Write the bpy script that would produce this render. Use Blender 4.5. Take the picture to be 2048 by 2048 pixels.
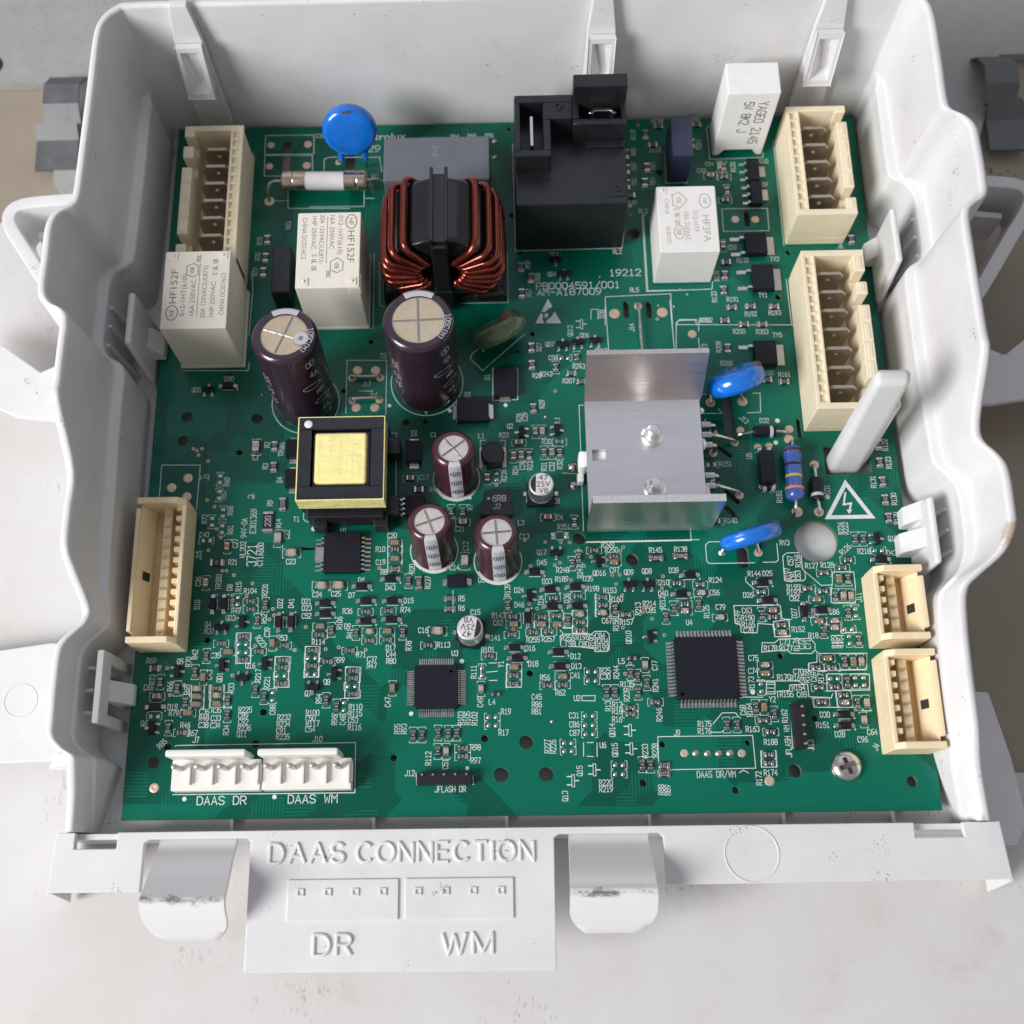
# Appliance control board lying in its white plastic tray. All measures below are millimetres
# (board top = z 0, board centre = x,y 0); meshes are stored in metres.
import bpy, bmesh, math, random
from mathutils import Matrix, Vector, Euler

random.seed(7)
MM = 0.001
sc = bpy.context.scene
for o in list(bpy.data.objects):
    bpy.data.objects.remove(o)
COL = sc.collection

# ---------------------------------------------------------------- camera
cam = bpy.data.cameras.new("camera")
cam.sensor_width = 36.0
cam.lens = 2378.5355 / 2048 * 36.0
cam.shift_x = 52.8458 / 2048
cam.shift_y = 10.0997 / 2048
cam.clip_start = 0.01
cam.clip_end = 20
cam.dof.use_dof = True
cam.dof.focus_distance = 0.270
cam.dof.aperture_fstop = 15
camo = bpy.data.objects.new("camera", cam)
COL.objects.link(camo)
camo.location = (-4.576 * MM, -110.3238 * MM, 268.1388 * MM)
camo.rotation_euler = (0.3215, 0.0197, -0.0107)
sc.camera = camo

# ---------------------------------------------------------------- light
world = bpy.data.worlds.new("World")
sc.world = world
world.use_nodes = True
bg = world.node_tree.nodes["Background"]
bg.inputs[0].default_value = (0.975, 0.95, 1.0, 1)
bg.inputs[1].default_value = 0.31

def area(name, loc, target, size, power, color):
    l = bpy.data.lights.new(name, 'AREA')
    l.shape = 'RECTANGLE'
    l.size, l.size_y = size
    l.energy = power
    l.color = color
    o = bpy.data.objects.new(name, l)
    COL.objects.link(o)
    o.location = loc
    o.rotation_euler = (Vector(target) - Vector(loc)).to_track_quat('-Z', 'Y').to_euler()
    return o

area("window_light", (-1.08, -0.58, 0.80), (0, 0, 0), (0.55, 0.70), 29, (0.985, 0.98, 1.0))
area("skylight", (0.08, 0.80, 1.30), (0, 0, 0), (1.4, 0.9), 1.9, (0.62, 0.76, 1.0))

sc.view_settings.view_transform = 'Standard'
sc.view_settings.look = 'None'
sc.view_settings.exposure = 0.0
sc.view_settings.gamma = 1.0
sc.render.engine = 'CYCLES'
sc.cycles.max_bounces = 6
sc.cycles.use_denoising = True

# ---------------------------------------------------------------- materials
def new_mat(name):
    m = bpy.data.materials.new(name)
    m.use_nodes = True
    nt = m.node_tree
    return m, nt, nt.nodes["Principled BSDF"]

def mat(name, col, rough=0.5, metal=0.0, vary=0.0, vscale=300.0, bump=0.0, bscale=2000.0, spec=0.5, coat=0.0,
        specks=None, rvary=0.0, tint=None):
    """Principled material with procedural colour drift, grain relief and optional dirt specks."""
    m, nt, b = new_mat(name)
    N, L = nt.nodes, nt.links
    b.inputs["Base Color"].default_value = (*col, 1)
    b.inputs["Roughness"].default_value = rough
    b.inputs["Metallic"].default_value = metal
    b.inputs["Specular IOR Level"].default_value = spec
    b.inputs["Coat Weight"].default_value = coat
    b.inputs["Coat Roughness"].default_value = 0.12
    tc = N.new("ShaderNodeTexCoord")
    out = None
    if vary or rvary:
        n = N.new("ShaderNodeTexNoise")
        n.inputs["Scale"].default_value = vscale
        n.inputs["Detail"].default_value = 6
        n.inputs["Roughness"].default_value = 0.65
        L.new(tc.outputs["Object"], n.inputs["Vector"])
        if vary:
            mix = N.new("ShaderNodeMix"); mix.data_type = 'RGBA'
            hi = tuple(min(1, c * (1 + vary)) for c in col)
            lo = tuple(c * (1 - vary) for c in col) if tint is None else tint
            mix.inputs[6].default_value = (*lo, 1)
            mix.inputs[7].default_value = (*hi, 1)
            r = N.new("ShaderNodeMapRange")
            r.inputs[1].default_value = 0.3; r.inputs[2].default_value = 0.7
            L.new(n.outputs["Fac"], r.inputs[0]); L.new(r.outputs[0], mix.inputs[0])
            out = mix.outputs[2]
        if rvary:
            r = N.new("ShaderNodeMapRange")
            r.inputs[1].default_value = 0.3; r.inputs[2].default_value = 0.7
            r.inputs[3].default_value = max(0.02, rough - rvary); r.inputs[4].default_value = rough + rvary
            L.new(n.outputs["Fac"], r.inputs[0]); L.new(r.outputs[0], b.inputs["Roughness"])
    if specks:
        sscale, amount, scol = specks
        n = N.new("ShaderNodeTexNoise")
        n.inputs["Scale"].default_value = sscale
        n.inputs["Detail"].default_value = 3
        L.new(tc.outputs["Object"], n.inputs["Vector"])
        n2 = N.new("ShaderNodeTexNoise")
        n2.inputs["Scale"].default_value = sscale / 14
        L.new(tc.outputs["Object"], n2.inputs["Vector"])
        add = N.new("ShaderNodeMath"); add.operation = 'MULTIPLY'
        L.new(n.outputs["Fac"], add.inputs[0]); L.new(n2.outputs["Fac"], add.inputs[1])
        r = N.new("ShaderNodeMapRange")
        r.inputs[1].default_value = amount; r.inputs[2].default_value = amount + 0.03
        L.new(add.outputs[0], r.inputs[0])
        mix = N.new("ShaderNodeMix"); mix.data_type = 'RGBA'
        if out: L.new(out, mix.inputs[6])
        else: mix.inputs[6].default_value = (*col, 1)
        mix.inputs[7].default_value = (*scol, 1)
        L.new(r.outputs[0], mix.inputs[0])
        out = mix.outputs[2]
    if out: L.new(out, b.inputs["Base Color"])
    if bump:
        n = N.new("ShaderNodeTexNoise")
        n.inputs["Scale"].default_value = bscale
        n.inputs["Detail"].default_value = 3
        L.new(tc.outputs["Object"], n.inputs["Vector"])
        bp = N.new("ShaderNodeBump")
        bp.inputs["Strength"].default_value = bump
        bp.inputs["Distance"].default_value = 0.0001
        L.new(n.outputs["Fac"], bp.inputs["Height"])
        L.new(bp.outputs[0], b.inputs["Normal"])
    return m

DIRT = (0.16, 0.12, 0.09)
M = {}
M['tray'] = mat('white_plastic', (0.70, 0.695, 0.69), 0.36, vary=0.045, vscale=90, bump=0.22, bscale=2600, rvary=0.07, specks=(1900, 0.425, (0.30, 0.25, 0.21)))
def scuffed_wall():
    """The tray plastic with one brown abrasion on the bulge of the right rim."""
    m = M['tray'].copy(); m.name = 'white_plastic_scuffed'
    nt = m.node_tree; N, L = nt.nodes, nt.links
    b = N["Principled BSDF"]
    src = b.inputs["Base Color"].links[0].from_socket
    tc = N.new("ShaderNodeTexCoord")
    d = N.new("ShaderNodeVectorMath"); d.operation = 'DISTANCE'; d.inputs[1].default_value = (0.1022, -0.0365, 0.0445)
    L.new(tc.outputs["Object"], d.inputs[0])
    r = N.new("ShaderNodeMapRange"); r.inputs[1].default_value = 0.0015; r.inputs[2].default_value = 0.0062; r.inputs[3].default_value = 1; r.inputs[4].default_value = 0
    L.new(d.outputs["Value"], r.inputs[0])
    n = N.new("ShaderNodeTexNoise"); n.inputs["Scale"].default_value = 1300; n.inputs["Detail"].default_value = 6; n.inputs["Roughness"].default_value = 0.8
    L.new(tc.outputs["Object"], n.inputs["Vector"])
    mu = N.new("ShaderNodeMath"); mu.operation = 'MULTIPLY'; L.new(r.outputs[0], mu.inputs[0]); L.new(n.outputs["Fac"], mu.inputs[1])
    r2 = N.new("ShaderNodeMapRange"); r2.inputs[1].default_value = 0.26; r2.inputs[2].default_value = 0.46; r2.inputs[4].default_value = 0.8
    L.new(mu.outputs[0], r2.inputs[0])
    mix = N.new("ShaderNodeMix"); mix.data_type = 'RGBA'; mix.inputs[7].default_value = (0.42, 0.30, 0.17, 1)
    L.new(src, mix.inputs[6]); L.new(r2.outputs[0], mix.inputs[0]); L.new(mix.outputs[2], b.inputs["Base Color"])
    return m
M['tray_wall'] = scuffed_wall()
M['cream'] = mat('cream_nylon', (0.80, 0.70, 0.50), 0.5, vary=0.06, vscale=250, bump=0.06)
M['amber'] = mat('amber_nylon', (0.82, 0.67, 0.43), 0.5, vary=0.06, vscale=250, bump=0.06)
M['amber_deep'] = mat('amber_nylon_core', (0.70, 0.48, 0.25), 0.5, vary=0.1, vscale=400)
M['ivory'] = mat('ivory_relay_case', (0.79, 0.745, 0.64), 0.42, vary=0.03, vscale=200, bump=0.05)
M['white_relay'] = mat('white_relay_case', (0.82, 0.80, 0.76), 0.4, vary=0.03, vscale=200, bump=0.05)
M['cement'] = mat('white_cement', (0.84, 0.83, 0.80), 0.55, vary=0.04, vscale=300, bump=0.2, bscale=2500)
M['nylon'] = mat('white_nylon', (0.80, 0.78, 0.73), 0.45, vary=0.04, vscale=250, bump=0.05)
M['print_dark'] = mat('brown_grey_print', (0.20, 0.165, 0.14), 0.6)
M['print_soft'] = mat('pale_brown_print', (0.42, 0.36, 0.31), 0.6)
M['print_black'] = mat('black_print', (0.02, 0.02, 0.022), 0.5)
M['black'] = mat('black_plastic', (0.014, 0.014, 0.017), 0.33, vary=0.25, vscale=250, bump=0.25, bscale=1800, specks=(1500, 0.43, (0.16, 0.15, 0.14)))
M['black_gloss'] = mat('black_core_lacquer', (0.010, 0.009, 0.011), 0.22, vary=0.3, vscale=200, bump=0.5, bscale=500, coat=0.4)
M['chip'] = mat('chip_epoxy', (0.008, 0.008, 0.015), 0.45, vary=0.2, vscale=600, bump=0.12, bscale=4000, spec=0.32)
M['grey_box'] = mat('grey_film_capacitor', (0.13, 0.135, 0.155), 0.45, vary=0.08, vscale=120, bump=0.1)
M['navy_box'] = mat('navy_film_capacitor', (0.030, 0.036, 0.075), 0.4, vary=0.12, vscale=120, bump=0.1)
M['tin'] = mat('tinned_solder', (0.62, 0.60, 0.57), 0.26, metal=1.0, vary=0.12, vscale=900, rvary=0.1)
M['tin_dull'] = mat('dull_tin', (0.56, 0.52, 0.46), 0.42, metal=1.0, vary=0.15, vscale=700, rvary=0.1)
M['tab'] = mat('tinned_brass_tab', (0.50, 0.44, 0.36), 0.42, metal=0.9, vary=0.12, vscale=500, rvary=0.08)
M['steel'] = mat('nickel_steel', (0.70, 0.69, 0.67), 0.22, metal=1.0, vary=0.08, vscale=900, rvary=0.08)
M['recess_shade'] = mat('shaded_screw_recess', (0.22, 0.17, 0.15), 0.5, metal=0.5, vary=0.2, vscale=900)  # dark tone painted in for shade inside the cross recess
M['hole_shade'] = mat('drill_shade', (0.02, 0.02, 0.02), 0.7)  # near-black colour standing in for the shade inside holes
M['cap_top'] = mat('capacitor_can_top', (0.72, 0.59, 0.42), 0.40, metal=0.7, vary=0.10, vscale=500, rvary=0.1, bump=0.25, bscale=900)
M['cap_top_small'] = mat('small_can_top', (0.76, 0.70, 0.63), 0.42, metal=0.6, vary=0.12, vscale=700, rvary=0.1, bump=0.3, bscale=1200)
M['cap_brown'] = mat('brown_black_sleeve', (0.032, 0.015, 0.027), 0.24, vary=0.2, vscale=120, coat=0.3)
M['cap_maroon'] = mat('maroon_sleeve', (0.062, 0.013, 0.022), 0.28, vary=0.2, vscale=150, coat=0.3)
M['cap_band'] = mat('pale_sleeve_band', (0.50, 0.50, 0.53), 0.4, vary=0.05, vscale=200)
M['aluminium'] = mat('satin_aluminium', (0.86, 0.85, 0.84), 0.40, metal=1.0, vary=0.05, vscale=300, rvary=0.06)
M['can_white'] = mat('bright_can_top', (0.78, 0.76, 0.73), 0.45, metal=0.4, vary=0.05, vscale=500)
M['copper'] = mat('enamelled_copper', (0.24, 0.036, 0.020), 0.22, metal=0.8, vary=0.15, vscale=400, coat=0.5)
M['blue_epoxy'] = mat('blue_epoxy', (0.003, 0.15, 0.60), 0.20, vary=0.15, vscale=200, coat=0.6, bump=0.15, bscale=500)
M['green_epoxy'] = mat('olive_green_epoxy', (0.085, 0.13, 0.065), 0.22, vary=0.2, vscale=200, coat=0.6, bump=0.15, bscale=500)
M['brown_mark'] = mat('brown_epoxy_mark', (0.10, 0.07, 0.05), 0.6, vary=0.3, vscale=900)
M['rust_mark'] = mat('rust_mark', (0.16, 0.06, 0.025), 0.6, vary=0.3, vscale=900)
M['blue_res'] = mat('blue_resistor_lacquer', (0.045, 0.10, 0.36), 0.28, vary=0.1, vscale=400, coat=0.4)
M['band_black'] = mat('black_band', (0.015, 0.012, 0.015), 0.4)
M['band_brown'] = mat('brown_band', (0.07, 0.022, 0.015), 0.4)
M['band_yellow'] = mat('yellow_band', (0.62, 0.46, 0.03), 0.4)
M['band_orange'] = mat('orange_band', (0.62, 0.25, 0.10), 0.4)
M['ceramic'] = mat('fuse_ceramic', (0.80, 0.78, 0.76), 0.35, vary=0.04, vscale=300)
M['silk'] = mat('silkscreen_ink', (0.70, 0.73, 0.69), 0.6, vary=0.10, vscale=900)
M['gold_pad'] = mat('bare_copper_pad', (0.70, 0.53, 0.40), 0.45, metal=0.6, vary=0.1, vscale=600)
M['res_body'] = mat('resistor_black', (0.018, 0.018, 0.022), 0.45, vary=0.2, vscale=800)
M['faint_grey'] = mat('faint_grey_print', (0.24, 0.24, 0.25), 0.6)
M['res_code'] = mat('resistor_code', (0.42, 0.42, 0.42), 0.6)
M['mlcc'] = mat('ceramic_chip_brown', (0.30, 0.17, 0.095), 0.45, vary=0.15, vscale=600)
M['mlcc_pale'] = mat('ceramic_chip_pale', (0.42, 0.35, 0.27), 0.45, vary=0.15, vscale=600)
M['bead'] = mat('ferrite_blue', (0.02, 0.03, 0.06), 0.4)
M['silicone'] = mat('white_thermal_paste', (0.82, 0.82, 0.80), 0.5, bump=0.3, bscale=700)
M['galv'] = mat('galvanised_steel', (0.40, 0.41, 0.385), 0.50, metal=0.25, vary=0.07, vscale=260, rvary=0.08, bump=0.25, bscale=1600, specks=(1500, 0.42, (0.24, 0.24, 0.22)))
M['clip_metal'] = mat('clip_spring_steel', (0.15, 0.155, 0.155), 0.45, metal=0.35, vary=0.15, vscale=200, rvary=0.1)
M['beige'] = mat('beige_shaded_base', (0.33, 0.28, 0.215), 0.55, vary=0.10, vscale=25, specks=(350, 0.41, (0.17, 0.11, 0.06)), bump=0.1)  # off-white panel coloured beige: shade lying on it is in this tone
M['tip'] = mat('contact_tip', (0.70, 0.60, 0.45), 0.35, metal=0.8)

def pcb_material():
    m, nt, b = new_mat('green_solder_mask')
    N, L = nt.nodes, nt.links
    tc = N.new("ShaderNodeTexCoord")
    def mapped(scale, rot=0.0):
        mp = N.new("ShaderNodeMapping")
        mp.inputs["Scale"].default_value = scale
        mp.inputs["Rotation"].default_value = (0, 0, rot)
        L.new(tc.outputs["Object"], mp.inputs[0])
        return mp.outputs[0]
    def voro(scale, metric='CHEBYCHEV', rnd=0.95):
        v = N.new("ShaderNodeTexVoronoi")
        v.voronoi_dimensions = '2D'
        v.distance = metric
        v.inputs["Scale"].default_value = scale
        v.inputs["Randomness"].default_value = rnd
        L.new(tc.outputs["Object"], v.inputs["Vector"])
        sep = N.new("ShaderNodeSeparateColor")
        L.new(v.outputs["Color"], sep.inputs[0])
        return sep
    def step(sock, edge, soft=0.01):
        r = N.new("ShaderNodeMapRange")
        r.inputs[1].default_value = edge; r.inputs[2].default_value = edge + soft
        L.new(sock, r.inputs[0])
        return r.outputs[0]
    def op(kind, a, c):
        x = N.new("ShaderNodeMath"); x.operation = kind
        for i, s in enumerate((a, c)):
            if isinstance(s, (int, float)): x.inputs[i].default_value = s
            else: L.new(s, x.inputs[i])
        return x.outputs[0]
    big = voro(70)                       # copper pours
    fine = voro(210)                     # routed patches
    pour = step(big.outputs[0], 0.42)
    waves = []
    for d in ('X', 'Y'):
        w = N.new("ShaderNodeTexWave")
        w.bands_direction = d
        w.inputs["Scale"].default_value = 420
        L.new(tc.outputs["Object"], w.inputs["Vector"])
        waves.append(step(w.outputs["Fac"], 0.55, 0.15))
    sel = step(fine.outputs[1], 0.5)
    tr = N.new("ShaderNodeMix")
    L.new(sel, tr.inputs[0]); L.new(waves[0], tr.inputs[2]); L.new(waves[1], tr.inputs[3])
    routed = op('MULTIPLY', step(fine.outputs[2], 0.70), tr.outputs[0])
    copper = op('MAXIMUM', op('MULTIPLY', pour, 0.9), routed)
    nz = N.new("ShaderNodeTexNoise")
    nz.inputs["Scale"].default_value = 35
    nz.inputs["Detail"].default_value = 5
    L.new(tc.outputs["Object"], nz.inputs["Vector"])
    c1 = N.new("ShaderNodeMix"); c1.data_type = 'RGBA'
    c1.inputs[6].default_value = (0.0004, 0.062, 0.038, 1)
    c1.inputs[7].default_value = (0.0005, 0.150, 0.093, 1)
    fac = op('ADD', op('MULTIPLY', copper, 0.62), op('MULTIPLY', nz.outputs["Fac"], 0.5))
    L.new(fac, c1.inputs[0])
    L.new(c1.outputs[2], b.inputs["Base Color"])
    b.inputs["Roughness"].default_value = 0.26
    b.inputs["Specular IOR Level"].default_value = 0.32
    b.inputs["Coat Weight"].default_value = 0.0
    b.inputs["Coat Roughness"].default_value = 0.2
    bp = N.new("ShaderNodeBump")
    bp.inputs["Strength"].default_value = 0.25
    bp.inputs["Distance"].default_value = 0.00006
    L.new(copper, bp.inputs["Height"])
    L.new(bp.outputs[0], b.inputs["Normal"])
    return m
M['pcb'] = pcb_material()
def tape_material():
    """Glossy polyester tape: wrapped layers, wrinkles and a few scorched smudges."""
    m, nt, b = new_mat('yellow_polyester_tape')
    N, L = nt.nodes, nt.links
    tc = N.new("ShaderNodeTexCoord")
    def noise(scale, sc3, det=3):
        mp = N.new("ShaderNodeMapping"); mp.inputs["Scale"].default_value = sc3
        L.new(tc.outputs["Object"], mp.inputs[0])
        n = N.new("ShaderNodeTexNoise"); n.inputs["Scale"].default_value = scale; n.inputs["Detail"].default_value = det
        L.new(mp.outputs[0], n.inputs["Vector"]); return n.outputs["Fac"]
    r = N.new("ShaderNodeMapRange"); r.inputs[1].default_value = 0.66; r.inputs[2].default_value = 0.74
    L.new(noise(230, (1, 1, 1), 5), r.inputs[0])
    mix = N.new("ShaderNodeMix"); mix.data_type = 'RGBA'
    mix.inputs[6].default_value = (0.93, 0.84, 0.34, 1); mix.inputs[7].default_value = (0.50, 0.41, 0.14, 1)
    L.new(r.outputs[0], mix.inputs[0]); L.new(mix.outputs[2], b.inputs["Base Color"])
    b.inputs["Roughness"].default_value = 0.26
    b.inputs["Coat Weight"].default_value = 0.4
    add = N.new("ShaderNodeMath"); add.operation = 'ADD'
    L.new(noise(150, (2.2, 0.7, 1)), add.inputs[0]); L.new(noise(420, (0.6, 1.6, 1)), add.inputs[1])
    bp = N.new("ShaderNodeBump"); bp.inputs["Strength"].default_value = 0.5; bp.inputs["Distance"].default_value = 0.0006
    L.new(add.outputs[0], bp.inputs["Height"]); L.new(bp.outputs[0], b.inputs["Normal"])
    return m
M['yellow_tape'] = tape_material()
M['cap_brass'] = mat('tarnished_cap', (0.66, 0.55, 0.42), 0.24, metal=1.0, vary=0.15, vscale=500, rvary=0.1)
M['fr4'] = mat('board_edge_fibreglass', (0.10, 0.16, 0.08), 0.6, vary=0.1, vscale=500)

def brushed(name, col, rough):
    m, nt, b = new_mat(name)
    N, L = nt.nodes, nt.links
    tc = N.new("ShaderNodeTexCoord")
    mp = N.new("ShaderNodeMapping")
    mp.inputs["Scale"].default_value = (60, 2600, 2600)
    L.new(tc.outputs["Object"], mp.inputs[0])
    n = N.new("ShaderNodeTexNoise"); n.inputs["Scale"].default_value = 1.0; n.inputs["Detail"].default_value = 4
    L.new(mp.outputs[0], n.inputs["Vector"])
    b.inputs["Base Color"].default_value = (*col, 1)
    b.inputs["Metallic"].default_value = 1.0
    r = N.new("ShaderNodeMapRange")
    r.inputs[3].default_value = rough - 0.16; r.inputs[4].default_value = rough + 0.14
    L.new(n.outputs["Fac"], r.inputs[0]); L.new(r.outputs[0], b.inputs["Roughness"])
    bp = N.new("ShaderNodeBump"); bp.inputs["Strength"].default_value = 0.25; bp.inputs["Distance"].default_value = 0.00006
    n3 = N.new("ShaderNodeTexNoise"); n3.inputs["Scale"].default_value = 55; n3.inputs["Detail"].default_value = 2
    L.new(tc.outputs["Object"], n3.inputs["Vector"])
    ad = N.new("ShaderNodeMath"); ad.operation = 'MULTIPLY_ADD'; ad.inputs[1].default_value = 14
    L.new(n3.outputs["Fac"], ad.inputs[0]); L.new(n.outputs["Fac"], ad.inputs[2])
    L.new(ad.outputs[0], bp.inputs["Height"]); L.new(bp.outputs[0], b.inputs["Normal"])
    return m
M['heatsink'] = brushed('brushed_aluminium', (0.74, 0.69, 0.675), 0.33)
M['cut_edge'] = mat('sheared_aluminium_edge', (0.82, 0.80, 0.79), 0.5, metal=0.9, vary=0.15, vscale=1500, bump=0.6, bscale=2500)

def scuffed(name, base, y0, y1, lo):
    """White plastic of a latch tab with black rub marks along its ridge (a worn band between y0 and y1)."""
    m, nt, b = new_mat(name)
    N, L = nt.nodes, nt.links
    tc = N.new("ShaderNodeTexCoord")
    sx = N.new("ShaderNodeSeparateXYZ"); L.new(tc.outputs["Object"], sx.inputs[0])
    mid, half = (y0 + y1) / 2 * MM, abs(y1 - y0) / 2 * MM
    a = N.new("ShaderNodeMath"); a.operation = 'SUBTRACT'; L.new(sx.outputs[1], a.inputs[0]); a.inputs[1].default_value = mid
    ab = N.new("ShaderNodeMath"); ab.operation = 'ABSOLUTE'; L.new(a.outputs[0], ab.inputs[0])
    band = N.new("ShaderNodeMapRange")
    band.inputs[1].default_value = 0; band.inputs[2].default_value = half
    band.inputs[3].default_value = 1; band.inputs[4].default_value = 0
    L.new(ab.outputs[0], band.inputs[0])
    n = N.new("ShaderNodeTexNoise"); n.inputs["Scale"].default_value = 1100; n.inputs["Detail"].default_value = 7; n.inputs["Roughness"].default_value = 0.85
    mp = N.new("ShaderNodeMapping"); mp.inputs["Scale"].default_value = (0.8, 1.3, 1.3)
    L.new(tc.outputs["Object"], mp.inputs[0]); L.new(mp.outputs[0], n.inputs["Vector"])
    n4 = N.new("ShaderNodeTexNoise"); n4.inputs["Scale"].default_value = 190; n4.inputs["Detail"].default_value = 2
    L.new(tc.outputs["Object"], n4.inputs["Vector"])
    r4 = N.new("ShaderNodeMapRange"); r4.inputs[1].default_value = 0.3; r4.inputs[2].default_value = 0.65; r4.inputs[3].default_value = 0.55; r4.inputs[4].default_value = 1.15
    L.new(n4.outputs["Fac"], r4.inputs[0])
    pre = N.new("ShaderNodeMath"); pre.operation = 'MULTIPLY'; L.new(band.outputs[0], pre.inputs[0]); L.new(r4.outputs[0], pre.inputs[1])
    mul = N.new("ShaderNodeMath"); mul.operation = 'MULTIPLY'; L.new(pre.outputs[0], mul.inputs[0]); L.new(n.outputs["Fac"], mul.inputs[1])
    r = N.new("ShaderNodeMapRange"); r.inputs[1].default_value = lo; r.inputs[2].default_value = lo + 0.16
    L.new(mul.outputs[0], r.inputs[0])
    mix = N.new("ShaderNodeMix"); mix.data_type = 'RGBA'
    mix.inputs[6].default_value = (*base, 1); mix.inputs[7].default_value = (0.17, 0.155, 0.145, 1)
    L.new(r.outputs[0], mix.inputs[0]); L.new(mix.outputs[2], b.inputs["Base Color"])
    b.inputs["Roughness"].default_value = 0.42
    return m
M['tab_worn'] = scuffed('scuffed_white_plastic', (0.70, 0.69, 0.69), -103.6, -110.6, 0.315)
M['tab_dusty'] = scuffed('dusty_white_plastic', (0.71, 0.70, 0.69), -103.4, -109.6, 0.36)

def sheet_material():
    """White painted sheet, scratched and stained."""
    m, nt, b = new_mat('white_painted_sheet')
    N, L = nt.nodes, nt.links
    tc = N.new("ShaderNodeTexCoord")
    def noise(scale, det, sc3=None):
        n = N.new("ShaderNodeTexNoise"); n.inputs["Scale"].default_value = scale; n.inputs["Detail"].default_value = det; n.inputs["Roughness"].default_value = 0.7
        if sc3:
            mp = N.new("ShaderNodeMapping"); mp.inputs["Scale"].default_value = sc3; mp.inputs["Rotation"].default_value = (0, 0, 0.25)
            L.new(tc.outputs["Object"], mp.inputs[0]); L.new(mp.outputs[0], n.inputs["Vector"])
        else: L.new(tc.outputs["Object"], n.inputs["Vector"])
        return n.outputs["Fac"]
    def rng(s, a, c):
        r = N.new("ShaderNodeMapRange"); r.inputs[1].default_value = a; r.inputs[2].default_value = c; L.new(s, r.inputs[0]); return r.outputs[0]
    def mix(f, a, c):
        x = N.new("ShaderNodeMix"); x.data_type = 'RGBA'; L.new(f, x.inputs[0])
        for i, s in ((6, a), (7, c)):
            if isinstance(s, tuple): x.inputs[i].default_value = (*s, 1)
            else: L.new(s, x.inputs[i])
        return x.outputs[2]
    c = mix(rng(noise(14, 5), 0.35, 0.7), (0.66, 0.65, 0.645), (0.60, 0.565, 0.52))
    c = mix(rng(noise(55, 4), 0.60, 0.85), c, (0.53, 0.49, 0.44))
    st = N.new("ShaderNodeMath"); st.operation = 'MULTIPLY'
    L.new(noise(1000, 4, (1.0, 0.38, 1)), st.inputs[0]); L.new(noise(40, 2), st.inputs[1])
    c = mix(rng(st.outputs[0], 0.37, 0.45), c, (0.46, 0.43, 0.40))
    L.new(c, b.inputs["Base Color"])
    b.inputs["Roughness"].default_value = 0.40
    bp = N.new("ShaderNodeBump"); bp.inputs["Strength"].default_value = 0.08; bp.inputs["Distance"].default_value = 0.0001
    L.new(noise(1200, 3), bp.inputs["Height"]); L.new(bp.outputs[0], b.inputs["Normal"])
    return m
M['sheet'] = sheet_material()

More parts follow.
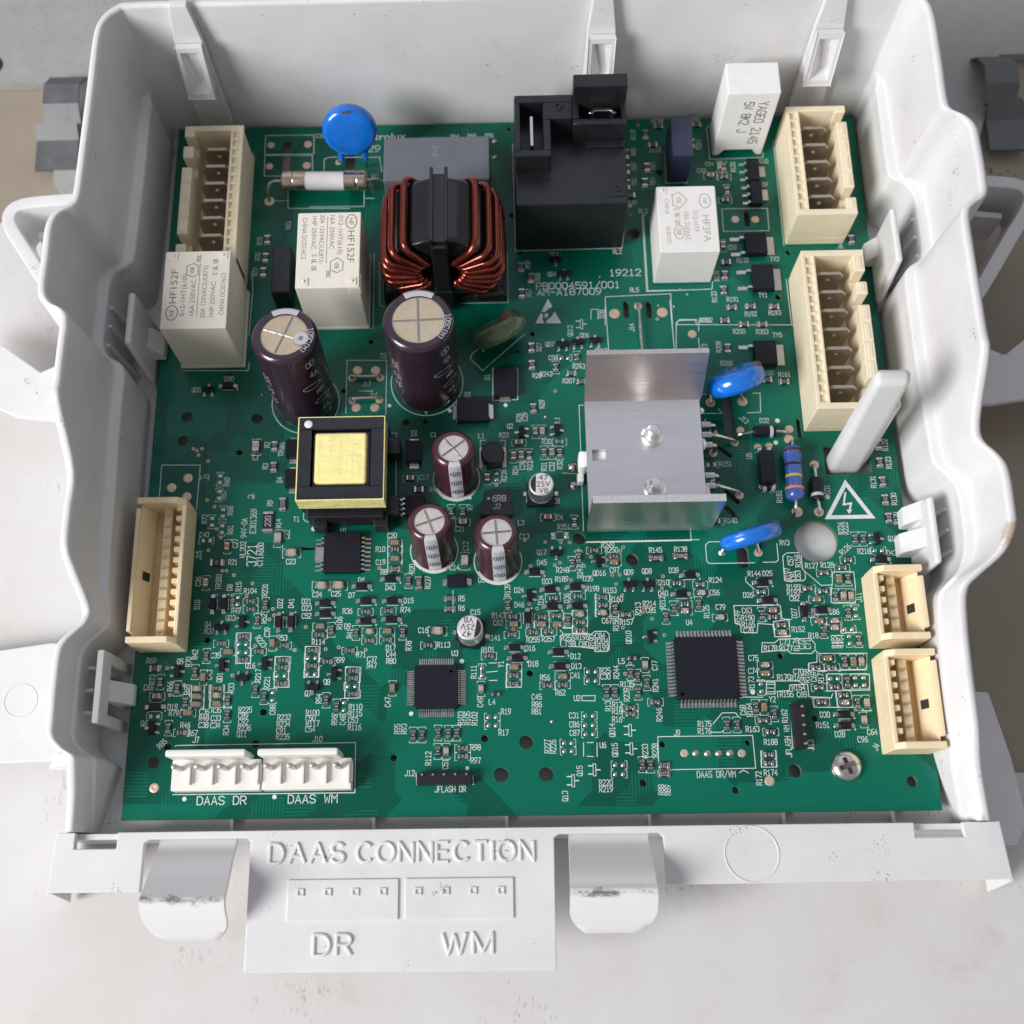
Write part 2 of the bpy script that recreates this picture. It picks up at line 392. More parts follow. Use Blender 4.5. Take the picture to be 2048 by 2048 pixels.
# ---------------------------------------------------------------- mesh helpers
class MB:
    """Collects shapes (mm) and links them as one mesh object."""
    def __init__(self):
        self.v, self.f, self.m = [], [], []
    def add(self, verts, faces, m=0):
        o = len(self.v)
        self.v += [tuple(p) for p in verts]
        self.f += [tuple(i + o for i in f) for f in faces]
        self.m += [m] * len(faces)
        return o
    def box(self, x0, y0, z0, x1, y1, z1, m=0):
        x0, x1 = min(x0, x1), max(x0, x1); y0, y1 = min(y0, y1), max(y0, y1); z0, z1 = min(z0, z1), max(z0, z1)
        self.add([(x0,y0,z0),(x1,y0,z0),(x1,y1,z0),(x0,y1,z0),(x0,y0,z1),(x1,y0,z1),(x1,y1,z1),(x0,y1,z1)],
                 [(0,3,2,1),(4,5,6,7),(0,1,5,4),(1,2,6,5),(2,3,7,6),(3,0,4,7)], m)
    def bev(self, x0, y0, z0, x1, y1, z1, b=0.4, m=0, seg=2):
        t = MB(); t.box(x0, y0, z0, x1, y1, z1)
        self.beveled(t, b, m, seg)
    def beveled(self, t, b, m=0, seg=2, angle=0.5):
        bm = bmesh.new()
        vs = [bm.verts.new(p) for p in t.v]
        for f in t.f:
            try: bm.faces.new([vs[i] for i in f])
            except ValueError: pass
        bmesh.ops.remove_doubles(bm, verts=bm.verts, dist=1e-4)
        bm.normal_update()
        es = [e for e in bm.edges if len(e.link_faces) == 2 and e.calc_face_angle(0) > angle]
        bmesh.ops.bevel(bm, geom=es, offset=b, segments=seg, profile=0.5, affect='EDGES')
        bm.verts.index_update()
        self.add([v.co[:] for v in bm.verts], [[v.index for v in f.verts] for f in bm.faces], m)
        bm.free()
    def prism(self, poly, z0, z1, m=0):
        n = len(poly)
        a = sum(poly[i][0]*poly[(i+1) % n][1] - poly[(i+1) % n][0]*poly[i][1] for i in range(n))
        if a < 0: poly = poly[::-1]
        self.add([(x, y, z0) for x, y in poly] + [(x, y, z1) for x, y in poly],
                 [tuple(range(n))[::-1], tuple(range(n, 2*n))] + [(i, (i+1) % n, n + (i+1) % n, n + i) for i in range(n)], m)
    def lathe(self, prof, c=(0,0,0), seg=32, mats=None, mat4=None, m=0):
        """prof: (radius, height) from bottom to top, around +z through c."""
        vs, n = [], len(prof)
        for r, z in prof:
            for k in range(seg):
                t = 2*math.pi*k/seg
                p = Vector((r*math.cos(t), r*math.sin(t), z))
                if mat4: p = mat4 @ p
                vs.append((p[0]+c[0], p[1]+c[1], p[2]+c[2]))
        o = self.add(vs, [])
        for i in range(n-1):
            for k in range(seg):
                k2 = (k+1) % seg
                self.f.append((o+i*seg+k, o+i*seg+k2, o+(i+1)*seg+k2, o+(i+1)*seg+k))
                self.m.append(mats[i] if mats else m)
        if prof[0][0] > 1e-6: self.f.append(tuple(o+k for k in range(seg))[::-1]); self.m.append(mats[0] if mats else m)
        if prof[-1][0] > 1e-6: self.f.append(tuple(o+(n-1)*seg+k for k in range(seg))); self.m.append(mats[-1] if mats else m)
    def cyl(self, c, r, z0, z1, seg=24, m=0, b=0.0):
        p = [(r, z0), (r, z1)] if not b else [(r-b, z0), (r, z0+b), (r, z1-b), (r-b, z1)]
        self.lathe(p, (c[0], c[1], 0), seg, m=m)
    def tube(self, path, r, seg=8, m=0, closed=False):
        P = [Vector(p) for p in path]; n = len(P)
        up = None; rings = []
        for i in range(n):
            if closed: t = P[(i+1) % n] - P[i-1]
            else: t = P[min(i+1, n-1)] - P[max(i-1, 0)]
            t.normalize()
            if up is None:
                up = t.orthogonal().normalized()
            else:
                up = (up - t*up.dot(t))
                up = up.normalized() if up.length > 1e-6 else t.orthogonal().normalized()
            w = t.cross(up)
            rings.append([P[i] + (up*math.cos(2*math.pi*k/seg) + w*math.sin(2*math.pi*k/seg))*r for k in range(seg)])
        o = self.add([q[:] for g in rings for q in g], [])
        for i in range(n if closed else n-1):
            j = (i+1) % n
            for k in range(seg):
                k2 = (k+1) % seg
                self.f.append((o+i*seg+k, o+i*seg+k2, o+j*seg+k2, o+j*seg+k)); self.m.append(m)
        if not closed:
            self.f.append(tuple(o+k for k in range(seg))[::-1]); self.m.append(m)
            self.f.append(tuple(o+(n-1)*seg+k for k in range(seg))); self.m.append(m)
    def strip(self, pts, w, z, m=0, closed=False):
        """Flat mitred ribbon of width w along 2D points at height z."""
        P = [Vector((p[0], p[1])) for p in pts]
        if len(P) > 2 and (P[0]-P[-1]).length < 1e-4: P = P[:-1]; closed = True
        n = len(P)
        if n < 2: return
        L_, R_ = [], []
        for i in range(n):
            a = (P[i]-P[i-1]) if (i > 0 or closed) else (P[1]-P[0])
            c = (P[(i+1) % n]-P[i]) if (i < n-1 or closed) else (P[-1]-P[-2])
            a = a.normalized() if a.length > 1e-9 else Vector((1, 0)); c = c.normalized() if c.length > 1e-9 else a
            na, nc = Vector((-a.y, a.x)), Vector((-c.y, c.x))
            d = na + nc
            d = d.normalized() if d.length > 1e-4 else na
            s = w/2/max(0.5, d.dot(na))
            q = P[i].copy()
            if not closed and i == 0: q -= c*w/2
            if not closed and i == n-1: q += a*w/2
            L_.append(q + d*s); R_.append(q - d*s)
        o = self.add([(p.x, p.y, z) for p in L_] + [(p.x, p.y, z) for p in R_], [])
        for i in range(n if closed else n-1):
            j = (i+1) % n
            self.f.append((o+n+i, o+n+j, o+j, o+i)); self.m.append(m)
    def xform(self, mat4, start=0):
        self.v[start:] = [tuple((mat4 @ Vector(p))[:]) for p in self.v[start:]]
    def mesh(self, name, mats, smooth=35):
        me = bpy.data.meshes.new(name)
        me.from_pydata([(x*MM, y*MM, z*MM) for x, y, z in self.v], [], self.f)
        for k in mats: me.materials.append(M[k])
        if len(mats) > 1: me.polygons.foreach_set("material_index", self.m)
        if smooth:
            me.polygons.foreach_set("use_smooth", [True]*len(me.polygons))
            me.set_sharp_from_angle(angle=math.radians(smooth))
        me.update()
        return me
    def build(self, name, mats, parent=None, label=None, smooth=35, kind=None):
        if isinstance(mats, str): mats = [mats]
        o = link(name, self.mesh(name, mats, smooth), parent, label, kind)
        if smooth and 6 < len(self.f) < 6000:      # flat faces stay flat beside their rounded edges
            md = o.modifiers.new('weighted_normals', 'WEIGHTED_NORMAL'); md.keep_sharp = True; md.weight = 90
        return o

def link(name, me, parent=None, label=None, kind=None):
    o = bpy.data.objects.new(name, me)
    COL.objects.link(o)
    if parent: o.parent = parent
    if label: o["label"] = label
    if kind: o["kind"] = kind
    return o

def thing(name, label, cat, loc=(0, 0, 0)):
    o = bpy.data.objects.new(name, None)
    o.empty_display_size = 0.01
    COL.objects.link(o)
    o.location = loc
    o["label"] = label; o["category"] = cat
    return o

# stroke lettering (4 x 6 grid), as board legends are plotted
GL = {
'A':"0 0 2 6 4 0|.8 2 3.2 2",'B':"0 0 0 6 3 6 4 5.2 4 3.8 3 3.1 0 3.1|3 3.1 4 2.3 4 .8 3 0 0 0",'C':"4 4.8 3 6 1 6 0 4.8 0 1.2 1 0 3 0 4 1.2",
'D':"0 0 0 6 2.6 6 4 4.6 4 1.4 2.6 0 0 0",'E':"4 6 0 6 0 0 4 0|0 3.1 3 3.1",'F':"4 6 0 6 0 0|0 3.1 3 3.1",'G':"4 4.8 3 6 1 6 0 4.8 0 1.2 1 0 3 0 4 1.2 4 2.8 2.4 2.8",
'H':"0 0 0 6|4 0 4 6|0 3.1 4 3.1",'I':"2 0 2 6|1 6 3 6|1 0 3 0",'J':"4 6 4 1.2 3 0 1 0 0 1.2",'K':"0 0 0 6|4 6 0 2.6|1.4 3.6 4 0",'L':"0 6 0 0 4 0",
'M':"0 0 0 6 2 3 4 6 4 0",'N':"0 0 0 6 4 0 4 6",'O':"1 0 0 1.2 0 4.8 1 6 3 6 4 4.8 4 1.2 3 0 1 0",'P':"0 0 0 6 3 6 4 5 4 3.8 3 2.8 0 2.8",
'Q':"1 0 0 1.2 0 4.8 1 6 3 6 4 4.8 4 1.2 3 0 1 0|2.4 1.6 4.2 -.3",'R':"0 0 0 6 3 6 4 5 4 3.8 3 2.9 0 2.9|2 2.9 4 0",'S':"4 5 3 6 1 6 0 5 0 4 1 3.2 3 2.8 4 2 4 1 3 0 1 0 0 1",
'T':"2 0 2 6|0 6 4 6",'U':"0 6 0 1.2 1 0 3 0 4 1.2 4 6",'V':"0 6 2 0 4 6",'W':"0 6 .8 0 2 4 3.2 0 4 6",'X':"0 0 4 6|0 6 4 0",'Y':"0 6 2 3 4 6|2 3 2 0",'Z':"0 6 4 6 0 0 4 0",
'0':"1 0 0 1.2 0 4.8 1 6 3 6 4 4.8 4 1.2 3 0 1 0",'1':".8 4.8 2 6 2 0|.8 0 3.2 0",'2':"0 4.8 1 6 3 6 4 4.8 4 3.8 0 0 4 0",'3':"0 5 1 6 3 6 4 5 4 3.9 3 3.1 4 2.3 4 1 3 0 1 0 0 1",
'4':"3 0 3 6 0 2 4 2",'5':"4 6 .4 6 0 3.4 3 3.6 4 2.6 4 1 3 0 1 0 0 1",'6':"3.6 6 1.6 5.4 0 3 0 1.2 1 0 3 0 4 1.2 4 2.4 3 3.4 1 3.4 0 2.6",'7':"0 6 4 6 1.4 0",
'8':"1 3.1 0 4 0 5 1 6 3 6 4 5 4 4 3 3.1 1 3.1|1 3.1 0 2.2 0 1 1 0 3 0 4 1 4 2.2 3 3.1",'9':".4 0 2.4 .6 4 3 4 4.8 3 6 1 6 0 4.8 0 3.6 1 2.6 3 2.6 4 3.4",
'-':".4 3 3.6 3",'/':"0 -.4 4 6.4",'(':"3 6.4 1.6 5 1.6 1 3 -.4",')':"1 6.4 2.4 5 2.4 1 1 -.4",'.':"1.8 0 2.2 0",'+':"2 1 2 5|0 3 4 3",'~':"0 2.6 1.2 3.6 2.8 2.4 4 3.4"}
def strokes(text, h, adv=None, wide=0.64):
    """Polylines of a line of text centred on the origin; returns them with the stroke width."""
    adv = adv or h*wide
    gw = adv*0.74
    x0 = -(len(text)-1)*adv/2 - gw/2
    res = []
    for i, ch in enumerate(text):
        for part in GL.get(ch, "").split("|"):
            q = [float(s) for s in part.split()]
            if q: res.append([(x0+i*adv+q[k]/4*gw, (q[k+1]/6-0.5)*h) for k in range(0, len(q), 2)])
    return res
def put_text(mb, text, x, y, ang, h, w=None, wide=0.64, z=0.0, m=0, adv=None):
    w = w or max(0.17, 0.135*h)
    c, s = math.cos(math.radians(ang)), math.sin(math.radians(ang))
    for k, pl in enumerate(strokes(text, h, adv, wide)):
        mb.strip([(x+px*c-py*s, y+px*s+py*c) for px, py in pl], w, z + 0.0013*(k % 5), m)
def text_on(text, h, place, w, adv=None, wide=0.62):
    """Strokes mapped on any surface by place(u, v) -> xyz; returns an MB."""
    t = MB()
    for k, pl in enumerate(strokes(text, h, adv, wide)):
        t.strip(pl, w, 0)
    # refine long ribbons lie close enough on the surface at print size
    t.v = [place(p[0], p[1]) for p in t.v]
    return t
def merge(a, b, m=0):
    a.add(b.v, b.f, m)
def circle(cx, cy, r, n=24, a0=0, a1=360):
    return [(cx+r*math.cos(math.radians(a0+(a1-a0)*k/n)), cy+r*math.sin(math.radians(a0+(a1-a0)*k/n))) for k in range(n+1)]
def font_mesh(text, size, extrude=0.0, bevel=0.0):
    """Outline lettering in Blender's built-in face, as raw mm vertices and faces."""
    cu = bpy.data.curves.new("t", 'FONT')
    cu.body = text; cu.size = size; cu.extrude = extrude; cu.bevel_depth = bevel; cu.bevel_resolution = 1
    cu.align_x = 'LEFT'
    cu.resolution_u = 4
    o = bpy.data.objects.new("t", cu); COL.objects.link(o)
    me = bpy.data.meshes.new_from_object(o.evaluated_get(bpy.context.evaluated_depsgraph_get()))
    vs = [v.co[:] for v in me.vertices]; fs = [tuple(p.vertices) for p in me.polygons]
    bpy.data.objects.remove(o); bpy.data.curves.remove(cu); bpy.data.meshes.remove(me)
    return vs, fs
def font_text(mb, text, cx, cy, h, width, place=None, ang=0, z=0.0, m=0):
    """Flat outline lettering fitted to a width x cap height box centred on (cx, cy), turned by ang."""
    vs, fs = font_mesh(text, 1.0)
    if not vs: return
    x0, x1 = min(v[0] for v in vs), max(v[0] for v in vs)
    y0, y1 = 0.0, 0.73
    c, s = math.cos(math.radians(ang)), math.sin(math.radians(ang))
    out = []
    for v in vs:
        u = ((v[0]-x0)/(x1-x0)-0.5)*width; w = ((v[1]-y0)/(y1-y0)-0.5)*h
        x, y = cx+u*c-w*s, cy+u*s+w*c
        out.append(place(x, y) if place else (x, y, z))
    mb.add(out, fs, m)

# ================================================================ surface and background
g = MB(); g.box(-400, -400, -19, 400, 400, -17.5)
g.build('ground', 'beige', kind='structure')
g = MB(); g.prism([(-320, 74), (-106, 72), (-104, -80.5), (104, -80.5), (320, -82), (320, -390), (-320, -390)], -17.3, -15.6)
o = g.build('painted_sheet', 'sheet', label='white painted steel sheet, scratched and stained, under the front of the tray')
o["category"] = "metal sheet"
g = MB()
g.prism([(-320, 119.5), (-131, 117.5), (-128.5, 84), (-120, 70), (120, 70), (129, 92), (138.5, 120), (320, 121), (320, 330), (-320, 330)], -17.2, -14.2)
sh = g.build('galvanised_sheet', 'galv', label='dull grey galvanised steel sheet behind the back wall of the tray')
sh["category"] = "metal sheet"
g = MB(); g.cyl((-150.5, 124), 3.2, -14.19, -14.1, 24)
g.build('punched_hole_shade', 'hole_shade', sh)  # dark disc laid on the sheet, painting the shade of a hole

def metal_clip(name, x0, x1, s, label):
    """Bent spring-steel clip at the sheet's edge: flat foot, step, upright tongue."""
    prof = [(118.5, -13.9), (115.5, -9.5), (110.5, -6.2), (104.5, -6.8), (100.5, -10.2), (97, -13.0), (88, -13.9)]
    t = thing(name, label, 'metal clip', (x0*MM, 100*MM, -14*MM))
    off = Vector((x0, 100, -14))
    def slab(pr, xa, xb, th=0.8):
        m = MB(); n = len(pr)
        v = []
        for y, z in pr:
            for x in (xa, xb):
                v += [(x-off.x, y-off.y, z-off.z), (x-off.x, y-off.y, z-th-off.z)]
        f = []
        for i in range(n-1):
            a, b = i*4, i*4+4
            f += [(a, a+2, b+2, b), (a+1, b+1, b+3, a+3), (a, b, b+1, a+1), (a+2, a+3, b+3, b+2)]
        f += [(0, 1, 3, 2), (4*n-4, 4*n-2, 4*n-1, 4*n-3)]
        m.add(v, f)
        return m
    slab(prof[:5], x0, x1).build('bent_leaf', 'clip_metal', t, smooth=0)
    slab(prof[4:], x0 - 3*s, x1 - 1.2*s).build('foot', 'clip_metal', t, smooth=0)
metal_clip('metal_clip', -131, -121, 1, 'bent grey spring steel clip beside the rear left corner of the tray')
metal_clip('metal_clip', 139, 130, -1, 'dark bent spring steel clip beside the rear right corner of the tray')

# ================================================================ plastic tray
tray = thing('plastic_tray', 'white moulded plastic tray holding the green circuit board', 'tray', (0, 0, -15*MM))
tray_z = Vector((0, 0, 15))
def tpart(mb, name, mats, label=None, parent=None, smooth=35):
    if parent is None:
        mb.v = [(x, y, z+15) for x, y, z in mb.v]
        return mb.build(name, mats, tray, label, smooth)
    mb.v = [(x, y, z+15) for x, y, z in mb.v]
    return mb.build(name, mats, parent, label, smooth)

# rim of the wall: x, y, rim height, ledge amount, inward direction
RIM = [(-98.6,-92.6,5,0,1,0),(-97,-86,10,0,1,0),(-95.4,-80,16.5,0,1,0),(-95.2,-78,18,0,1,0),(-97.6,-76.4,18,0,1,0),(-99.9,-73.8,18,0,1,0),
(-100.2,-70,18,0,1,0),(-100.3,-58,18,0,1,0),(-99.6,-54,18,0,1,0),(-97.4,-51.2,17.6,0,1,0),(-95.4,-49,17.4,0,1,0),(-95.0,-46,18,.1,1,0),(-95.9,-40,26,.7,1,0),
(-96.4,-36,30,1,1,0),(-96.6,-28,30,1,1,0),(-96.6,-19,30.5,1,1,0),(-96.9,-8,41.4,1,1,0),(-97,-3,42,1,1,0),(-97,5,42,1,1,0),(-97,11,42,1,1,0),(-98.2,13.7,42,1,1,0),(-101.2,15.6,42,1,1,0),
(-102.7,19,42,1,1,0),(-102.7,27,42,1,1,0),(-102.7,34.5,42,1,1,0),(-101.4,37.9,42,1,1,0),(-98.6,39.7,42,1,1,0),(-97.4,42.5,42,1,1,0),(-97,55,42.3,1,1,0),(-96.7,70,42.6,1,1,0),
(-96.5,84,43,1,.95,-.1),(-95.6,88.6,43,1,.8,-.5),(-93,91.5,43,-1,.5,-.8),(-88.5,92.4,43,-1,.1,-1),(-60,92.4,43,-1,0,-1),(-20,92.5,43,-1,0,-1),(20,92.5,43,-1,0,-1),(60,92.5,43,-1,0,-1),
(87,92.4,43,-1,-.1,-1),(91.5,91.5,43,-1,-.5,-.8),(94.1,88.6,43,1,-.8,-.5),(94.9,84,43,1,-.95,-.1),(95,72,42.5,1,-1,0),(95.1,63,42,1,-1,0),(95.8,60,42,1,-1,0),(98.6,58.2,42,1,-1,0),
(100.5,55.5,42,1,-1,0),(100.8,51,42,1,-1,0),(100.8,41,42,1,-1,0),(100,37.4,42,1,-1,0),(97.2,35.3,42,1,-1,0),(95.8,32.5,42,1,-1,0),(95.6,24,42,1,-1,0),(95.6,6,42,1,-1,0),(95.7,0,41.6,1,-1,0),
(96,-8,33.5,1,-1,0),(96.1,-12.5,30.3,1,-1,0),(96.8,-15.6,30,1,-1,0),(99.4,-18.6,30,1,-1,0),(100.9,-22,30,1,-1,0),(101,-30,30,1,-1,0),(100.6,-35,29.5,1,-1,0),(98.6,-39.5,26.5,.8,-1,0),(95.2,-42.6,21,.3,-1,0),
(93.2,-45.2,18.4,.1,-1,0),(92.4,-52,18,0,-1,0),(92,-62,18,0,-1,0),(92,-74,17.6,0,-1,0),(93,-82,13,0,-1,0),(96.4,-92.6,5,0,-1,0)]
def catmull(P, k=4):
    out = []
    n = len(P)
    for i in range(n-1):
        p0, p1, p2, p3 = P[max(i-1, 0)], P[i], P[i+1], P[min(i+2, n-1)]
        for j in range(k):
            t = j/k
            out.append(tuple(0.5*(2*b + (c-a)*t + (2*a-5*b+4*c-d)*t*t + (3*b-a-3*c+d)*t**3) for a, b, c, d in zip(p0, p1, p2, p3)))
    out.append(P[-1])
    return out
def wall_section(p):
    x, y, zr, a, ix, iy = p
    zl = min(15.5, zr-6)
    if a < 0:      # plain stretch of wall: slide the ledge rows together
        k = 1+a
        zs = [(zr+zl)/2, zl+1.5, zl+0.75, zl+0.45, zl+0.2, zl-0.05, zl-0.6, -8]
        rows = [(-3.4, -15), (-2.1, zr-0.8), (-1.7, zr-0.2), (-1.2, zr), (-0.6, zr), (-0.15, zr-0.25), (0.1, zr-0.9)] + [(0.1+1.2*(zr-.9-z)/(zr+7.1), z) for z in zs]
        full = [1.0, 1.5, 1.62, 1.85, 2.1, 2.3, 2.4, 2.9]
        rows = rows[:7] + [(s*(1-k)+f*k, z) for (s, z), f in zip(rows[7:], full)]
        return [(x+ix*s, y+iy*s, z) for s, z in rows]
    rows = [(-3.4, -15), (-2.1, zr-0.8), (-1.7, zr-0.2), (-1.2, zr), (-0.6, zr), (-0.15, zr-0.25), (0.1, zr-0.9), (1.0, (zr+zl)/2), (1.5, zl+1.5), (1.62, zl+0.75), (1.85+.2*a, zl+0.45), (2.1+1.2*a, zl+0.2), (2.3+1.45*a, zl-0.05), (2.4+1.55*a, zl-0.6), (2.9+1.55*a, -8), ]
    return [(x+ix*s, y+iy*s, z) for s, z in rows]
w = MB()
secs = [wall_section(p) for p in catmull(RIM)]
n = len(secs[0])
w.add([q for s_ in secs for q in s_], [(i*n+j, i*n+j+1, (i+1)*n+j+1, (i+1)*n+j) for i in range(len(secs)-1) for j in range(n-1)] + [tuple(range(n))[::-1], tuple(range((len(secs)-1)*n, len(secs)*n))])
tpart(w, 'rim_wall', 'tray_wall', smooth=50)

f = MB(); f.box(-99, -92.9, -7, 97, 92, -4.6)
tpart(f, 'tray_floor', 'tray')
for x in (-66, -34.5, -5, 26.5, 56, 80):
    f = MB(); f.bev(x-0.4, -92.4, -8.2, x+0.4, -86, -2.4, 0.15)
    tpart(f, 'floor_rib', 'tray')
for x in (-60, -30, 0, 30, 60):
    f = MB(); f.bev(x-0.5, 86, -8.2, x+0.5, 91.4, -1.8, 0.15)
    tpart(f, 'floor_rib', 'tray')

f = MB(); f.cyl((68.6, -28.3), 7.5, -5.2, -3.6, 40, b=0.3)
tpart(f, 'floor_boss', 'tray')
# front flange with its hanging name plate
fl = MB(); t = MB()
t.prism([(-102.6,-92.8),(-98.4,-92.8),(-98.4,-96.2),(-89.3,-96.2),(-89.3,-92.8),(82.2,-92.8),(82.2,-95.9),(92.6,-95.9),(92.6,-92.8),(100.4,-92.8),
         (101.6,-104.6),(28.7,-105),(28.5,-95),(27.5,-94.3),(6.2,-94.3),(5.1,-95),(4.9,-121.8),(-60.4,-121.6),(-60.3,-95),(-61.2,-94.4),(-82.2,-94.4),(-83.3,-95.2),(-83.5,-105.3),(-103.4,-105.2)], 2.0, 4.0)
fl.beveled(t, 0.3, 0, 2, 0.9)
tpart(fl, 'front_flange', 'tray')
f = MB(); t = MB(); t.box(-101.5, -94.2, -15, 99.3, -92.95, 1.9); f.beveled(t, 0.2)
tpart(f, 'front_wall', 'tray')
for xa, xb, xc in ((-102.6, -103.4, -105.2), (100.4, 101.6, 103.4)):
    f = MB(); d = 0.8 if xc < 0 else -0.8
    f.add([(xa,-92.8,3.9),(xb,-105.2,3.9),(xc,-107,-14),(xc,-92.8,-14),(xa+d,-92.8,3.9),(xb+d,-105.2,3.9),(xc+d,-107,-14),(xc+d,-92.8,-14)],
          [(0,1,2,3),(7,6,5,4),(0,4,5,1),(1,5,6,2),(2,6,7,3),(3,7,4,0)])
    tpart(f, 'flange_end_skirt', 'tray')
def latch(x0, x1, yb, yr, ye, zr, mt, lab):
    """Latch tab: springs up from the flange, bends at its worn ridge and curls down in front."""
    prof = [(-94.0, 1.6), (-96.0, 2.8), (yb, 5.5), ((yb+yr)/2, 9.0), (yr+1.2, zr-0.8), (yr, zr), (yr-1.6, zr-0.3), (yr-3.4, zr-2.2), ((yr+ye)/2-1, zr-4.6), (ye+1.0, zr-8.0), (ye, zr-11)]
    prof = catmull(prof, 4)
    m = MB(); nx = 9; v = []; fcs = []
    th = 1.5
    for side in (0, 1):
        for k, (y, z) in enumerate(prof):
            y2 = max(0.0, (yr - y)/(yr-ye))
            inset = 3.6*max(0, (y2-0.45)/0.55)**2.2
            for i in range(nx):
                u = i/(nx-1)
                xx = x0 + (x1-x0)*u
                grow = 0.5*(min(1, max(0, (-94-y)/14)))
                xa = x0 - grow + inset; xb = x1 + grow - inset
                xx = xa + (xb-xa)*u
                v.append((xx, y, z - (th if side else 0)))
    L_ = len(prof)
    idx = lambda s_, k, i: s_*L_*nx + k*nx + i
    for k in range(L_-1):
        for i in range(nx-1):
            fcs.append((idx(0,k,i), idx(0,k+1,i), idx(0,k+1,i+1), idx(0,k,i+1)))
            fcs.append((idx(1,k,i), idx(1,k,i+1), idx(1,k+1,i+1), idx(1,k+1,i)))
        fcs.append((idx(0,k,0), idx(1,k,0), idx(1,k+1,0), idx(0,k+1,0)))
        fcs.append((idx(0,k,nx-1), idx(0,k+1,nx-1), idx(1,k+1,nx-1), idx(1,k,nx-1)))
    for i in range(nx-1):
        fcs.append((idx(0,0,i), idx(0,0,i+1), idx(1,0,i+1), idx(1,0,i)))
        fcs.append((idx(0,L_-1,i), idx(1,L_-1,i), idx(1,L_-1,i+1), idx(0,L_-1,i+1)))
    m.add(v, fcs)
    tpart(m, 'latch_tab', mt, lab, smooth=50)
latch(-80.4, -63.8, -98.4, -107.0, -115.2, 12.5, 'tab_worn', 'latch tab with a dark rub mark across its bend')
latch(8.3, 25.4, -98.4, -106.0, -114.6, 11.5, 'tab_dusty', 'latch tab with a faint dusty rub line')

def arc(cx, cy, rx, ry, a0, a1, n=14):
    return [(cx+rx*math.cos(math.radians(a0+(a1-a0)*k/n)), cy+ry*math.sin(math.radians(a0+(a1-a0)*k/n))) for k in range(n+1)]
RAISED = {'D': (.80, [[(0,0),(0,1)] + arc(.36,.5,.44,.5,90,-90,16) + [(0,0)]]), 'A': (.86, [[(0,0),(.43,1),(.86,0)], [(.15,.34),(.71,.34)]]),
 'S': (.72, [arc(.36,.745,.32,.255,20,250,14) + arc(.36,.26,.36,.26,75,-165,16)]), 'C': (.82, [arc(.44,.5,.44,.5,42,318,22)]), 'O': (.92, [arc(.46,.5,.46,.5,90,450,26)]),
 'N': (.74, [[(0,0),(0,1),(.74,0),(.74,1)]]), 'E': (.62, [[(.62,1),(0,1),(0,0),(.62,0)], [(0,.52),(.56,.52)]]), 'T': (.70, [[(.35,0),(.35,1)], [(0,1),(.7,1)]]), 'I': (.0, [[(0,0),(0,1)]]),
 'R': (.72, [[(0,0),(0,1)] + arc(.44,.75,.28,.25,90,-90,12) + [(0,.5)], [(.42,.5),(.72,0)]]), 'W': (1.06, [[(0,1),(.27,0),(.53,.92),(.79,0),(1.06,1)]]), 'M': (.86, [[(0,0),(0,1),(.43,.12),(.86,1),(.86,0)]])}
def letter_row(text, x0, x1, ybase, h):
    """Raised letters, each its own piece, spread over x0..x1."""
    pen, items = 0.0, []
    for ch in text:
        if ch == ' ': pen += 0.42; continue
        w_, pl = RAISED[ch]; items.append((pl, pen)); pen += w_ + 0.32
    sx = (x1-x0)/(pen-0.32)
    for pl, off in items:
        m = MB()
        for path in pl:
            pts = [Vector((x0+(off+u)*sx, ybase+v*h)) for u, v in path]
            dense = []
            for p_, q_ in zip(pts[:-1], pts[1:]):
                dense += [p_, p_+(q_-p_).normalized()*min(.2, (q_-p_).length*.3), q_-(q_-p_).normalized()*min(.2, (q_-p_).length*.3)]
            dense.append(pts[-1])
            m.tube([(p.x, p.y, 4.0) for p in dense], 0.40, 8)
        m.v = [(x, y, 4.0+max(-.1, min(.46, (z-4.0)*1.3))) for x, y, z in m.v]
        tpart(m, 'raised_letter', 'tray', smooth=50)
letter_row("DAAS CONNECTION", -56.0, 0.6, -99.7, 4.0)
letter_row("DR", -45.9, -38.0, -118.3, 4.1)
letter_row("WM", -18.9, -8.4, -118.3, 4.1)
for xa, xb in ((-51.8, -28.2), (-26.8, -3.8)):
    m = MB(); t = MB(); t.box(xa, -111.4, 3.6, xb, -103.1, 4.45); m.beveled(t, 0.22)
    fr = tpart(m, 'socket_outline', 'tray')
    for k in range(4):
        xc = xa + 2.75 + k*5.85
        m = MB()
        for q in ((xc-.75,-106.5,xc+.75,-106.2),(xc-.75,-105.3,xc+.75,-105.0),(xc-.75,-106.2,xc-.45,-105.3),(xc+.45,-106.2,xc+.75,-105.3)):
            m.box(q[0], q[1], 4.4, q[2], q[3], 4.75)
        tpart(m, 'raised_square', 'tray', parent=fr)
m = MB(); m.tube([(47.1+5.75*math.cos(a*math.pi/36), -98.9+5.75*math.sin(a*math.pi/36), 4.0) for a in range(72)], 0.16, 6, closed=True)
tpart(m, 'ejector_ring', 'tray')

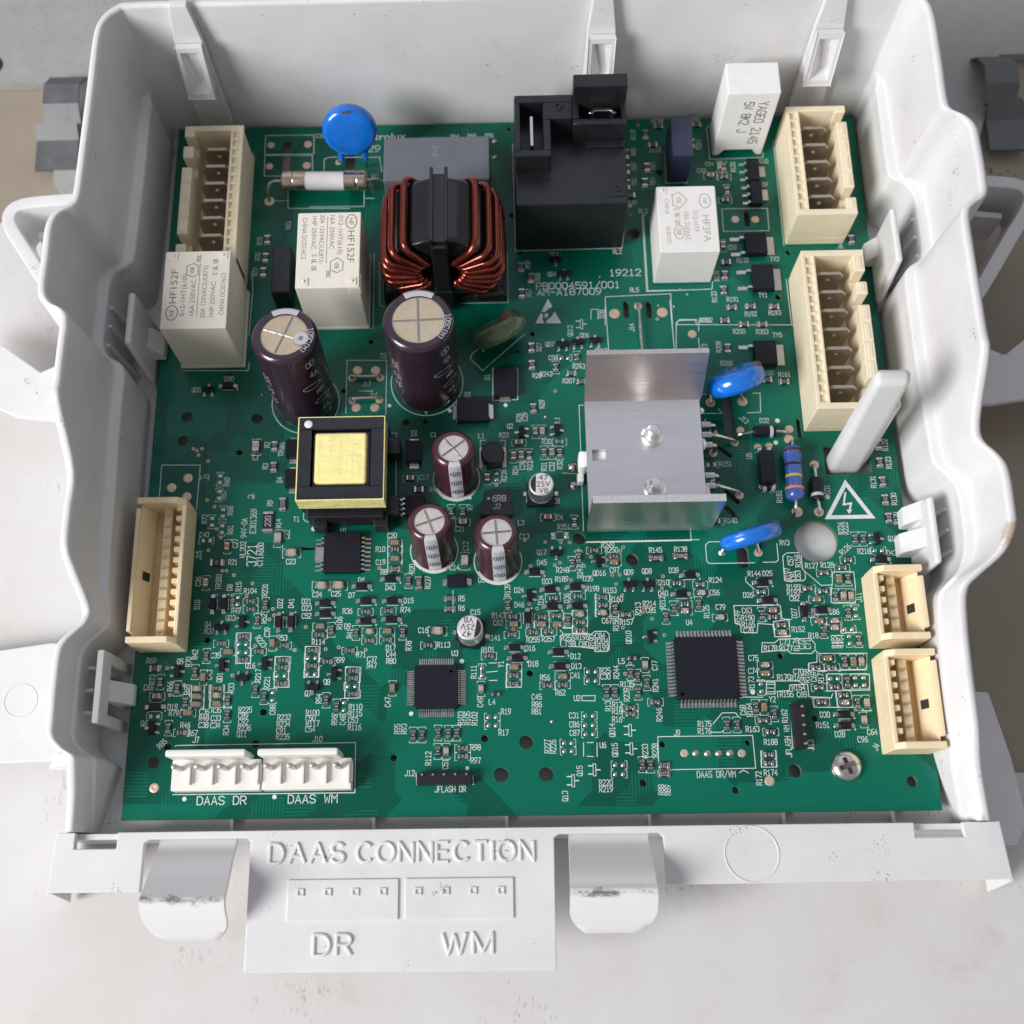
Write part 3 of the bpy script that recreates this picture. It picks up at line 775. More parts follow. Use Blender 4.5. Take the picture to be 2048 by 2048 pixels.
# snap clips standing at the back wall
def back_clip(x, lean, z1):
    m = MB(); hw = 4.2
    v = []; rows = [(-8, 0, hw), (10, 0, hw), (22, .2, hw*0.9), (34, .6, hw*0.82), (z1, 1.6, hw*0.5)]
    for z, d, h in rows:
        xx = x + lean*(z+8)/50
        v += [(xx-h, 89.2+d, z), (xx+h, 89.2+d, z), (xx+h, 91.2+d, z), (xx-h, 91.2+d, z)]
    fcs = [(0,3,2,1)]
    for k in range(len(rows)-1):
        a = 4*k
        fcs += [(a+i, a+(i+1) % 4, a+4+(i+1) % 4, a+4+i) for i in range(4)]
    e = 4*(len(rows)-1); fcs.append((e, e+1, e+2, e+3))
    t = MB(); t.add(v, fcs); m.beveled(t, 0.35, 0, 2, 0.6)
    p = tpart(m, 'snap_arm', 'tray')
    # hollow wedge head
    m = MB(); xx = x + lean*0.72
    a0, a1 = 18.5, 33.5
    x0, x1 = xx-3.3, xx+3.3
    yf0, yf1 = 85.2, 88.2     # the head leans out at its foot
    o_ = [(x0, yf0, a0), (x1, yf0, a0), (x1, yf1, a1), (x0, yf1, a1)]
    b_ = [(x0, 89.4, a0), (x1, 89.4, a0), (x1, 89.6, a1), (x0, 89.6, a1)]
    i_ = [(x0+1.1, yf0+.3, a0+1.6), (x1-1.1, yf0+.3, a0+1.6), (x1-1.1, yf1-.3, a1-1.6), (x0+1.1, yf1-.3, a1-1.6)]
    d_ = [(xx+0.2, 88.6, a0+2.2), (x1-1.3, 88.6, a0+2.6), (xx+.8, 89.1, a1-2.6), (x0+1.5, 89.1, a1-2.4)]
    t = MB(); t.add(o_+b_+i_+d_, [(0,1,5,4),(1,2,6,5),(2,3,7,6),(3,0,4,7),(4,5,6,7)] + [(k, 8+k, 8+(k+1) % 4, (k+1) % 4)[::-1] for k in range(4)] + [(8+k, 12+k, 12+(k+1) % 4, 8+(k+1) % 4)[::-1] for k in range(4)] + [(12,13,14,15)])
    m.beveled(t, 0.25, 0, 2, 0.8)
    tpart(m, 'wedge_head', 'tray', parent=p)
back_clip(-79.2, 0.5, 44.5)
back_clip(21.8, -1.2, 46)
back_clip(76.6, -1.6, 46)

# side snap clips in the wall pockets
def side_clip(s, xt, xb, y0, y1, zt, hooks, win=False):
    """Springy plate beside the board edge (s = +1 left, -1 right) with hooks gripping the board."""
    m = MB(); t = MB()
    def pt(x, y, z, d): return (x + s*d, y, z)
    yc0, yc1 = min(y0, y1), max(y0, y1)
    v = [pt(xb,yc0,-8,0),pt(xb,yc1,-8,0),pt(xb,yc1,-8,1.6),pt(xb,yc0,-8,1.6),pt(xt,yc0+1,zt,0),pt(xt,yc1-1,zt,0),pt(xt,yc1-1,zt,1.6),pt(xt,yc0+1,zt,1.6)]
    t.add(v, [(0,1,2,3),(7,6,5,4),(0,4,5,1),(1,5,6,2),(2,6,7,3),(3,7,4,0)])
    if win:
        def bar(ya, yb, za, zb):
            q = MB(); f = lambda z: xb + (xt-xb)*max(0, z)/zt
            q.add([pt(f(za),ya,za,0),pt(f(za),yb,za,0),pt(f(za),yb,za,1.6),pt(f(za),ya,za,1.6),pt(f(zb),ya,zb,0),pt(f(zb),yb,zb,0),pt(f(zb),yb,zb,1.6),pt(f(zb),ya,zb,1.6)], [(0,1,2,3),(7,6,5,4),(0,4,5,1),(1,5,6,2),(2,6,7,3),(3,7,4,0)])
            m.beveled(q, 0.45, 0, 2)
        zc = zt*0.62
        yh = sorted([hooks[-1][0], hooks[-1][1]])
        bar(yc0, yc1, zc, zt)
        for ya, yb in ((yc0+.1, yc0+2.6), (yh[0]+.1, yh[1]-.1), (yc1-2.6, yc1-.1)): bar(ya, yb, -8, zc+.5)
    else:
        m.beveled(t, 0.7, 0, 3)
    p = tpart(m, 'side_clip', 'tray')
    for ya, yb, reach, zz in hooks:
        m = MB(); t = MB()
        x1 = xb + s*1.2; x2 = xb + s*reach
        zb = zz+4.5
        v = [(x1-s*1.5,ya,0.3),(x1-s*1.5,yb,0.3),(x2,yb,0.4),(x2,ya,0.4),(x1-s*2.0,ya,zb+3),(x1-s*2.0,yb,zb+3),(x2,yb,zz),(x2,ya,zz)]
        t.add(v, [(0,1,2,3),(7,6,5,4),(0,4,5,1),(1,5,6,2),(2,6,7,3),(3,7,4,0)])
        m.beveled(t, 0.35)
        tpart(m, 'board_hook', 'tray', parent=p)
side_clip(1, -92.6, -92.4, 15.8, 31.2, 19.5, [(21.6, 27.4, 4.4, 3.2)])
side_clip(1, -94.6, -93.2, -54.2, -70.4, 12.0, [(-60.2, -65.0, 4.6, 2.4)], True)
side_clip(-1, 90.6, 91.8, 33.6, 50.0, 19.5, [(44.0, 49.2, 4.4, 3.2)])
side_clip(-1, 92.6, 91.6, -21.0, -38.6, 13.0, [(-21.6, -26.0, 3.6, 4.2), (-28.0, -32.8, 5.0, 4.2)])
# pocket ribs behind the side clips
for s, xw, ys in ((1, -98.6, (19.5, 24.5, 29.5)), (1, -96.6, (-57.5, -62.5, -67.5)), (-1, 96.6, (39.5, 44.5, 49.5)), (-1, 96.8, (-23.5, -28.5, -33.5))):
    for y in ys:
        m = MB(); t = MB()
        h = 13.5 if abs(y) < 50 and y > 0 else 8
        v = [(xw-s*2,y-.5,-8),(xw+s*3.2,y-.5,-8),(xw+s*3.2,y+.5,-8),(xw-s*2,y+.5,-8),(xw-s*2,y-.4,h),(xw+s*.6,y-.4,h),(xw+s*.6,y+.4,h),(xw-s*2,y+.4,h)]
        t.add(v, [(0,3,2,1),(4,5,6,7),(0,1,5,4),(1,2,6,5),(2,3,7,6),(3,0,4,7)]); m.beveled(t, 0.2)
        tpart(m, 'pocket_rib', 'tray')

# tall post passing through the board corner: blunt arm with a second finger
m = MB(); t = MB()
v = [(73.8,-11.4,-8),(81.2,-11.4,-8),(82.6,-7.0,-8),(72.9,-7.0,-8),(73.4,-6.6,40),(81.0,-6.2,40),(81.8,-2.4,39.4),(73.8,-2.6,40)]
t.add(v, [(0,3,2,1),(4,5,6,7),(0,1,5,4),(1,2,6,5),(2,3,7,6),(3,0,4,7)])
m.beveled(t, 1.5, 0, 4)
po = tpart(m, 'board_post', 'tray', 'white blunt post rising through the board beside the long connector')
m = MB(); t = MB()
v = [(80.4,-9.6,-8),(83.4,-8.6,-8),(83.2,-5.0,-8),(80.2,-5.0,-8),(80.2,-6.0,26),(83.4,-5.6,26),(83.4,-2.8,26),(80.2,-3.0,26)]
t.add(v, [(0,3,2,1),(4,5,6,7),(0,1,5,4),(1,2,6,5),(2,3,7,6),(3,0,4,7)]); m.beveled(t, 0.8, 0, 3)
tpart(m, 'post_finger', 'tray', parent=po)

# brackets and ears outside the walls
def band(path, th, z0, z1, b=0.6):
    m = MB(); t = MB(); P = [Vector(p) for p in path]; n = len(P); v = []
    for i in range(n):
        d = (P[min(i+1, n-1)]-P[max(i-1, 0)]).normalized(); nn = Vector((-d.y, d.x))*th/2
        a, c = P[i]+nn, P[i]-nn
        v += [(a.x,a.y,z0),(c.x,c.y,z0),(c.x,c.y,z1),(a.x,a.y,z1)]
    f = [(0,1,2,3)[::-1], tuple(4*(n-1)+k for k in range(4))]
    for i in range(n-1):
        for k in range(4):
            f.append((4*i+k, 4*i+(k+1) % 4, 4*i+4+(k+1) % 4, 4*i+4+k))
    t.add(v, f); m.beveled(t, b, 0, 2, 0.9)
    return m
for s in (1, -1):
    pth = [(-102, 61.5), (-116, 61), (-124.5, 60), (-127.2, 57.5), (-126.6, 53.5), (-121, 45), (-112, 31.5), (-106, 24)]
    tpart(band([(x*s - (0.6 if s < 0 else 0), y) for x, y in catmull(pth, 3)], 3.4, -3, 12), 'side_bracket', 'tray')
    tpart(band([(x*s, y) for x, y in catmull([(-101, 56.5), (-114, 55.6), (-122, 54.6)], 3)], 1.8, -5, 6, 0.4), 'bracket_web', 'tray')
    m = MB(); t = MB()
    t.prism([(x*s, y) for x, y in ((-99,66),(-112,67),(-127,66.4),(-131,64.5),(-131,61),(-99,61))], -6, 2); m.beveled(t, 0.8)
    tpart(m, 'bracket_plate', 'tray')
    m = MB(); t = MB()
    t.prism([(x*s, y) for x, y in ((-99,24),(-117,22.6),(-121,20.6),(-131,28),(-146,33),(-146,15.5),(-133,12),(-126,8.6),(-116,7.2),(-99,7.6))], -5, -3); m.beveled(t, 0.5)
    tpart(m, 'mounting_ear', 'tray')
for s, yo in ((1, 0), (-1, -7)):
    m = MB(); t = MB()
    t.prism([(x*s, y+yo) for x, y in ((-98,-49),(-113,-48),(-150,-53),(-150,-77),(-107,-75.9),(-98,-77))] if s > 0 else [(98,-62),(107,-63),(110,-78),(111.5,-92),(108.5,-97),(98,-98)], -10, -8); m.beveled(t, 0.5)
    e = tpart(m, 'mounting_ear', 'tray')
    if s > 0:
        m = MB(); m.tube([(-118.6+3.9*math.cos(a*math.pi/24), -61.8+3.9*math.sin(a*math.pi/24), -8) for a in range(48)], 0.14, 6, closed=True)
        tpart(m, 'ejector_ring', 'tray', parent=e)
for pts in (((-110.5,-52.4,-8),(-108.5,-50.6,-8),(-96.5,-46.6,14.5),(-96.8,-49.6,15.5)), ((-109.8,-77.8,-8),(-109.0,-74.6,-8),(-98.4,-76.2,11),(-98.8,-78.8,10))):
    m = MB(); t = MB(); A_, B_, C_, D_ = pts
    t.add([A_, B_, (C_[0], C_[1], -8), (D_[0], D_[1], -8), (A_[0], A_[1], A_[2]+1.2), (B_[0], B_[1], B_[2]+1.2), C_, D_],
          [(0,3,2,1),(4,5,6,7),(0,1,5,4),(1,2,6,5),(2,3,7,6),(3,0,4,7)]); m.beveled(t, 0.4)
    tpart(m, 'wall_gusset', 'tray')

# ================================================================ circuit board
board = thing('circuit_board', 'green circuit board crowded with relays, capacitors, connectors and chips, inside the white tray', 'circuit board', (0, 0, -1.6*MM))
def part(mb, name, mats, label=None, parent=None, smooth=35, kind=None):
    mb.v = [(x, y, z+1.6) for x, y, z in mb.v]
    return mb.build(name, mats, parent or board, label, smooth, kind)

LAYOUT = """k -74.6 -36.1 90
d -72.7 -41.3 90
d -70.1 -41.3 90
p -66.9 -40.5 90
r -63.9 -40.8 0
r -63.8 -42.7 0
r -60.4 -41.6 90
d -57.1 -45.8 90
d -54.2 -45.8 90
q -65.5 -45.7 R
r -62.1 -45.4 90
q -70.3 -46.9 U
r -70.2 -50.7 0
r -65.1 -49.1 0
p -65.2 -50.8 0
p -65.1 -52.7 0
r -64.9 -54.6 0
c -58.3 -50.8 90
r -55.7 -51.4 0
r -61.4 -52.7 0
c -68.5 -52.7 0
r -73.4 -53.5 90
R -85.1 -56.3 0
q -79.8 -57.1 R
r -75.8 -57.2 90
c -73.8 -58.5 90
q -69.6 -55.8 L
r -83.6 -59.4 90
r -79.6 -60.9 90
k -75.1 -61.1 0
c -75.0 -62.9 0
c -75.0 -64.7 0
r -77.5 -64.1 90
r -70.6 -61.1 0
k -70.5 -62.7 0
c -70.3 -64.6 0
r -67.9 -63.8 90
r -67.8 -67.1 90
q -64.8 -58.8 D
q -59.8 -55.6 L
r -61.7 -61.5 90
r -59.7 -63.1 90
p -57.7 -63.0 90
r -55.7 -54.8 0
r -55.8 -56.5 0
p -56.0 -58.3 0
r -55.8 -60.2 0
c -84.1 -62.7 0
d -84.3 -65.1 0
p -84.4 -67.2 0
c -76.8 -66.6 0
q -84.6 -69.9 L
r -81.0 -69.9 90
r -78.0 -71.0 0
t -76.5 -35.7 90 C26
t -71.7 -35.9 90 TRSB2
t -76.4 -41.3 90 D10
t -69.0 -37.3 90 D8
t -66.9 -37.1 90 R15
t -64.1 -38.2 0 R104
t -67.2 -42.9 0 R49
t -60.7 -38.0 90 R231
t -57.0 -41.3 90 D22
t -54.4 -41.3 90 D41
t -68.4 -44.6 0 QD3
t -60.6 -44.9 90 R52
t -73.5 -46.1 0 Q4
t -73.1 -47.7 0 R37
t -61.0 -50.3 -52 R223
t -59.7 -48.1 90 C39
t -56.1 -49.5 0 R53
t -71.4 -53.4 0 C35
t -76.1 -53.1 90 R42
t -77.5 -54.8 90 R70
t -86.1 -54.4 0 R69
t -79.4 -54.7 0 Q5
t -72.5 -57.9 90 C43
t -70.1 -58.5 90 QD1
t -85.5 -58.8 90 R73
t -86.2 -60.6 0 C66
t -81.3 -60.4 90 R66
t -77.4 -61.2 90 R65
t -67.3 -61.0 90 R33
t -67.9 -70.5 90 R34
t -63.2 -55.9 0 Q16
t -61.3 -58.2 90 R217
t -59.2 -59.9 90 R221
t -57.6 -66.1 90 C88
t -80.4 -65.1 0 D19
t -80.0 -66.5 0 R79
t -73.1 -66.3 0 C36
t -70.4 -66.0 0 R35
t -73.1 -67.7 0 R48
t -70.4 -67.8 0 C33
t -73.1 -69.3 0 C38
t -70.4 -69.4 0 C34
t -86.6 -68.8 0 Q6
t -77.2 -69.3 0 R46
t -75.4 -71.1 0 R67
t -63.8 -66.0 0 R225
t -64.2 -67.3 0 C89
t -64.1 -68.7 0 C92
t -63.8 -70.1 0 R236
t -64.3 -71.5 0 Q11
t -54.9 -67.8 0 R232
t -55.0 -69.3 0 R234
t -55.4 -70.8 0 C91
t -55.0 -72.2 0 R235
l -66.7 -48.2 -66.3 -55.3 -63.2 -55.3 -63.6 -48.2 -66.7 -48.2
l -57.6 -53.9 -57.5 -60.9 -54.3 -61.0 -54.3 -53.9 -57.6 -53.9
l -76.4 -60.2 -76.2 -65.5
l -73.5 -60.2 -73.4 -65.5
l -72.0 -60.2 -71.9 -65.3
l -69.0 -60.3 -68.8 -65.3
h -73.5 -49.8 0.74
h -59.7 -66.6 0.76
v -71.0 -33.2
v -70.0 -33.2
v -68.2 -34.3
v -63.7 -36.4
v -64.9 -39.4
v -68.3 -39.2
v -68.2 -40.4
v -68.3 -41.5
v -58.6 -42.6
v -58.3 -44.1
v -59.3 -45.1
v -55.9 -44.8
v -62.3 -51.3
v -53.1 -52.4
v -82.3 -56.2
v -67.2 -58.1
v -81.2 -62.4
v -78.1 -60.2
C -47.5 -37.3 0
C -43.5 -37.3 0
d -38.0 -37.6 0
d -31.3 -35.9 0
R -30.2 -33.6 0
r -27.1 -36.4 90
S681 -24.7 -36.9 90
d -36.9 -41.1 0
d -30.8 -41.2 0
d -46.4 -41.5 0
d -46.3 -44.0 0
r -37.0 -43.7 0
r -31.7 -43.6 0
R -17.5 -40.9 0
R -17.5 -43.3 0
d -36.8 -45.9 0
d -30.9 -45.6 0
c -47.4 -47.0 0
r -47.5 -49.0 0
r -44.8 -47.8 90
r -39.1 -48.6 90
k -36.0 -48.4 0
r -36.0 -50.5 0
c -31.9 -48.4 0
r -31.9 -50.4 0
r -28.3 -48.7 90
C -20.3 -48.5 0
r -22.4 -51.8 0
r -49.0 -52.6 0
p -49.1 -54.3 0
r -49.0 -56.2 0
p -49.1 -58.0 0
r -40.5 -52.8 0
r -45.5 -55.3 0
q -43.8 -58.2 L
q -48.6 -61.2 D
r -39.5 -57.5 0
r -39.6 -59.2 0
p -39.8 -61.0 0
r -39.5 -62.8 0
r -45.5 -64.1 90
r -43.1 -65.6 90
p -41.4 -65.5 90
c -30.5 -61.6 90
t -48.4 -39.3 0 C24
t -44.0 -39.2 0 C25
t -38.1 -36.0 0 D6
t -31.3 -37.9 0 D43
t -32.9 -34.1 0 R8
t -26.3 -33.4 90 R20
t -22.6 -36.8 90 R237
t -40.3 -39.6 0 D7
t -27.0 -41.1 0 D15
t -50.8 -40.9 0 D21
t -50.7 -42.5 0 D23
t -50.7 -44.4 0 C52
t -41.2 -43.4 0 R36
t -27.7 -43.3 0 R74
t -14.7 -40.8 0 R5
t -14.7 -43.1 0 R6
t -43.0 -46.2 90 R106
t -47.7 -50.6 0 R114
t -41.1 -47.0 0 D9
t -40.6 -48.7 90 R41
t -26.9 -51.8 90 R78
t -23.6 -48.2 0 C16
t -18.9 -51.7 0 R113
t -16.3 -53.7 0 U3
t -37.8 -53.7 0 R71
t -42.7 -54.9 0 R99
t -35.3 -54.8 0 C37
t -35.3 -56.3 0 R47
t -31.0 -52.2 0 D17
t -30.9 -53.7 0 C44
t -30.9 -55.3 0 R80
t -45.5 -59.9 0 Q8
t -49.7 -62.5 0 Q7
t -47.2 -63.7 90 R94
t -43.5 -68.6 90 R96
t -41.6 -68.6 90 C48
t -38.8 -65.7 0 R110
t -38.8 -67.2 0 R115
t -39.3 -68.7 0 C53
t -38.9 -70.3 0 R116
t -48.5 -66.9 0 R100
t -48.9 -68.1 0 C50
t -48.4 -69.3 0 R117
t -48.9 -70.6 0 C54
t -31.5 -64.7 90 C47
l -50.7 -51.6 -50.6 -58.7 -47.5 -58.7 -47.5 -51.7 -50.7 -51.6
l -41.3 -56.5 -41.3 -63.7 -38.1 -63.7 -38.0 -56.6 -41.3 -56.5
o -26.2 -67.4 0.53
o -14.7 -55.6 0.54
v -50.8 -47.0
v -46.0 -52.3
v -43.0 -51.9
v -36.8 -52.6
v -34.0 -33.1
v -53.2 -52.4
P 8.6 -25.9 0
H 13.1 -26.7 1.49
H 25.3 -32.1 1.48
q 7.6 -30.2 D
d 2.4 -34.8 0
r 11.2 -32.8 90
r 12.8 -31.4 90
r 16.5 -29.7 0
q 17.4 -32.4 L
r 21.0 -31.3 0
c 21.0 -32.7 0
q 24.3 -38.1 U
q 28.6 -38.2 U
S096 30.9 -31.9 0
d 5.9 -39.0 0
d 11.8 -38.5 0
q 1.1 -40.5 L
d 0.6 -45.7 90
r 6.5 -41.1 0
d 6.3 -43.1 0
r 12.3 -40.7 0
d 12.1 -43.1 0
r -4.0 -42.6 90
r -2.8 -45.4 0
c -2.7 -47.2 0
r -3.2 -49.6 0
r 3.8 -45.6 0
c 3.7 -47.3 0
r 7.2 -45.3 0
c 7.3 -47.4 0
r 9.8 -46.5 90
k 12.6 -45.1 0
r 12.6 -46.9 0
r 12.5 -48.8 0
r 1.8 -49.1 0
r 5.4 -49.0 0
r 18.0 -41.1 0
r 18.0 -43.0 0
k 17.9 -44.8 0
r 20.8 -43.9 90
r 23.3 -45.3 0
q 28.5 -50.6 L
d -2.6 -52.6 0
d -2.0 -55.1 0
c -2.8 -57.2 0
r -2.9 -59.1 0
r -3.0 -61.0 0
r 4.7 -61.5 0
c 8.2 -59.5 0
r 8.1 -61.4 0
d 7.4 -53.8 0
d 7.6 -57.1 0
p 14.9 -58.4 0
p 14.8 -60.5 0
b 24.1 -55.5 0
k 27.0 -57.1 90
r 23.6 -58.8 90
r 25.1 -59.8 90
r 27.2 -61.2 90
r 18.0 -63.2 90
r 19.9 -63.2 90
r 25.1 -63.3 90
h 0.8 -58.6 0.76
t 0.2 -25.9 0 C13
t 4.2 -29.9 0 Q17
t 4.2 -32.4 0 D45
t 9.0 -34.3 0 R248
t 13.0 -34.8 90 R247
t 19.8 -28.4 0 R249
t 20.6 -29.6 0 R250
t 17.5 -35.2 0 QD16
t 21.1 -34.5 0 C97
t 24.4 -35.1 0 QD9
t 28.6 -34.9 0 QD8
t 30.9 -29.8 0 R145
t 5.3 -37.0 0 D33
t 8.7 -36.5 0 R189
t 14.8 -36.5 0 D35
t 15.8 -38.9 0 R198
t -1.3 -39.0 0 D24
t -1.3 -42.5 0 D46
t 3.7 -41.5 90 D34
t 9.7 -41.1 90 D36
t -4.0 -39.0 90 R139
t 1.7 -50.8 0 R255
t 5.2 -50.7 0 R257
t 9.7 -50.5 0 R256
t 13.0 -50.4 0 R196
t 17.1 -50.1 0 C84
t 10.3 -51.9 0 C98
t 13.3 -52.0 0 C80
t 15.2 -51.4 90 R190
t 17.4 -51.4 0 R204
t 17.4 -52.9 0 R199
t 19.8 -39.4 0 R153
t 21.2 -41.5 0 R160
t 18.8 -46.6 0 C67
t 20.8 -47.5 90 R158
t 23.3 -47.0 0 R157
t 26.1 -43.9 90 R213
t 28.8 -42.7 0 R214
t 29.0 -44.3 0 C85
t 23.6 -50.6 90 QD10
t 1.0 -52.8 0 D16
t 1.6 -56.4 0 D18
t 4.2 -59.6 0 R56
t 11.1 -59.2 0 C41
t 7.6 -63.1 0 R62
t 11.3 -54.8 0 D12
t 11.4 -57.1 0 D13
t 18.0 -58.2 0 R25
t 17.9 -59.6 0 C30
t 11.3 -64.4 0 U2
t 20.4 -58.6 90 R244
t 21.7 -56.1 0 L5
t 29.2 -57.2 90 C77
t 22.7 -61.4 0 R135
t 29.1 -61.7 90 R241
t 22.5 -63.8 90 R239
l 8.0 -48.7 8.7 -49.6 15.1 -49.7 15.9 -49.1 18.5 -49.1 19.2 -49.8 19.0 -53.4 18.5 -53.8 15.8 -53.8 15.6 -53.1 11.9 -52.6 8.0 -52.5 7.9 -50.0 8.7 -49.6
l -4.4 -56.5 -4.6 -61.7 -1.2 -61.7 -1.0 -56.5 -4.4 -56.5
l 12.4 -63.9 15.4 -63.9 15.3 -65.1 12.4 -65.0 12.4 -63.9
l 2.1 -44.8 2.1 -47.9
l 8.8 -44.7 8.7 -48.0 10.8 -48.2
l 11.0 -43.9 10.8 -49.4 14.2 -49.5 14.4 -44.3
l 16.5 -40.2 16.3 -45.5
l 19.7 -40.2 19.6 -45.5
l 14.6 -27.7 35.6 -27.5
v 5.1 -27.4
v 8.8 -27.5
v 10.8 -27.6
v 12.9 -29.5
v 15.7 -31.2
v 14.0 -33.4
v 7.2 -33.1
v 8.4 -32.5
v 1.5 -33.2
v 10.9 -36.7
v 20.5 -35.7
v 22.2 -35.7
v 21.3 -37.9
v 22.6 -40.6
v 23.4 -29.0
v 22.7 -29.8
v 32.3 -36.2
v 31.9 -39.1
v 27.5 -43.7
v 27.2 -44.7
v 29.2 -46.3
v 22.4 -48.3
v 31.8 -50.2
v 2.8 -43.5
v 1.0 -42.3
v -2.8 -48.3
v 23.6 -56.7
v 22.4 -59.0
v 23.7 -62.4
S096 36.7 -31.5 0
d 38.5 -36.1 0
r 35.4 -38.0 0
r 40.8 -38.4 0
k 40.9 -40.4 0
d 36.2 -40.6 0
r 40.1 -43.0 90
r 34.3 -43.9 90
r 36.9 -43.0 0
k 36.8 -44.7 0
r 32.4 -45.9 90
k 44.8 -46.3 0
d 55.2 -38.1 0
r 54.7 -40.4 0
d 56.0 -42.4 0
k 54.2 -57.5 0
c 54.1 -59.5 0
r 54.4 -45.7 90
c 57.0 -44.8 0
r 56.9 -46.4 0
t 36.8 -29.7 0 R138
t 34.9 -34.8 0 D39
t 32.1 -37.7 0 R210
t 44.4 -37.3 0 R124
t 44.0 -40.3 0 C56
t 32.1 -40.3 0 D40
t 41.8 -44.8 90 R125
t 31.8 -42.5 90 R212
t 45.1 -43.8 0 C79
t 37.7 -47.3 0 U4
t 53.5 -35.9 0 R144
t 56.6 -35.9 0 D25
t 51.7 -41.0 0 D26
t 51.1 -44.7 0 C63
t 51.2 -46.4 0 R150
t 51.2 -48.0 0 R165
t 51.1 -49.4 0 C78
t 48.8 -46.2 90 R149
t 51.7 -55.8 0 C75
t 51.4 -58.8 0 C74
t 50.8 -61.6 90 R173
l 46.3 -28.0 43.5 -28.0 42.7 -28.8 42.7 -32.6 43.2 -33.3 53.8 -33.3
l 55.8 -33.2 58.8 -33.2 59.4 -32.7 59.4 -28.7
l 39.4 -25.5 39.4 -27.6 20.3 -27.7
l 48.2 -43.5 58.9 -43.6 59.0 -46.8 61.1 -47.0
l 48.2 -43.5 48.2 -47.7 49.4 -48.1 49.4 -49.8 53.0 -50.0 53.4 -47.8 56.8 -48.1 57.0 -51.0 60.5 -51.0
l 51.5 -36.7 51.4 -37.8 53.0 -39.4
v 61.9 -37.8
r 77.7 -27.9 90
r 79.6 -27.9 90
q 82.7 -28.0 R
r 75.5 -33.0 0
p 82.9 -30.8 0
d 83.1 -33.0 0
r 69.7 -36.0 0
r 74.0 -34.9 0
c 72.9 -37.5 90
r 75.0 -37.5 90
r 65.6 -39.7 0
r 69.0 -40.4 0
c 67.3 -42.4 0
r 71.7 -41.6 90
k 73.5 -41.6 90
k 75.2 -41.7 90
d 64.1 -45.2 90
d 68.1 -44.9 0
r 74.2 -45.6 90
p 76.0 -45.5 90
c 67.3 -47.5 0
k 70.9 -47.5 0
k 70.7 -49.1 0
r 68.2 -49.8 90
p 73.9 -49.5 0
p 73.9 -51.9 90
r 75.9 -52.0 90
r 58.7 -48.3 0
k 58.8 -50.1 0
c 68.4 -56.2 0
r 65.7 -58.3 0
r 69.3 -58.3 0
r 72.2 -57.0 90
c 74.1 -57.0 90
k 75.9 -57.0 90
p 69.5 -60.8 0
r 69.4 -62.7 0
r 72.3 -61.6 90
p 74.2 -61.5 90
p 76.1 -61.5 90
r 65.9 -62.8 0
p 52.9 -62.6 90
h 57.9 -55.4 0.72
t 61.2 -28.5 0 RV3
t 74.7 -25.2 90 R224
t 75.8 -25.2 90 R222
t 86.6 -27.9 0 Q12
t 75.2 -30.4 40 R126
t 79.5 -30.9 0 R218
t 85.9 -31.4 0 D42
t 67.0 -34.2 0 R127
t 70.6 -34.1 0 R128
t 62.3 -39.3 0 R195
t 62.2 -40.6 0 R192
t 62.3 -42.0 0 C82
t 61.2 -36.2 90 R197
t 62.5 -36.5 90 C81
t 63.6 -36.5 90 C63
t 62.2 -32.9 90 C57
t 63.9 -33.0 90 R156
t 61.9 -45.5 90 D27
t 66.4 -46.0 0 D29
t 71.1 -45.3 0 C86
t 65.8 -50.8 0 R18
t 62.5 -49.3 0 R152
t 59.2 -52.2 0 C73
t 55.8 -53.6 0 R178
t 59.3 -53.7 0 R177
t 61.7 -52.8 90 R176
t 62.9 -52.8 90 C72
t 64.3 -52.8 90 C71
t 61.6 -59.1 0 C70
t 58.2 -60.3 0 R170
t 61.2 -60.5 0 R169
t 63.3 -60.1 90 R168
t 64.9 -60.3 90 C69
t 66.5 -60.3 90 R171
t 61.3 -62.7 0 R154
t 58.5 -64.2 0 R155
t 61.9 -64.3 0 C65
t 55.2 -65.3 0 Y2
t 77.1 -42.0 90 J11
t 70.4 -52.3 90 R182
t 71.6 -52.3 90 R183
l 64.4 -31.0 61.6 -31.0 60.5 -31.8 60.4 -37.6 61.0 -37.9 64.8 -37.8 65.3 -37.2 65.3 -35.6 68.8 -39.0 71.3 -38.9
l 64.8 -31.9 64.8 -35.0 65.3 -35.6
l 71.7 -35.8 71.3 -38.9 71.0 -39.9 70.6 -43.1 76.2 -43.2 76.6 -39.3 76.6 -35.9 71.7 -35.8
l 54.0 -52.3 56.8 -52.4 57.9 -51.5 65.1 -51.5 66.0 -52.8 65.8 -54.2 65.0 -55.0 60.3 -54.9 59.5 -54.0 53.7 -54.5 54.0 -52.3
l 65.8 -54.2 66.6 -55.0 77.5 -55.1 77.0 -58.9 64.0 -58.9 64.1 -57.2 66.0 -57.0 66.2 -55.1
l 68.0 -59.7 77.5 -59.9 77.2 -63.5 67.6 -63.6 68.0 -59.7
l 56.5 -64.9 56.4 -63.5 59.2 -63.4 59.4 -62.1 63.4 -62.0 63.4 -64.8 68.3 -65.1
l 54.2 -61.4 56.1 -61.4 55.9 -64.1 53.9 -64.1 54.2 -61.4
l 54.1 -61.9 56.0 -61.9
l 54.0 -62.7 56.0 -62.8
l 54.0 -63.6 55.9 -63.6
l 52.1 -61.1 61.3 -61.2 62.5 -61.9
l 57.0 -47.4 60.6 -47.0 60.5 -50.8 57.0 -51.0 57.0 -47.4
l 72.3 -47.4 72.2 -50.4 75.6 -50.2
l 70.1 -50.9 72.7 -50.9
l 70.0 -51.6 72.6 -51.7
l 70.0 -52.5 72.5 -52.5
l 69.9 -53.3 72.4 -53.3
o 50.9 -63.6 0.57
r 66.2 -66.1 0
r 71.2 -64.6 0
k 71.3 -66.3 0
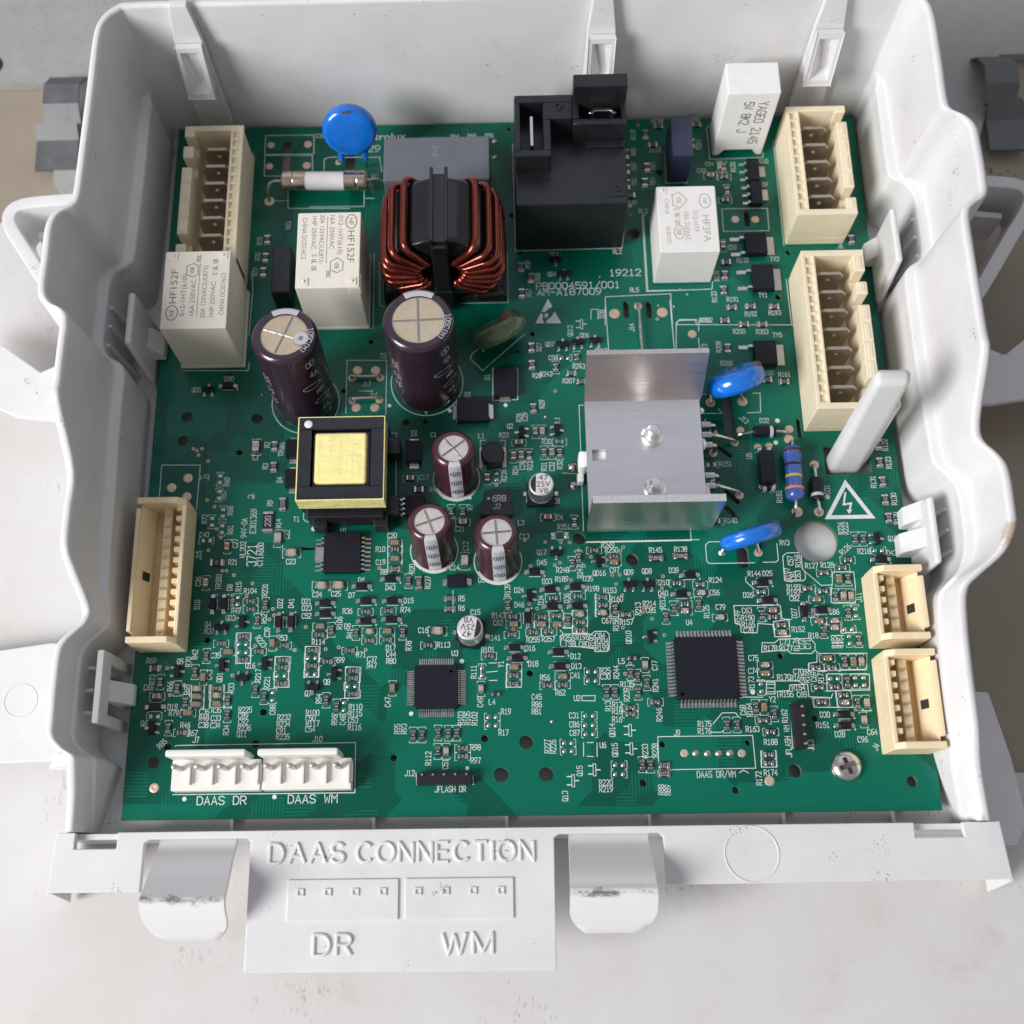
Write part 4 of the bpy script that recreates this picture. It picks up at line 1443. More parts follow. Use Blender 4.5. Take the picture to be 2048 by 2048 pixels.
r 74.1 -66.4 90
k 76.1 -66.4 90
d 70.8 -68.9 0
d 70.7 -71.4 0
k 75.1 -70.2 90
r 51.3 -67.0 90
c 53.1 -67.1 90
r 55.3 -68.6 90
r 52.7 -70.0 0
r 54.2 -72.6 0
r 53.3 -77.6 0
r 53.2 -79.5 0
t 66.6 -68.9 0 D30
t 65.9 -71.2 0 R151
t 69.5 -73.3 0 D28
t 76.7 -72.9 0 C64
t 74.4 -74.5 0 C96
t 77.1 -76.2 60 J4
t 57.8 -75.9 90 JFLASH
t 57.8 -71.9 90 WM
t 57.6 -69.1 90 R162
t 62.8 -75.6 90 J13
t 50.2 -71.9 0 R163
t 54.0 -74.8 0 R188
t 48.4 -67.6 90 C68
t 49.8 -67.6 90 R164
t 53.4 -81.5 0 R174
t 50.7 -82.7 90 R172
l 59.1 -66.3 58.7 -76.3 63.1 -76.3
l 51.8 -76.7 51.5 -80.3 54.8 -80.3 54.9 -76.7
l 64.2 -65.3 64.3 -67.2 73.3 -67.4 73.8 -68.1 77.0 -68.2
l 68.8 -64.2 68.4 -65.2 64.0 -65.1
l 69.6 -63.8 69.7 -67.2
l 48.0 -64.9 48.8 -64.7 53.1 -64.8
g 53.0 -83.3 1.09
h 64.3 -69.7 0.73
H 58.8 -81.2 1.49
h 84.2 -83.8 1.19
r 44.5 -70.9 90
r 46.8 -70.9 90
t 39.6 -70.6 0 R175
t 39.5 -72.2 0 R176
t 33.3 -72.5 0 J9
l 41.5 -70.6 43.7 -68.2 46.7 -68.2 47.3 -69.1
l 40.9 -72.5 43.2 -72.5 43.8 -72.1
l 29.0 -73.3 50.1 -73.3 50.2 -80.5 28.8 -80.6 29.0 -73.3
t 41.4 -81.7 0 DAAS_DR/WM 1.35
l 46.5 -81.4 47.5 -80.9 48.5 -81.5
h 45.4 -85.2 0.79
w 34.7 -77.0 0.88
w 37.2 -77.0 0.80
w 39.8 -77.1 0.80
w 42.3 -77.1 0.80
w 44.8 -77.1 0.84
w 47.4 -77.2 0.88
h 48.9 -74.9 0.60
k -10.4 -62.0 90
b -7.1 -63.3 0
p -7.9 -68.4 0
p -7.9 -70.3 0
r -25.7 -72.2 90
r -23.7 -72.2 90
r -20.1 -71.8 90
r -17.8 -71.9 90
r -15.9 -71.9 90
r -20.2 -75.9 90
k -18.3 -75.9 90
r -14.6 -75.3 0
r -14.6 -77.1 0
p 13.9 -68.4 0
p 13.8 -70.5 0
p 13.8 -72.5 0
r 23.2 -66.8 0
r 23.1 -68.2 0
r 28.9 -65.6 0
p 8.9 -74.4 0
p 8.9 -76.2 0
p 20.1 -79.4 0
p 20.0 -81.4 0
r 25.2 -79.4 90
r 27.0 -79.5 90
R 30.0 -79.7 0
R 29.9 -81.5 0
t -10.6 -65.0 90 C49
t -7.9 -65.0 0 L4
t -4.8 -67.2 0 R19
t -5.4 -71.9 0 R17
t 2.2 -64.0 0 C45
t 2.2 -65.7 0 R86
t 2.1 -67.3 0 R81
t -15.0 -68.6 90 R103
t -13.5 -68.6 90 R105
t -11.9 -68.7 90 R102
t -29.3 -70.8 90 R95
t -27.8 -70.8 90 R93
t -11.7 -75.1 0 R98
t -11.7 -78.0 0 R97
t -22.3 -77.4 90 R112
t -18.5 -78.7 90 C51
t -26.4 -80.6 0 J12
t -17.4 -84.2 0 JFLASH_DR
t 10.5 -68.3 0 C31
t 10.5 -70.3 0 C86
t 10.5 -72.2 0 C87
t 18.2 -66.3 90 R13
t 20.3 -66.0 0 R12
t 20.2 -67.5 0 R18
t 20.1 -69.3 0 R16
t 29.6 -68.4 90 R246
t 18.9 -71.7 90 QD14
t 19.3 -76.1 90 QD15
t 16.7 -75.0 0 U6
t 4.3 -75.1 90 R227
t 5.6 -75.2 90 R226
t 7.9 -86.0 90 Q13
t 11.3 -80.6 90 Q15
t 17.0 -83.2 0 R220
t 17.0 -84.6 0 R219
t 26.0 -76.4 90 R233
t 28.2 -76.3 90 R228
t 29.1 -84.9 90 R88
t 30.5 -85.0 90 R89
s 22.9 -71.8
s 23.0 -75.9
s 9.8 -82.7
s 14.6 -80.4
h -30.0 -77.2 0.73
h -9.7 -73.2 0.81
H -0.4 -74.1 1.54
H -6.1 -81.2 1.61
H 3.9 -81.2 1.60
h 29.9 -75.0 0.72
h 25.2 -83.4 0.80
o -13.6 -79.7 0.48
w 5.5 -69.6 0.49
l -25.0 -80.6 -24.8 -83.1 -12.2 -83.2 -12.4 -81.3
l 12.4 -74.4 12.3 -77.4
l 15.4 -74.5 15.3 -77.5
l 13.2 -74.4 14.6 -74.4
l 13.1 -77.4 14.5 -77.5
R 3.0 23.4 90
R 3.0 18.6 90
q 10.8 23.9 U
q 14.6 24.4 U
q 18.9 24.8 U
p 11.2 20.4 0
r 14.2 20.4 90
r 8.9 17.8 90
R 12.7 16.0 0
R 15.1 13.7 0
R 3.1 6.9 90
q 0.1 0.5 L
c 3.4 0.7 90
k 5.1 0.7 90
q 8.7 0.8 R
c -0.6 -2.1 0
r 9.2 -2.1 0
c -2.0 -5.6 90
c -0.1 -5.4 90
r 1.8 -5.4 90
r 5.4 -4.8 90
c 7.3 -4.8 90
r 9.2 -4.9 90
c -26.9 -10.9 0
R -24.8 -13.8 0
c -8.4 -11.1 90
p -6.2 -10.7 90
c 5.9 -21.3 0
r 12.1 -22.6 90
c -30.4 -27.1 0
r -30.3 -28.7 0
c -30.3 -31.0 0
C -13.9 -31.8 90
r -14.3 -19.5 90
r -17.1 -19.4 90
k -14.3 -22.2 0
r -8.5 -54.5 0
p -10.1 -58.0 90
t 4.9 23.5 90 R27
t 4.2 15.7 0 R28
t 7.6 24.2 0 QD7
t 8.3 20.5 0 C58
t 14.6 18.0 0 R243
t 6.5 16.1 0 R242
t 12.0 14.1 0 R207
t -8.1 15.6 90 D1
t -13.0 10.9 0 D2
t 5.2 8.0 90 R29
t -0.5 4.5 90 R26
t 1.0 4.7 90 C29
t -2.7 2.3 0 Q2
t 8.8 3.6 0 Q3
t 6.1 -1.9 0 R30
t -1.6 -9.2 90 R24
t 0.1 -8.0 90 C28
t 1.9 -8.1 90 R23
t 5.3 -8.4 90 R31
t 7.2 -8.4 90 C32
t 9.1 -8.0 90 R32
t -26.1 0.9 90 D3
t -23.6 -10.6 0 C17
t -21.5 -13.7 0 R4
t -9.7 -0.1 0 L1
t -4.2 0.0 0 R22
t -9.3 -8.3 90 C2
t -4.4 -10.5 90 R238
t 8.7 -21.3 0 C4
t 9.6 -23.7 0 R251
t -31.1 -25.2 0 C20
t -33.8 -28.5 0 R10
t -33.7 -31.7 0 C19
t -16.3 -33.3 0 C14
t -13.7 -28.1 90 C12
t -12.6 -18.4 90 R7
t -15.0 -23.8 0 C21
t -0.5 -22.5 0 L3
t -42.6 -23.7 0 U1
t -10.0 -36.4 0 D5
t -11.5 -44.1 0 C15
t 8.1 -17.2 0 C8
t -7.3 -50.2 0 R141
t -6.2 -45.0 0 R143
t -6.3 -46.7 0 C62
t -8.7 -53.0 0 R101
t -12.0 -58.1 90 R111
t -5.8 -56.4 90 Y1
t -38.0 14.3 0 J17
t -36.3 11.2 0 J16
t -34.0 21.9 0 T3
t -21.3 0.4 0 C1
l -42.9 6.5 -43.0 20.8 -33.1 20.6 -33.1 5.9
l -39.9 12.4 -36.3 12.3
l -31.6 1.0 -30.4 1.0 -30.3 -21.1 -35.4 -21.2 -35.5 -18.9
l -47.8 -19.9 -35.7 -19.9
l -12.3 20.6 -9.2 17.3 -1.6 24.4 1.4 27.1
l -12.3 20.6 -11.8 21.9 -9.8 23.6
l -6.7 17.9 -0.5 17.8 -0.7 9.3 -6.8 9.2 -6.7 17.9
l -15.7 9.9 -15.7 3.8 -8.0 3.7 -7.9 10.0
l -10.0 -1.3 -8.7 -1.3
l -10.0 -1.3 -9.8 -6.5 -4.2 -6.6 -3.9 -1.4 -5.2 -1.4
l -32.1 -26.2 -32.0 -34.3
l -28.8 -26.3 -28.7 -34.3
l 14.9 -27.5 41.3 -27.4
l 14.3 7.5 14.2 -24.8
l 14.3 7.5 17.1 7.5
l 9.7 -10.1 13.4 -10.4
l 0.9 -17.5 1.1 -14.5
l -18.8 -15.9 -12.5 -16.1 W
l -23.9 -33.5 -17.9 -33.5 W
l -9.1 -36.1 -2.8 -36.2 W
l -16.7 -38.9 -16.7 -44.1
l -10.1 -56.1 -10.6 -59.8
l -8.5 -56.1 -6.8 -56.1
l -8.5 -60.1 -6.7 -60.1
l -9.1 -58.2 -6.6 -58.0
o -3.7 7.9 0.53
o -17.4 6.7 0.53
o -32.2 8.3 0.49
o -14.7 -55.6 0.46
w 6.0 4.6 0.49
h -23.4 4.0 0.67
h -28.1 3.8 0.89
h -0.5 22.5 0.63
h -43.6 12.5 0.63
h -37.1 25.9 0.68
w -40.3 18.0 1.17
w -35.8 17.9 1.17
w -41.6 15.9 0.99
w -34.6 15.9 0.99
w -41.5 9.9 0.98
w -34.7 10.0 0.98
w -40.4 8.0 1.12
w -35.8 7.9 1.12
v 8.6 11.4
v 0.3 -26.9
v -6.2 -12.9
C -64.5 -2.1 90
R -60.0 -1.9 90
R -60.0 -7.3 90
S330 -57.4 -16.9 90
C -58.1 -25.5 90
C -54.8 -29.2 0
c -70.1 -27.3 90
p -75.2 -25.7 0
p -74.2 -21.0 90
p -72.9 -14.2 90
p -72.9 -10.2 90
p -71.7 -22.9 90
p -71.7 -18.8 90
S0 -72.3 -31.3 0
q -77.1 13.3 U
d -72.3 14.3 0
t -80.2 13.5 0 QD5
t -72.2 16.3 0 D20
t -64.6 -4.7 90 C7
t -61.9 -1.5 90 R2
t -62.1 -7.1 90 R3
t -58.4 -2.7 90 TRSB1
t -58.5 -10.6 90 D4
t -60.5 -16.5 90 R9
t -58.3 -21.7 90 R14
t -56.1 -24.5 90 C22
t -54.9 -31.2 0 C23
t -64.3 -21.0 90 E301369 1.40
t -65.1 -14.8 90 2 1.50
t -66.4 -25.2 90 WL202_94V-0A 1.30
t -64.2 -29.5 90 3721 2.20
t -62.2 -29.3 90 CT1A600 1.30
t -68.3 -26.5 90 C27
t -75.8 -24.2 0 C40
t -76.0 -20.3 90 R72
t -71.8 -14.2 90 R67
t -71.2 -10.9 90 R60
t -69.7 -23.1 90 R61
t -70.0 -18.3 90 R68
t -76.8 -29.3 90 J15
t -68.6 -31.1 0 R21
t -76.2 -9.7 90 J3
t -54.0 -20.7 0 T1
w -80.7 -9.8 1.14
w -84.5 -12.2 1.14
w -80.7 -14.6 1.14
H -82.0 6.2 1.43
H -82.6 -0.1 1.33
H -64.7 5.6 1.43
h -68.6 -3.3 0.80
w -63.8 11.8 0.36
o -49.8 -23.2 0.60
l -87.3 -14.4 -87.3 -6.3 -77.9 -6.5 -78.1 -17.7
l -52.4 -17.5 -52.3 -20.7 -51.6 -21.4 -47.5 -21.5 -47.4 -19.9 -41.2 -20.0
l -83.9 18.8 -67.6 18.5 -67.5 20.7
l -78.0 -9.0 -77.4 -9.7 -77.9 -10.4
l -64.8 -14.1 -64.7 -15.5
v -79.9 -2.2
v -77.8 -2.2
v -79.0 -2.7
v -78.5 -3.9
v -76.1 -5.5
v -75.7 -15.5
v -73.8 -17.2
v -72.9 -22.9
v -71.8 -25.0
v -74.6 -28.1
w -65.0 84.5 0.97
w -55.1 84.5 1.07
w -65.1 77.9 0.96
w -55.2 77.9 1.06
w -64.6 67.2 1.33
w -46.7 78.7 0.87
l -66.5 87.5 -53.6 87.4 -53.4 81.4 -66.5 81.6 -66.5 87.5
l -66.4 81.3 -53.8 81.0 -53.5 74.6 -66.3 74.9 -66.4 81.3
l -63.3 67.3 -59.4 67.2
l -59.8 69.9 -59.6 64.9 -43.4 64.5
l -50.5 75.7 -50.6 79.7 -49.4 80.3 -47.2 80.3
t -51.9 87.1 0 C10
t -66.5 55.3 90 R75
t -66.8 50.8 90 R76
t -67.1 46.3 90 R77
t -59.3 59.8 90 R63
R -64.5 55.6 90
R -64.7 50.3 90
R -65.1 46.1 90
l -67.9 28.3 -67.6 41.1 -68.1 46.4
q 9.7 48.0 D
R 0.8 46.2 90
R 3.3 43.0 90
R 0.9 38.6 90
q 11.7 43.8 U
t 9.5 49.7 0 D14
t 2.6 46.9 90 R59
t 5.0 43.2 90 R58
t 2.7 38.8 90 R57
t 8.7 44.0 0 QD4
t 27.3 44.0 0 19212 1.80
t 15.2 40.6 0 PB0004591/001 1.80
t 12.9 38.8 0 AM-A187009 1.80
t 25.6 50.1 0 RL2
t 29.4 39.0 0 RL5
t -35.8 86.5 0 Electrolux 1.90
t -37.4 82.7 0 29 1.90
t -16.0 86.0 0 R64
t -11.4 86.0 0 R65
t -6.8 86.0 0 R55
t -36.9 74.2 0 RV1
t 32.8 61.9 0 RL3
w -5.4 84.2 0.67
w -5.4 79.1 0.67
l -0.5 50.9 26.9 51.1 28.1 60.2
l -0.5 50.9 -0.6 83.2
l -46.7 80.2 -35.9 80.0 -35.2 75.4
l -54.1 70.3 -39.8 69.9 -39.7 65.0 -53.9 65.2
l -39.7 67.5 -37.1 67.4
l -35.1 35.8 -35.4 48.3
l -35.1 35.8 -34.0 35.7
l -14.3 36.1 -2.6 36.1 -2.6 50.7
l -52.6 29.6 -36.6 29.6 -36.8 50.9
l 32.8 60.6 32.8 38.7 42.7 38.7
h -1.2 87.8 0.82
h -1.2 61.4 0.66
H 29.9 55.3 1.67
h 37.7 73.3 0.66
v 32.9 88.3
v 29.6 63.6
v 29.5 60.9
w 20.8 42.8 0.28
w 41.0 38.9 0.27
h 0.7 50.4 0.65
R 38.2 87.6 0
R 34.6 85.3 90
R 36.4 81.8 0
R 34.5 75.0 90
R 33.7 70.4 90
R 29.2 79.4 90
R 29.2 74.7 90
R 29.0 70.1 90
R 29.8 66.5 0
R 48.3 87.8 0
R 46.7 82.2 90
r 54.6 74.7 90
k 53.4 74.9 90
c 50.9 72.1 0
r 54.5 71.6 0
r 54.9 67.6 90
r 54.2 64.6 0
R 53.1 46.3 0
R 52.4 42.6 90
R 51.8 38.3 90
R 53.6 33.4 0
R 58.3 33.6 0
R 64.2 33.4 0
R 51.5 29.8 0
R 56.3 28.6 0
R 60.8 28.5 0
c 52.6 51.2 90
t 38.0 89.5 0 R118
t 47.8 89.7 0 R252
t 31.4 85.3 90 R119
t 37.0 80.4 0 R122
t 31.2 80.0 90 R80
t 31.1 75.5 90 R83
t 30.9 70.9 90 R82
t 36.0 75.7 90 R81
t 35.7 70.9 90 R84
t 29.8 64.6 0 R140
t 65.2 76.3 0 Q10
t 64.9 69.2 0 Q9
t 57.0 74.7 90 R120
t 51.0 75.8 0 C94
t 48.7 73.8 0 C93
t 55.0 50.7 0 C59
t 57.4 46.9 0 R132
t 65.5 47.1 0 TY2
t 50.4 42.6 90 R131
t 49.4 36.6 90 R133
t 61.7 36.8 0 TY1
t 54.0 35.8 0 R191
t 58.2 31.6 0 R192
t 64.2 31.8 0 R193
t 47.0 30.1 0 R202
t 48.5 81.9 90 R251
h 37.6 73.6 0.91
h 69.2 48.9 0.71
h 65.5 36.3 0.82
l 51.6 87.7 51.0 87.1 51.1 77.2 65.0 77.4 65.3 79.0
l 39.6 82.5 39.2 70.2 44.8 70.2 45.1 72.7
l 53.2 62.1 53.1 55.4 64.8 55.4 64.9 62.0 53.2 62.1
l 69.5 28.3 39.5 29.0
l 21.6 29.3 22.0 37.2 38.5 37.7 38.4 28.9
l 39.4 28.9 39.9 30.1 44.1 30.2 44.6 28.8
l 32.5 60.7 32.5 38.5 49.0 38.8 49.3 40.9
l 32.5 60.7 33.4 60.7
l 68.2 82.5 68.2 50.9
l 67.9 41.2 68.1 28.3
w 24.1 32.4 1.34
w 36.1 32.5 1.34
w 30.1 34.4 1.05
w 56.4 58.9 1.02
w 61.5 58.8 1.02
w 35.2 34.4 0.35
w 42.7 37.4 0.35
w 39.1 34.0 0.35
v 29.6 63.7
v 29.5 60.9
v 34.7 30.7
t 12.8 27.8 90 QD12
t 16.3 26.5 0 QD6
t 20.3 22.2 0 QD13
t 28.2 28.4 90 J14
t 46.7 30.1 0 R201
t 46.0 22.8 90 T2
t 20.9 32.4 90 D38
t 8.8 3.5 0 Q3
s 15.7 29.6
l 18.1 31.0 18.3 33.7 20.0 33.7 19.9 30.9
w 43.2 26.3 1.08
l 38.9 21.5 39.4 29.5 40.3 30.4 44.5 30.3 45.1 29.4 44.8 27.1
l 44.7 25.2 44.7 21.4
l 21.9 36.3 22.2 21.8
l 38.2 35.9 38.5 21.5
h 3.3 27.2 0.62
t 54.9 26.8 0 R200
t 60.6 26.6 0 R203
t 64.3 25.6 0 TY5
R 85.4 52.2 90
t 82.4 50.4 0 J6
R 51.6 22.1 90
R 60.7 13.3 0
R 64.8 12.7 0
R 85.8 -4.2 90
R 85.6 -8.8 90
R 85.7 -13.7 90
R 85.8 -18.2 90
R 86.1 -22.8 90
p 45.4 -8.6 0
r 45.6 -23.0 0
t 49.5 22.6 90 R208
t 51.1 18.1 0 R206
t 65.1 14.8 0 R161
t 60.9 15.3 0 R150
t 59.1 2.6 0 D32
t 54.2 3.0 -45 J13
t 54.7 -6.5 90 U5
t 61.0 -17.0 90 R182
t 72.5 -15.4 90 D31
t 87.5 -4.3 90 R122
t 87.8 -8.9 90 R123
t 83.6 -13.7 90 R131
t 88.0 -18.1 90 R130
t 88.0 -22.9 90 R129
t 48.9 -8.5 0 R151
t 49.1 -22.8 0 R140
t 44.8 2.8 0 4
l 37.5 -27.6 39.4 -27.5 39.4 -25.4
l 43.6 9.9 45.6 9.9
l 43.5 4.8 49.0 4.7 48.2 6.0
l 56.9 9.9 58.7 9.9 58.4 4.8 55.2 4.7
o 62.3 2.5 0.61
o 61.4 -3.2 0.57
o 72.4 -17.3 0.60
w 46.4 7.6 1.15
w 54.2 7.8 1.23
w 53.1 0.2 0.96
w 64.9 0.2 1.05
w 64.6 -2.4 1.13
w 64.9 -20.9 1.28
w 70.1 -9.1 1.12
w 70.0 -21.0 1.15
w 57.0 -4.2 0.87
w 59.7 -4.0 0.87
w 57.2 -14.4 0.86
w 59.7 -14.4 0.86
w 46.4 -30.7 0.85
w 54.9 -30.8 1.01
w 51.5 -3.0 0.96
w 51.6 -16.5 1.03
w 46.5 -0.4 1.05
w 46.1 -5.6 1.04
w 45.8 -13.3 1.04
w -83.2 -83.1 1.05
H -83.8 -77.5 1.30
h -80.9 -74.2 0.82
h -61.1 -73.7 0.82
h -59.6 -66.6 0.74
o -76.3 -85.6 0.52
o -56.3 -85.4 0.52
t -68.0 -86.0 0 DAAS_DR 1.75
t -47.8 -85.9 0 DAAS_WM 1.75
t -74.6 -72.6 0 J7
t -47.2 -72.8 0 J10
t -82.2 -73.4 45 R85
l -79.2 -74.0 -78.9 -73.8 -38.6 -73.7 -38.5 -84.7 -78.9 -84.6"""
rows = [r.split() for r in LAYOUT.strip().splitlines()]

# substrate with its drilled holes and slots
sub = MB(); sub.box(-90, -90, -1.6, 90, 90, 0)
cut = MB()
def hole(x, y, r, n=20): cut.lathe([(r, -3), (r, 2)], (x, y, 0), n)
def slot(xa, ya, xb, yb, r):
    a = math.atan2(yb-ya, xb-xa)
    pts = [(xb+r*math.cos(a+t), yb+r*math.sin(a+t)) for t in [math.pi*(k/8-0.5) for k in range(9)]] + [(xa+r*math.cos(a+t), ya+r*math.sin(a+t)) for t in [math.pi*(k/8+0.5) for k in range(9)]]
    cut.prism(pts, -3, 2)
for r in rows:
    if r[0] in 'hH': hole(float(r[1]), float(r[2]), float(r[3]))
hole(68.6, -28.3, 5.1, 40); hole(70, -80.4, 1.6)
slot(-60.6, 84.4, -60.9, 77.6, 1.3); slot(-43.6, 80.8, -43.6, 77, 1.3)
slot(27.1, 35.2, 27.1, 31.8, 0.75); slot(32.8, 35.0, 32.8, 31.6, 0.75)
slot(59.4, 60.6, 59.4, 57.4, 0.7); slot(50.5, 8.2, 50.6, 0.2, 1.3); slot(67.3, 2.4, 67.4, -1.6, 0.55)
slot(51.2, -30.5, 51.2, -33.2, 1.4); slot(47.6, -4.2, 50.2, -6.4, 0.5); slot(48.6, -15.6, 51, -18.2, 0.6); slot(48.4, -19.8, 50.6, -22.4, 0.6)
slot(-52.6, -28.1, -46.8, -27.9, 0.4)
cut.box(72.6, -11.6, -3, 83.6, -4.4, 2)
def carve(mb, cutter):
    a = link('t', mb.mesh('t', ['pcb', 'fr4'], 0)); b = link('t', cutter.mesh('t', ['pcb'], 0))
    md = a.modifiers.new('b', 'BOOLEAN'); md.object = b; md.operation = 'DIFFERENCE'; md.solver = 'EXACT'; md.use_self = True
    me = bpy.data.meshes.new_from_object(a.evaluated_get(bpy.context.evaluated_depsgraph_get()))
    bpy.data.objects.remove(a); bpy.data.objects.remove(b)
    return me
sub.v = [(x, y, z+1.6) for x, y, z in sub.v]; cut.v = [(x, y, z+1.6) for x, y, z in cut.v]
me = carve(sub, cut); me.name = 'substrate'
for p in me.polygons: p.material_index = 0 if abs(p.normal.z) > 0.7 else 1
link('substrate', me, board)

# ---------------------------------------------------------------- small parts: one mesh per kind, shared
def chip_mesh(name, L_, W_, H_, term, mats, code=None, pale=False):
    m = MB(); t = L_/2
    m.box(-t+term, -W_/2, 0.05, t-term, W_/2, H_, 0)
    for s in (-1, 1):
        a, b = s*(t-term), s*t
        m.bev(min(a, b), -W_/2-.02, 0.03, max(a, b), W_/2+.02, H_+.02, 0.06, 1, 1)
        # solder fillet running down to the pad
        e = s*(t+0.32)
        m.add([(b,-W_/2,H_*0.75),(b,W_/2,H_*0.75),(e,W_/2+.05,0.04),(e,-W_/2-.05,0.04),(b,-W_/2,0.02),(b,W_/2,0.02)],
              [(0,1,2,3),(0,3,4),(1,5,2)], 1)
    if code: put_text(m, code, 0, 0, 0, W_*0.52, max(0.10, W_*0.07), 0.7, H_+0.006, 2)
    return m.mesh(name, mats, 40)
def diode_mesh():
    m = MB(); m.bev(-1.3, -.82, 0.12, 1.3, .82, 1.15, 0.16, 0, 1)
    for s in (-1, 1):
        m.box(s*1.25, -.45, .42, s*1.72, .45, .55, 1); m.box(s*1.6, -.45, .06, s*1.75, .45, .5, 1)
        m.bev(s*1.6 if s > 0 else -2.4, -.52, 0.02, 2.4 if s > 0 else s*1.6, .52, .17, 0.06, 1, 1)
    return m.mesh('diode', ['chip', 'tin'], 40)
def sot_mesh():
    m = MB(); m.bev(-1.45, -.68, 0.12, 1.45, .68, 1.0, 0.14, 0, 1)
    for x, s in ((0, 1), (-.95, -1), (.95, -1)):
        y0, y1 = sorted((s*.66, s*1.05)); m.box(x-.22, y0, .4, x+.22, y1, .52, 1)
        y0, y1 = sorted((s*.98, s*1.75)); m.bev(x-.34, y0, .02, x+.34, y1, .26, 0.08, 1, 1)
    return m.mesh('transistor', ['chip', 'tin'], 40)
def pads_mesh(g, w, h):
    m = MB()
    for s in (-1, 1):
        m.lathe([(w*.62, 0.02), (w*.5, .14), (w*.2, .22)], (s*g, 0, 0), 8, m=0)
        m.box(s*g-w/2, -h/2, .01, s*g+w/2, h/2, .06, 0)
    return m.mesh('empty_pads', ['tin'], 60)
KM = {
 'r': ('chip_resistor', chip_mesh('chip_resistor', 1.75, 1.12, 0.5, 0.42, ['res_body', 'tin', 'res_code'], '0')),
 'R': ('chip_resistor', chip_mesh('chip_resistor', 2.3, 1.5, 0.55, 0.5, ['res_body', 'tin', 'res_code'], '103')),
 'c': ('chip_capacitor', chip_mesh('chip_capacitor', 1.8, 1.15, 0.85, 0.42, ['mlcc', 'tin'])),
 'k': ('chip_capacitor', chip_mesh('chip_capacitor', 1.8, 1.15, 0.85, 0.42, ['mlcc_pale', 'tin'])),
 'C': ('chip_capacitor', chip_mesh('chip_capacitor', 2.5, 1.6, 1.1, 0.55, ['mlcc_pale', 'tin'])),
 'b': ('ferrite_bead', chip_mesh('ferrite_bead', 1.8, 0.9, 0.7, 0.45, ['bead', 'tin'])),
 'd': ('diode', diode_mesh()), 'q': ('transistor', sot_mesh()),
 'p': ('empty_pads', pads_mesh(0.85, .8, .95)), 'P': ('empty_pads', pads_mesh(1.55, 1.1, 1.6)),
}
for code in ('681', '096', '330', '0'):
    KM['S'+code] = ('chip_resistor', chip_mesh('chip_resistor', 3.1, 1.6, 0.6, 0.6, ['res_body', 'tin', 'res_code'], code))
KM['S220'] = ('chip_resistor', chip_mesh('chip_resistor', 5.0, 2.5, 0.6, 0.65, ['res_body', 'tin', 'res_code'], '220'))
TURN = {'U': 0, 'D': 180, 'L': 90, 'R': -90}
silk = MB(); Z0 = 0.012
def ink(pts, w=0.17): silk.strip(pts, w, Z0 + 0.0013*(len(silk.f) % 5))
ring = MB(); pad_i = 0
def rot2(x, y, a, pts):
    c, s = math.cos(a), math.sin(a)
    return [(x+px*c-py*s, y+px*s+py*c) for px, py in pts]
for r in rows:
    k = r[0]
    if k in KM:
        x, y = float(r[1]), float(r[2])
        a = math.radians(TURN[r[3]] if r[3] in TURN else float(r[3]))
        nm, me = KM[k]
        jit = random.uniform(-1.5, 1.5)
        o = link(nm, me, board)
        o.location = (x*MM, y*MM, 1.6*MM); o.rotation_euler = (0, 0, a + math.radians(jit))
        if k in 'rckpC':
            hl, hw = (1.75, .85) if k != 'C' else (2.15, 1.1)
            for s in (-1, 1):
                ink(rot2(x, y, a, [(s*(hl-.45), -hw), (s*hl, -hw), (s*hl, hw), (s*(hl-.45), hw)]), .10)
        elif k == 'd':
            for s in (-1, 1): ink(rot2(x, y, a, [(-1.25, s*1.02), (1.25, s*1.02)]), .14)
            silk.lathe([(.2, Z0), (0.0001, Z0+.0004)], (x+2.3*math.cos(a)+.9*math.sin(a), y+2.3*math.sin(a)-.9*math.cos(a), 0), 8)
        elif k == 'P':
            for s in (-1, 1): ink(rot2(x, y, a, [(-.75, s*1.0), (.75, s*1.0)]), .17)
    elif k == 't':
        h = float(r[5]) if len(r) > 5 else 1.22
        tx = r[4].replace('_', ' ')
        if tx == 'Electrolux':
            font_text(silk, tx, float(r[1]), float(r[2]), 2.1, 13.6, z=Z0)
        else:
            put_text(silk, tx, float(r[1]), float(r[2]), float(r[3]), h, wide=0.92 if 1.6 < h < 1.95 else 0.64, z=Z0, w=0.135 if h < 1.6 else 0.19)
    elif k == 'l':
        wide = r[-1] == 'W'
        q = [float(s) for s in r[1:-1 if wide else None]]
        ink(list(zip(q[::2], q[1::2])), 0.55 if wide else 0.165)
    elif k == 'o':
        silk.lathe([(float(r[3]), Z0), (0.0001, Z0+.0004)], (float(r[1]), float(r[2]), 0), 16)
    elif k == 's':
        x, y = float(r[1]), float(r[2])
        ink([(x-.3, y-1.3), (x+.3, y-1.3), (x+.3, y+1.3), (x-.3, y+1.3), (x-.3, y-1.3)], .14)
        for q in ((x+.8, y), (x-.9, y+.9), (x-.9, y-.9)): ink([(q[0]-.4, q[1]), (q[0]+.4, q[1])], .24)
    elif k == 'v':
        x, y = float(r[1]), float(r[2])
        ring.lathe([(.42, .006), (.30, .02), (.2, .006)], (x, y, 0), 12, m=0)
        ring.lathe([(.2, .006), (.0001, .003)], (x, y, 0), 12, m=1)
    elif k in 'wg':
        x, y, rr = float(r[1]), float(r[2]), float(r[3])
        m = MB()
        if k == 'g' or rr > 0.85: m.lathe([(rr, .008), (rr*.92, .05), (rr*.45, .07), (rr*.28, .03), (.0001, .02)], (x, y, 0), 24)
        else: m.lathe([(rr, .008), (rr*.85, .16), (rr*.5, .34), (.0001, .42)], (x, y, 0), 16)
        part(m, 'solder_pad', 'gold_pad' if (k == 'g' or rr > 0.85) else 'tin_dull')
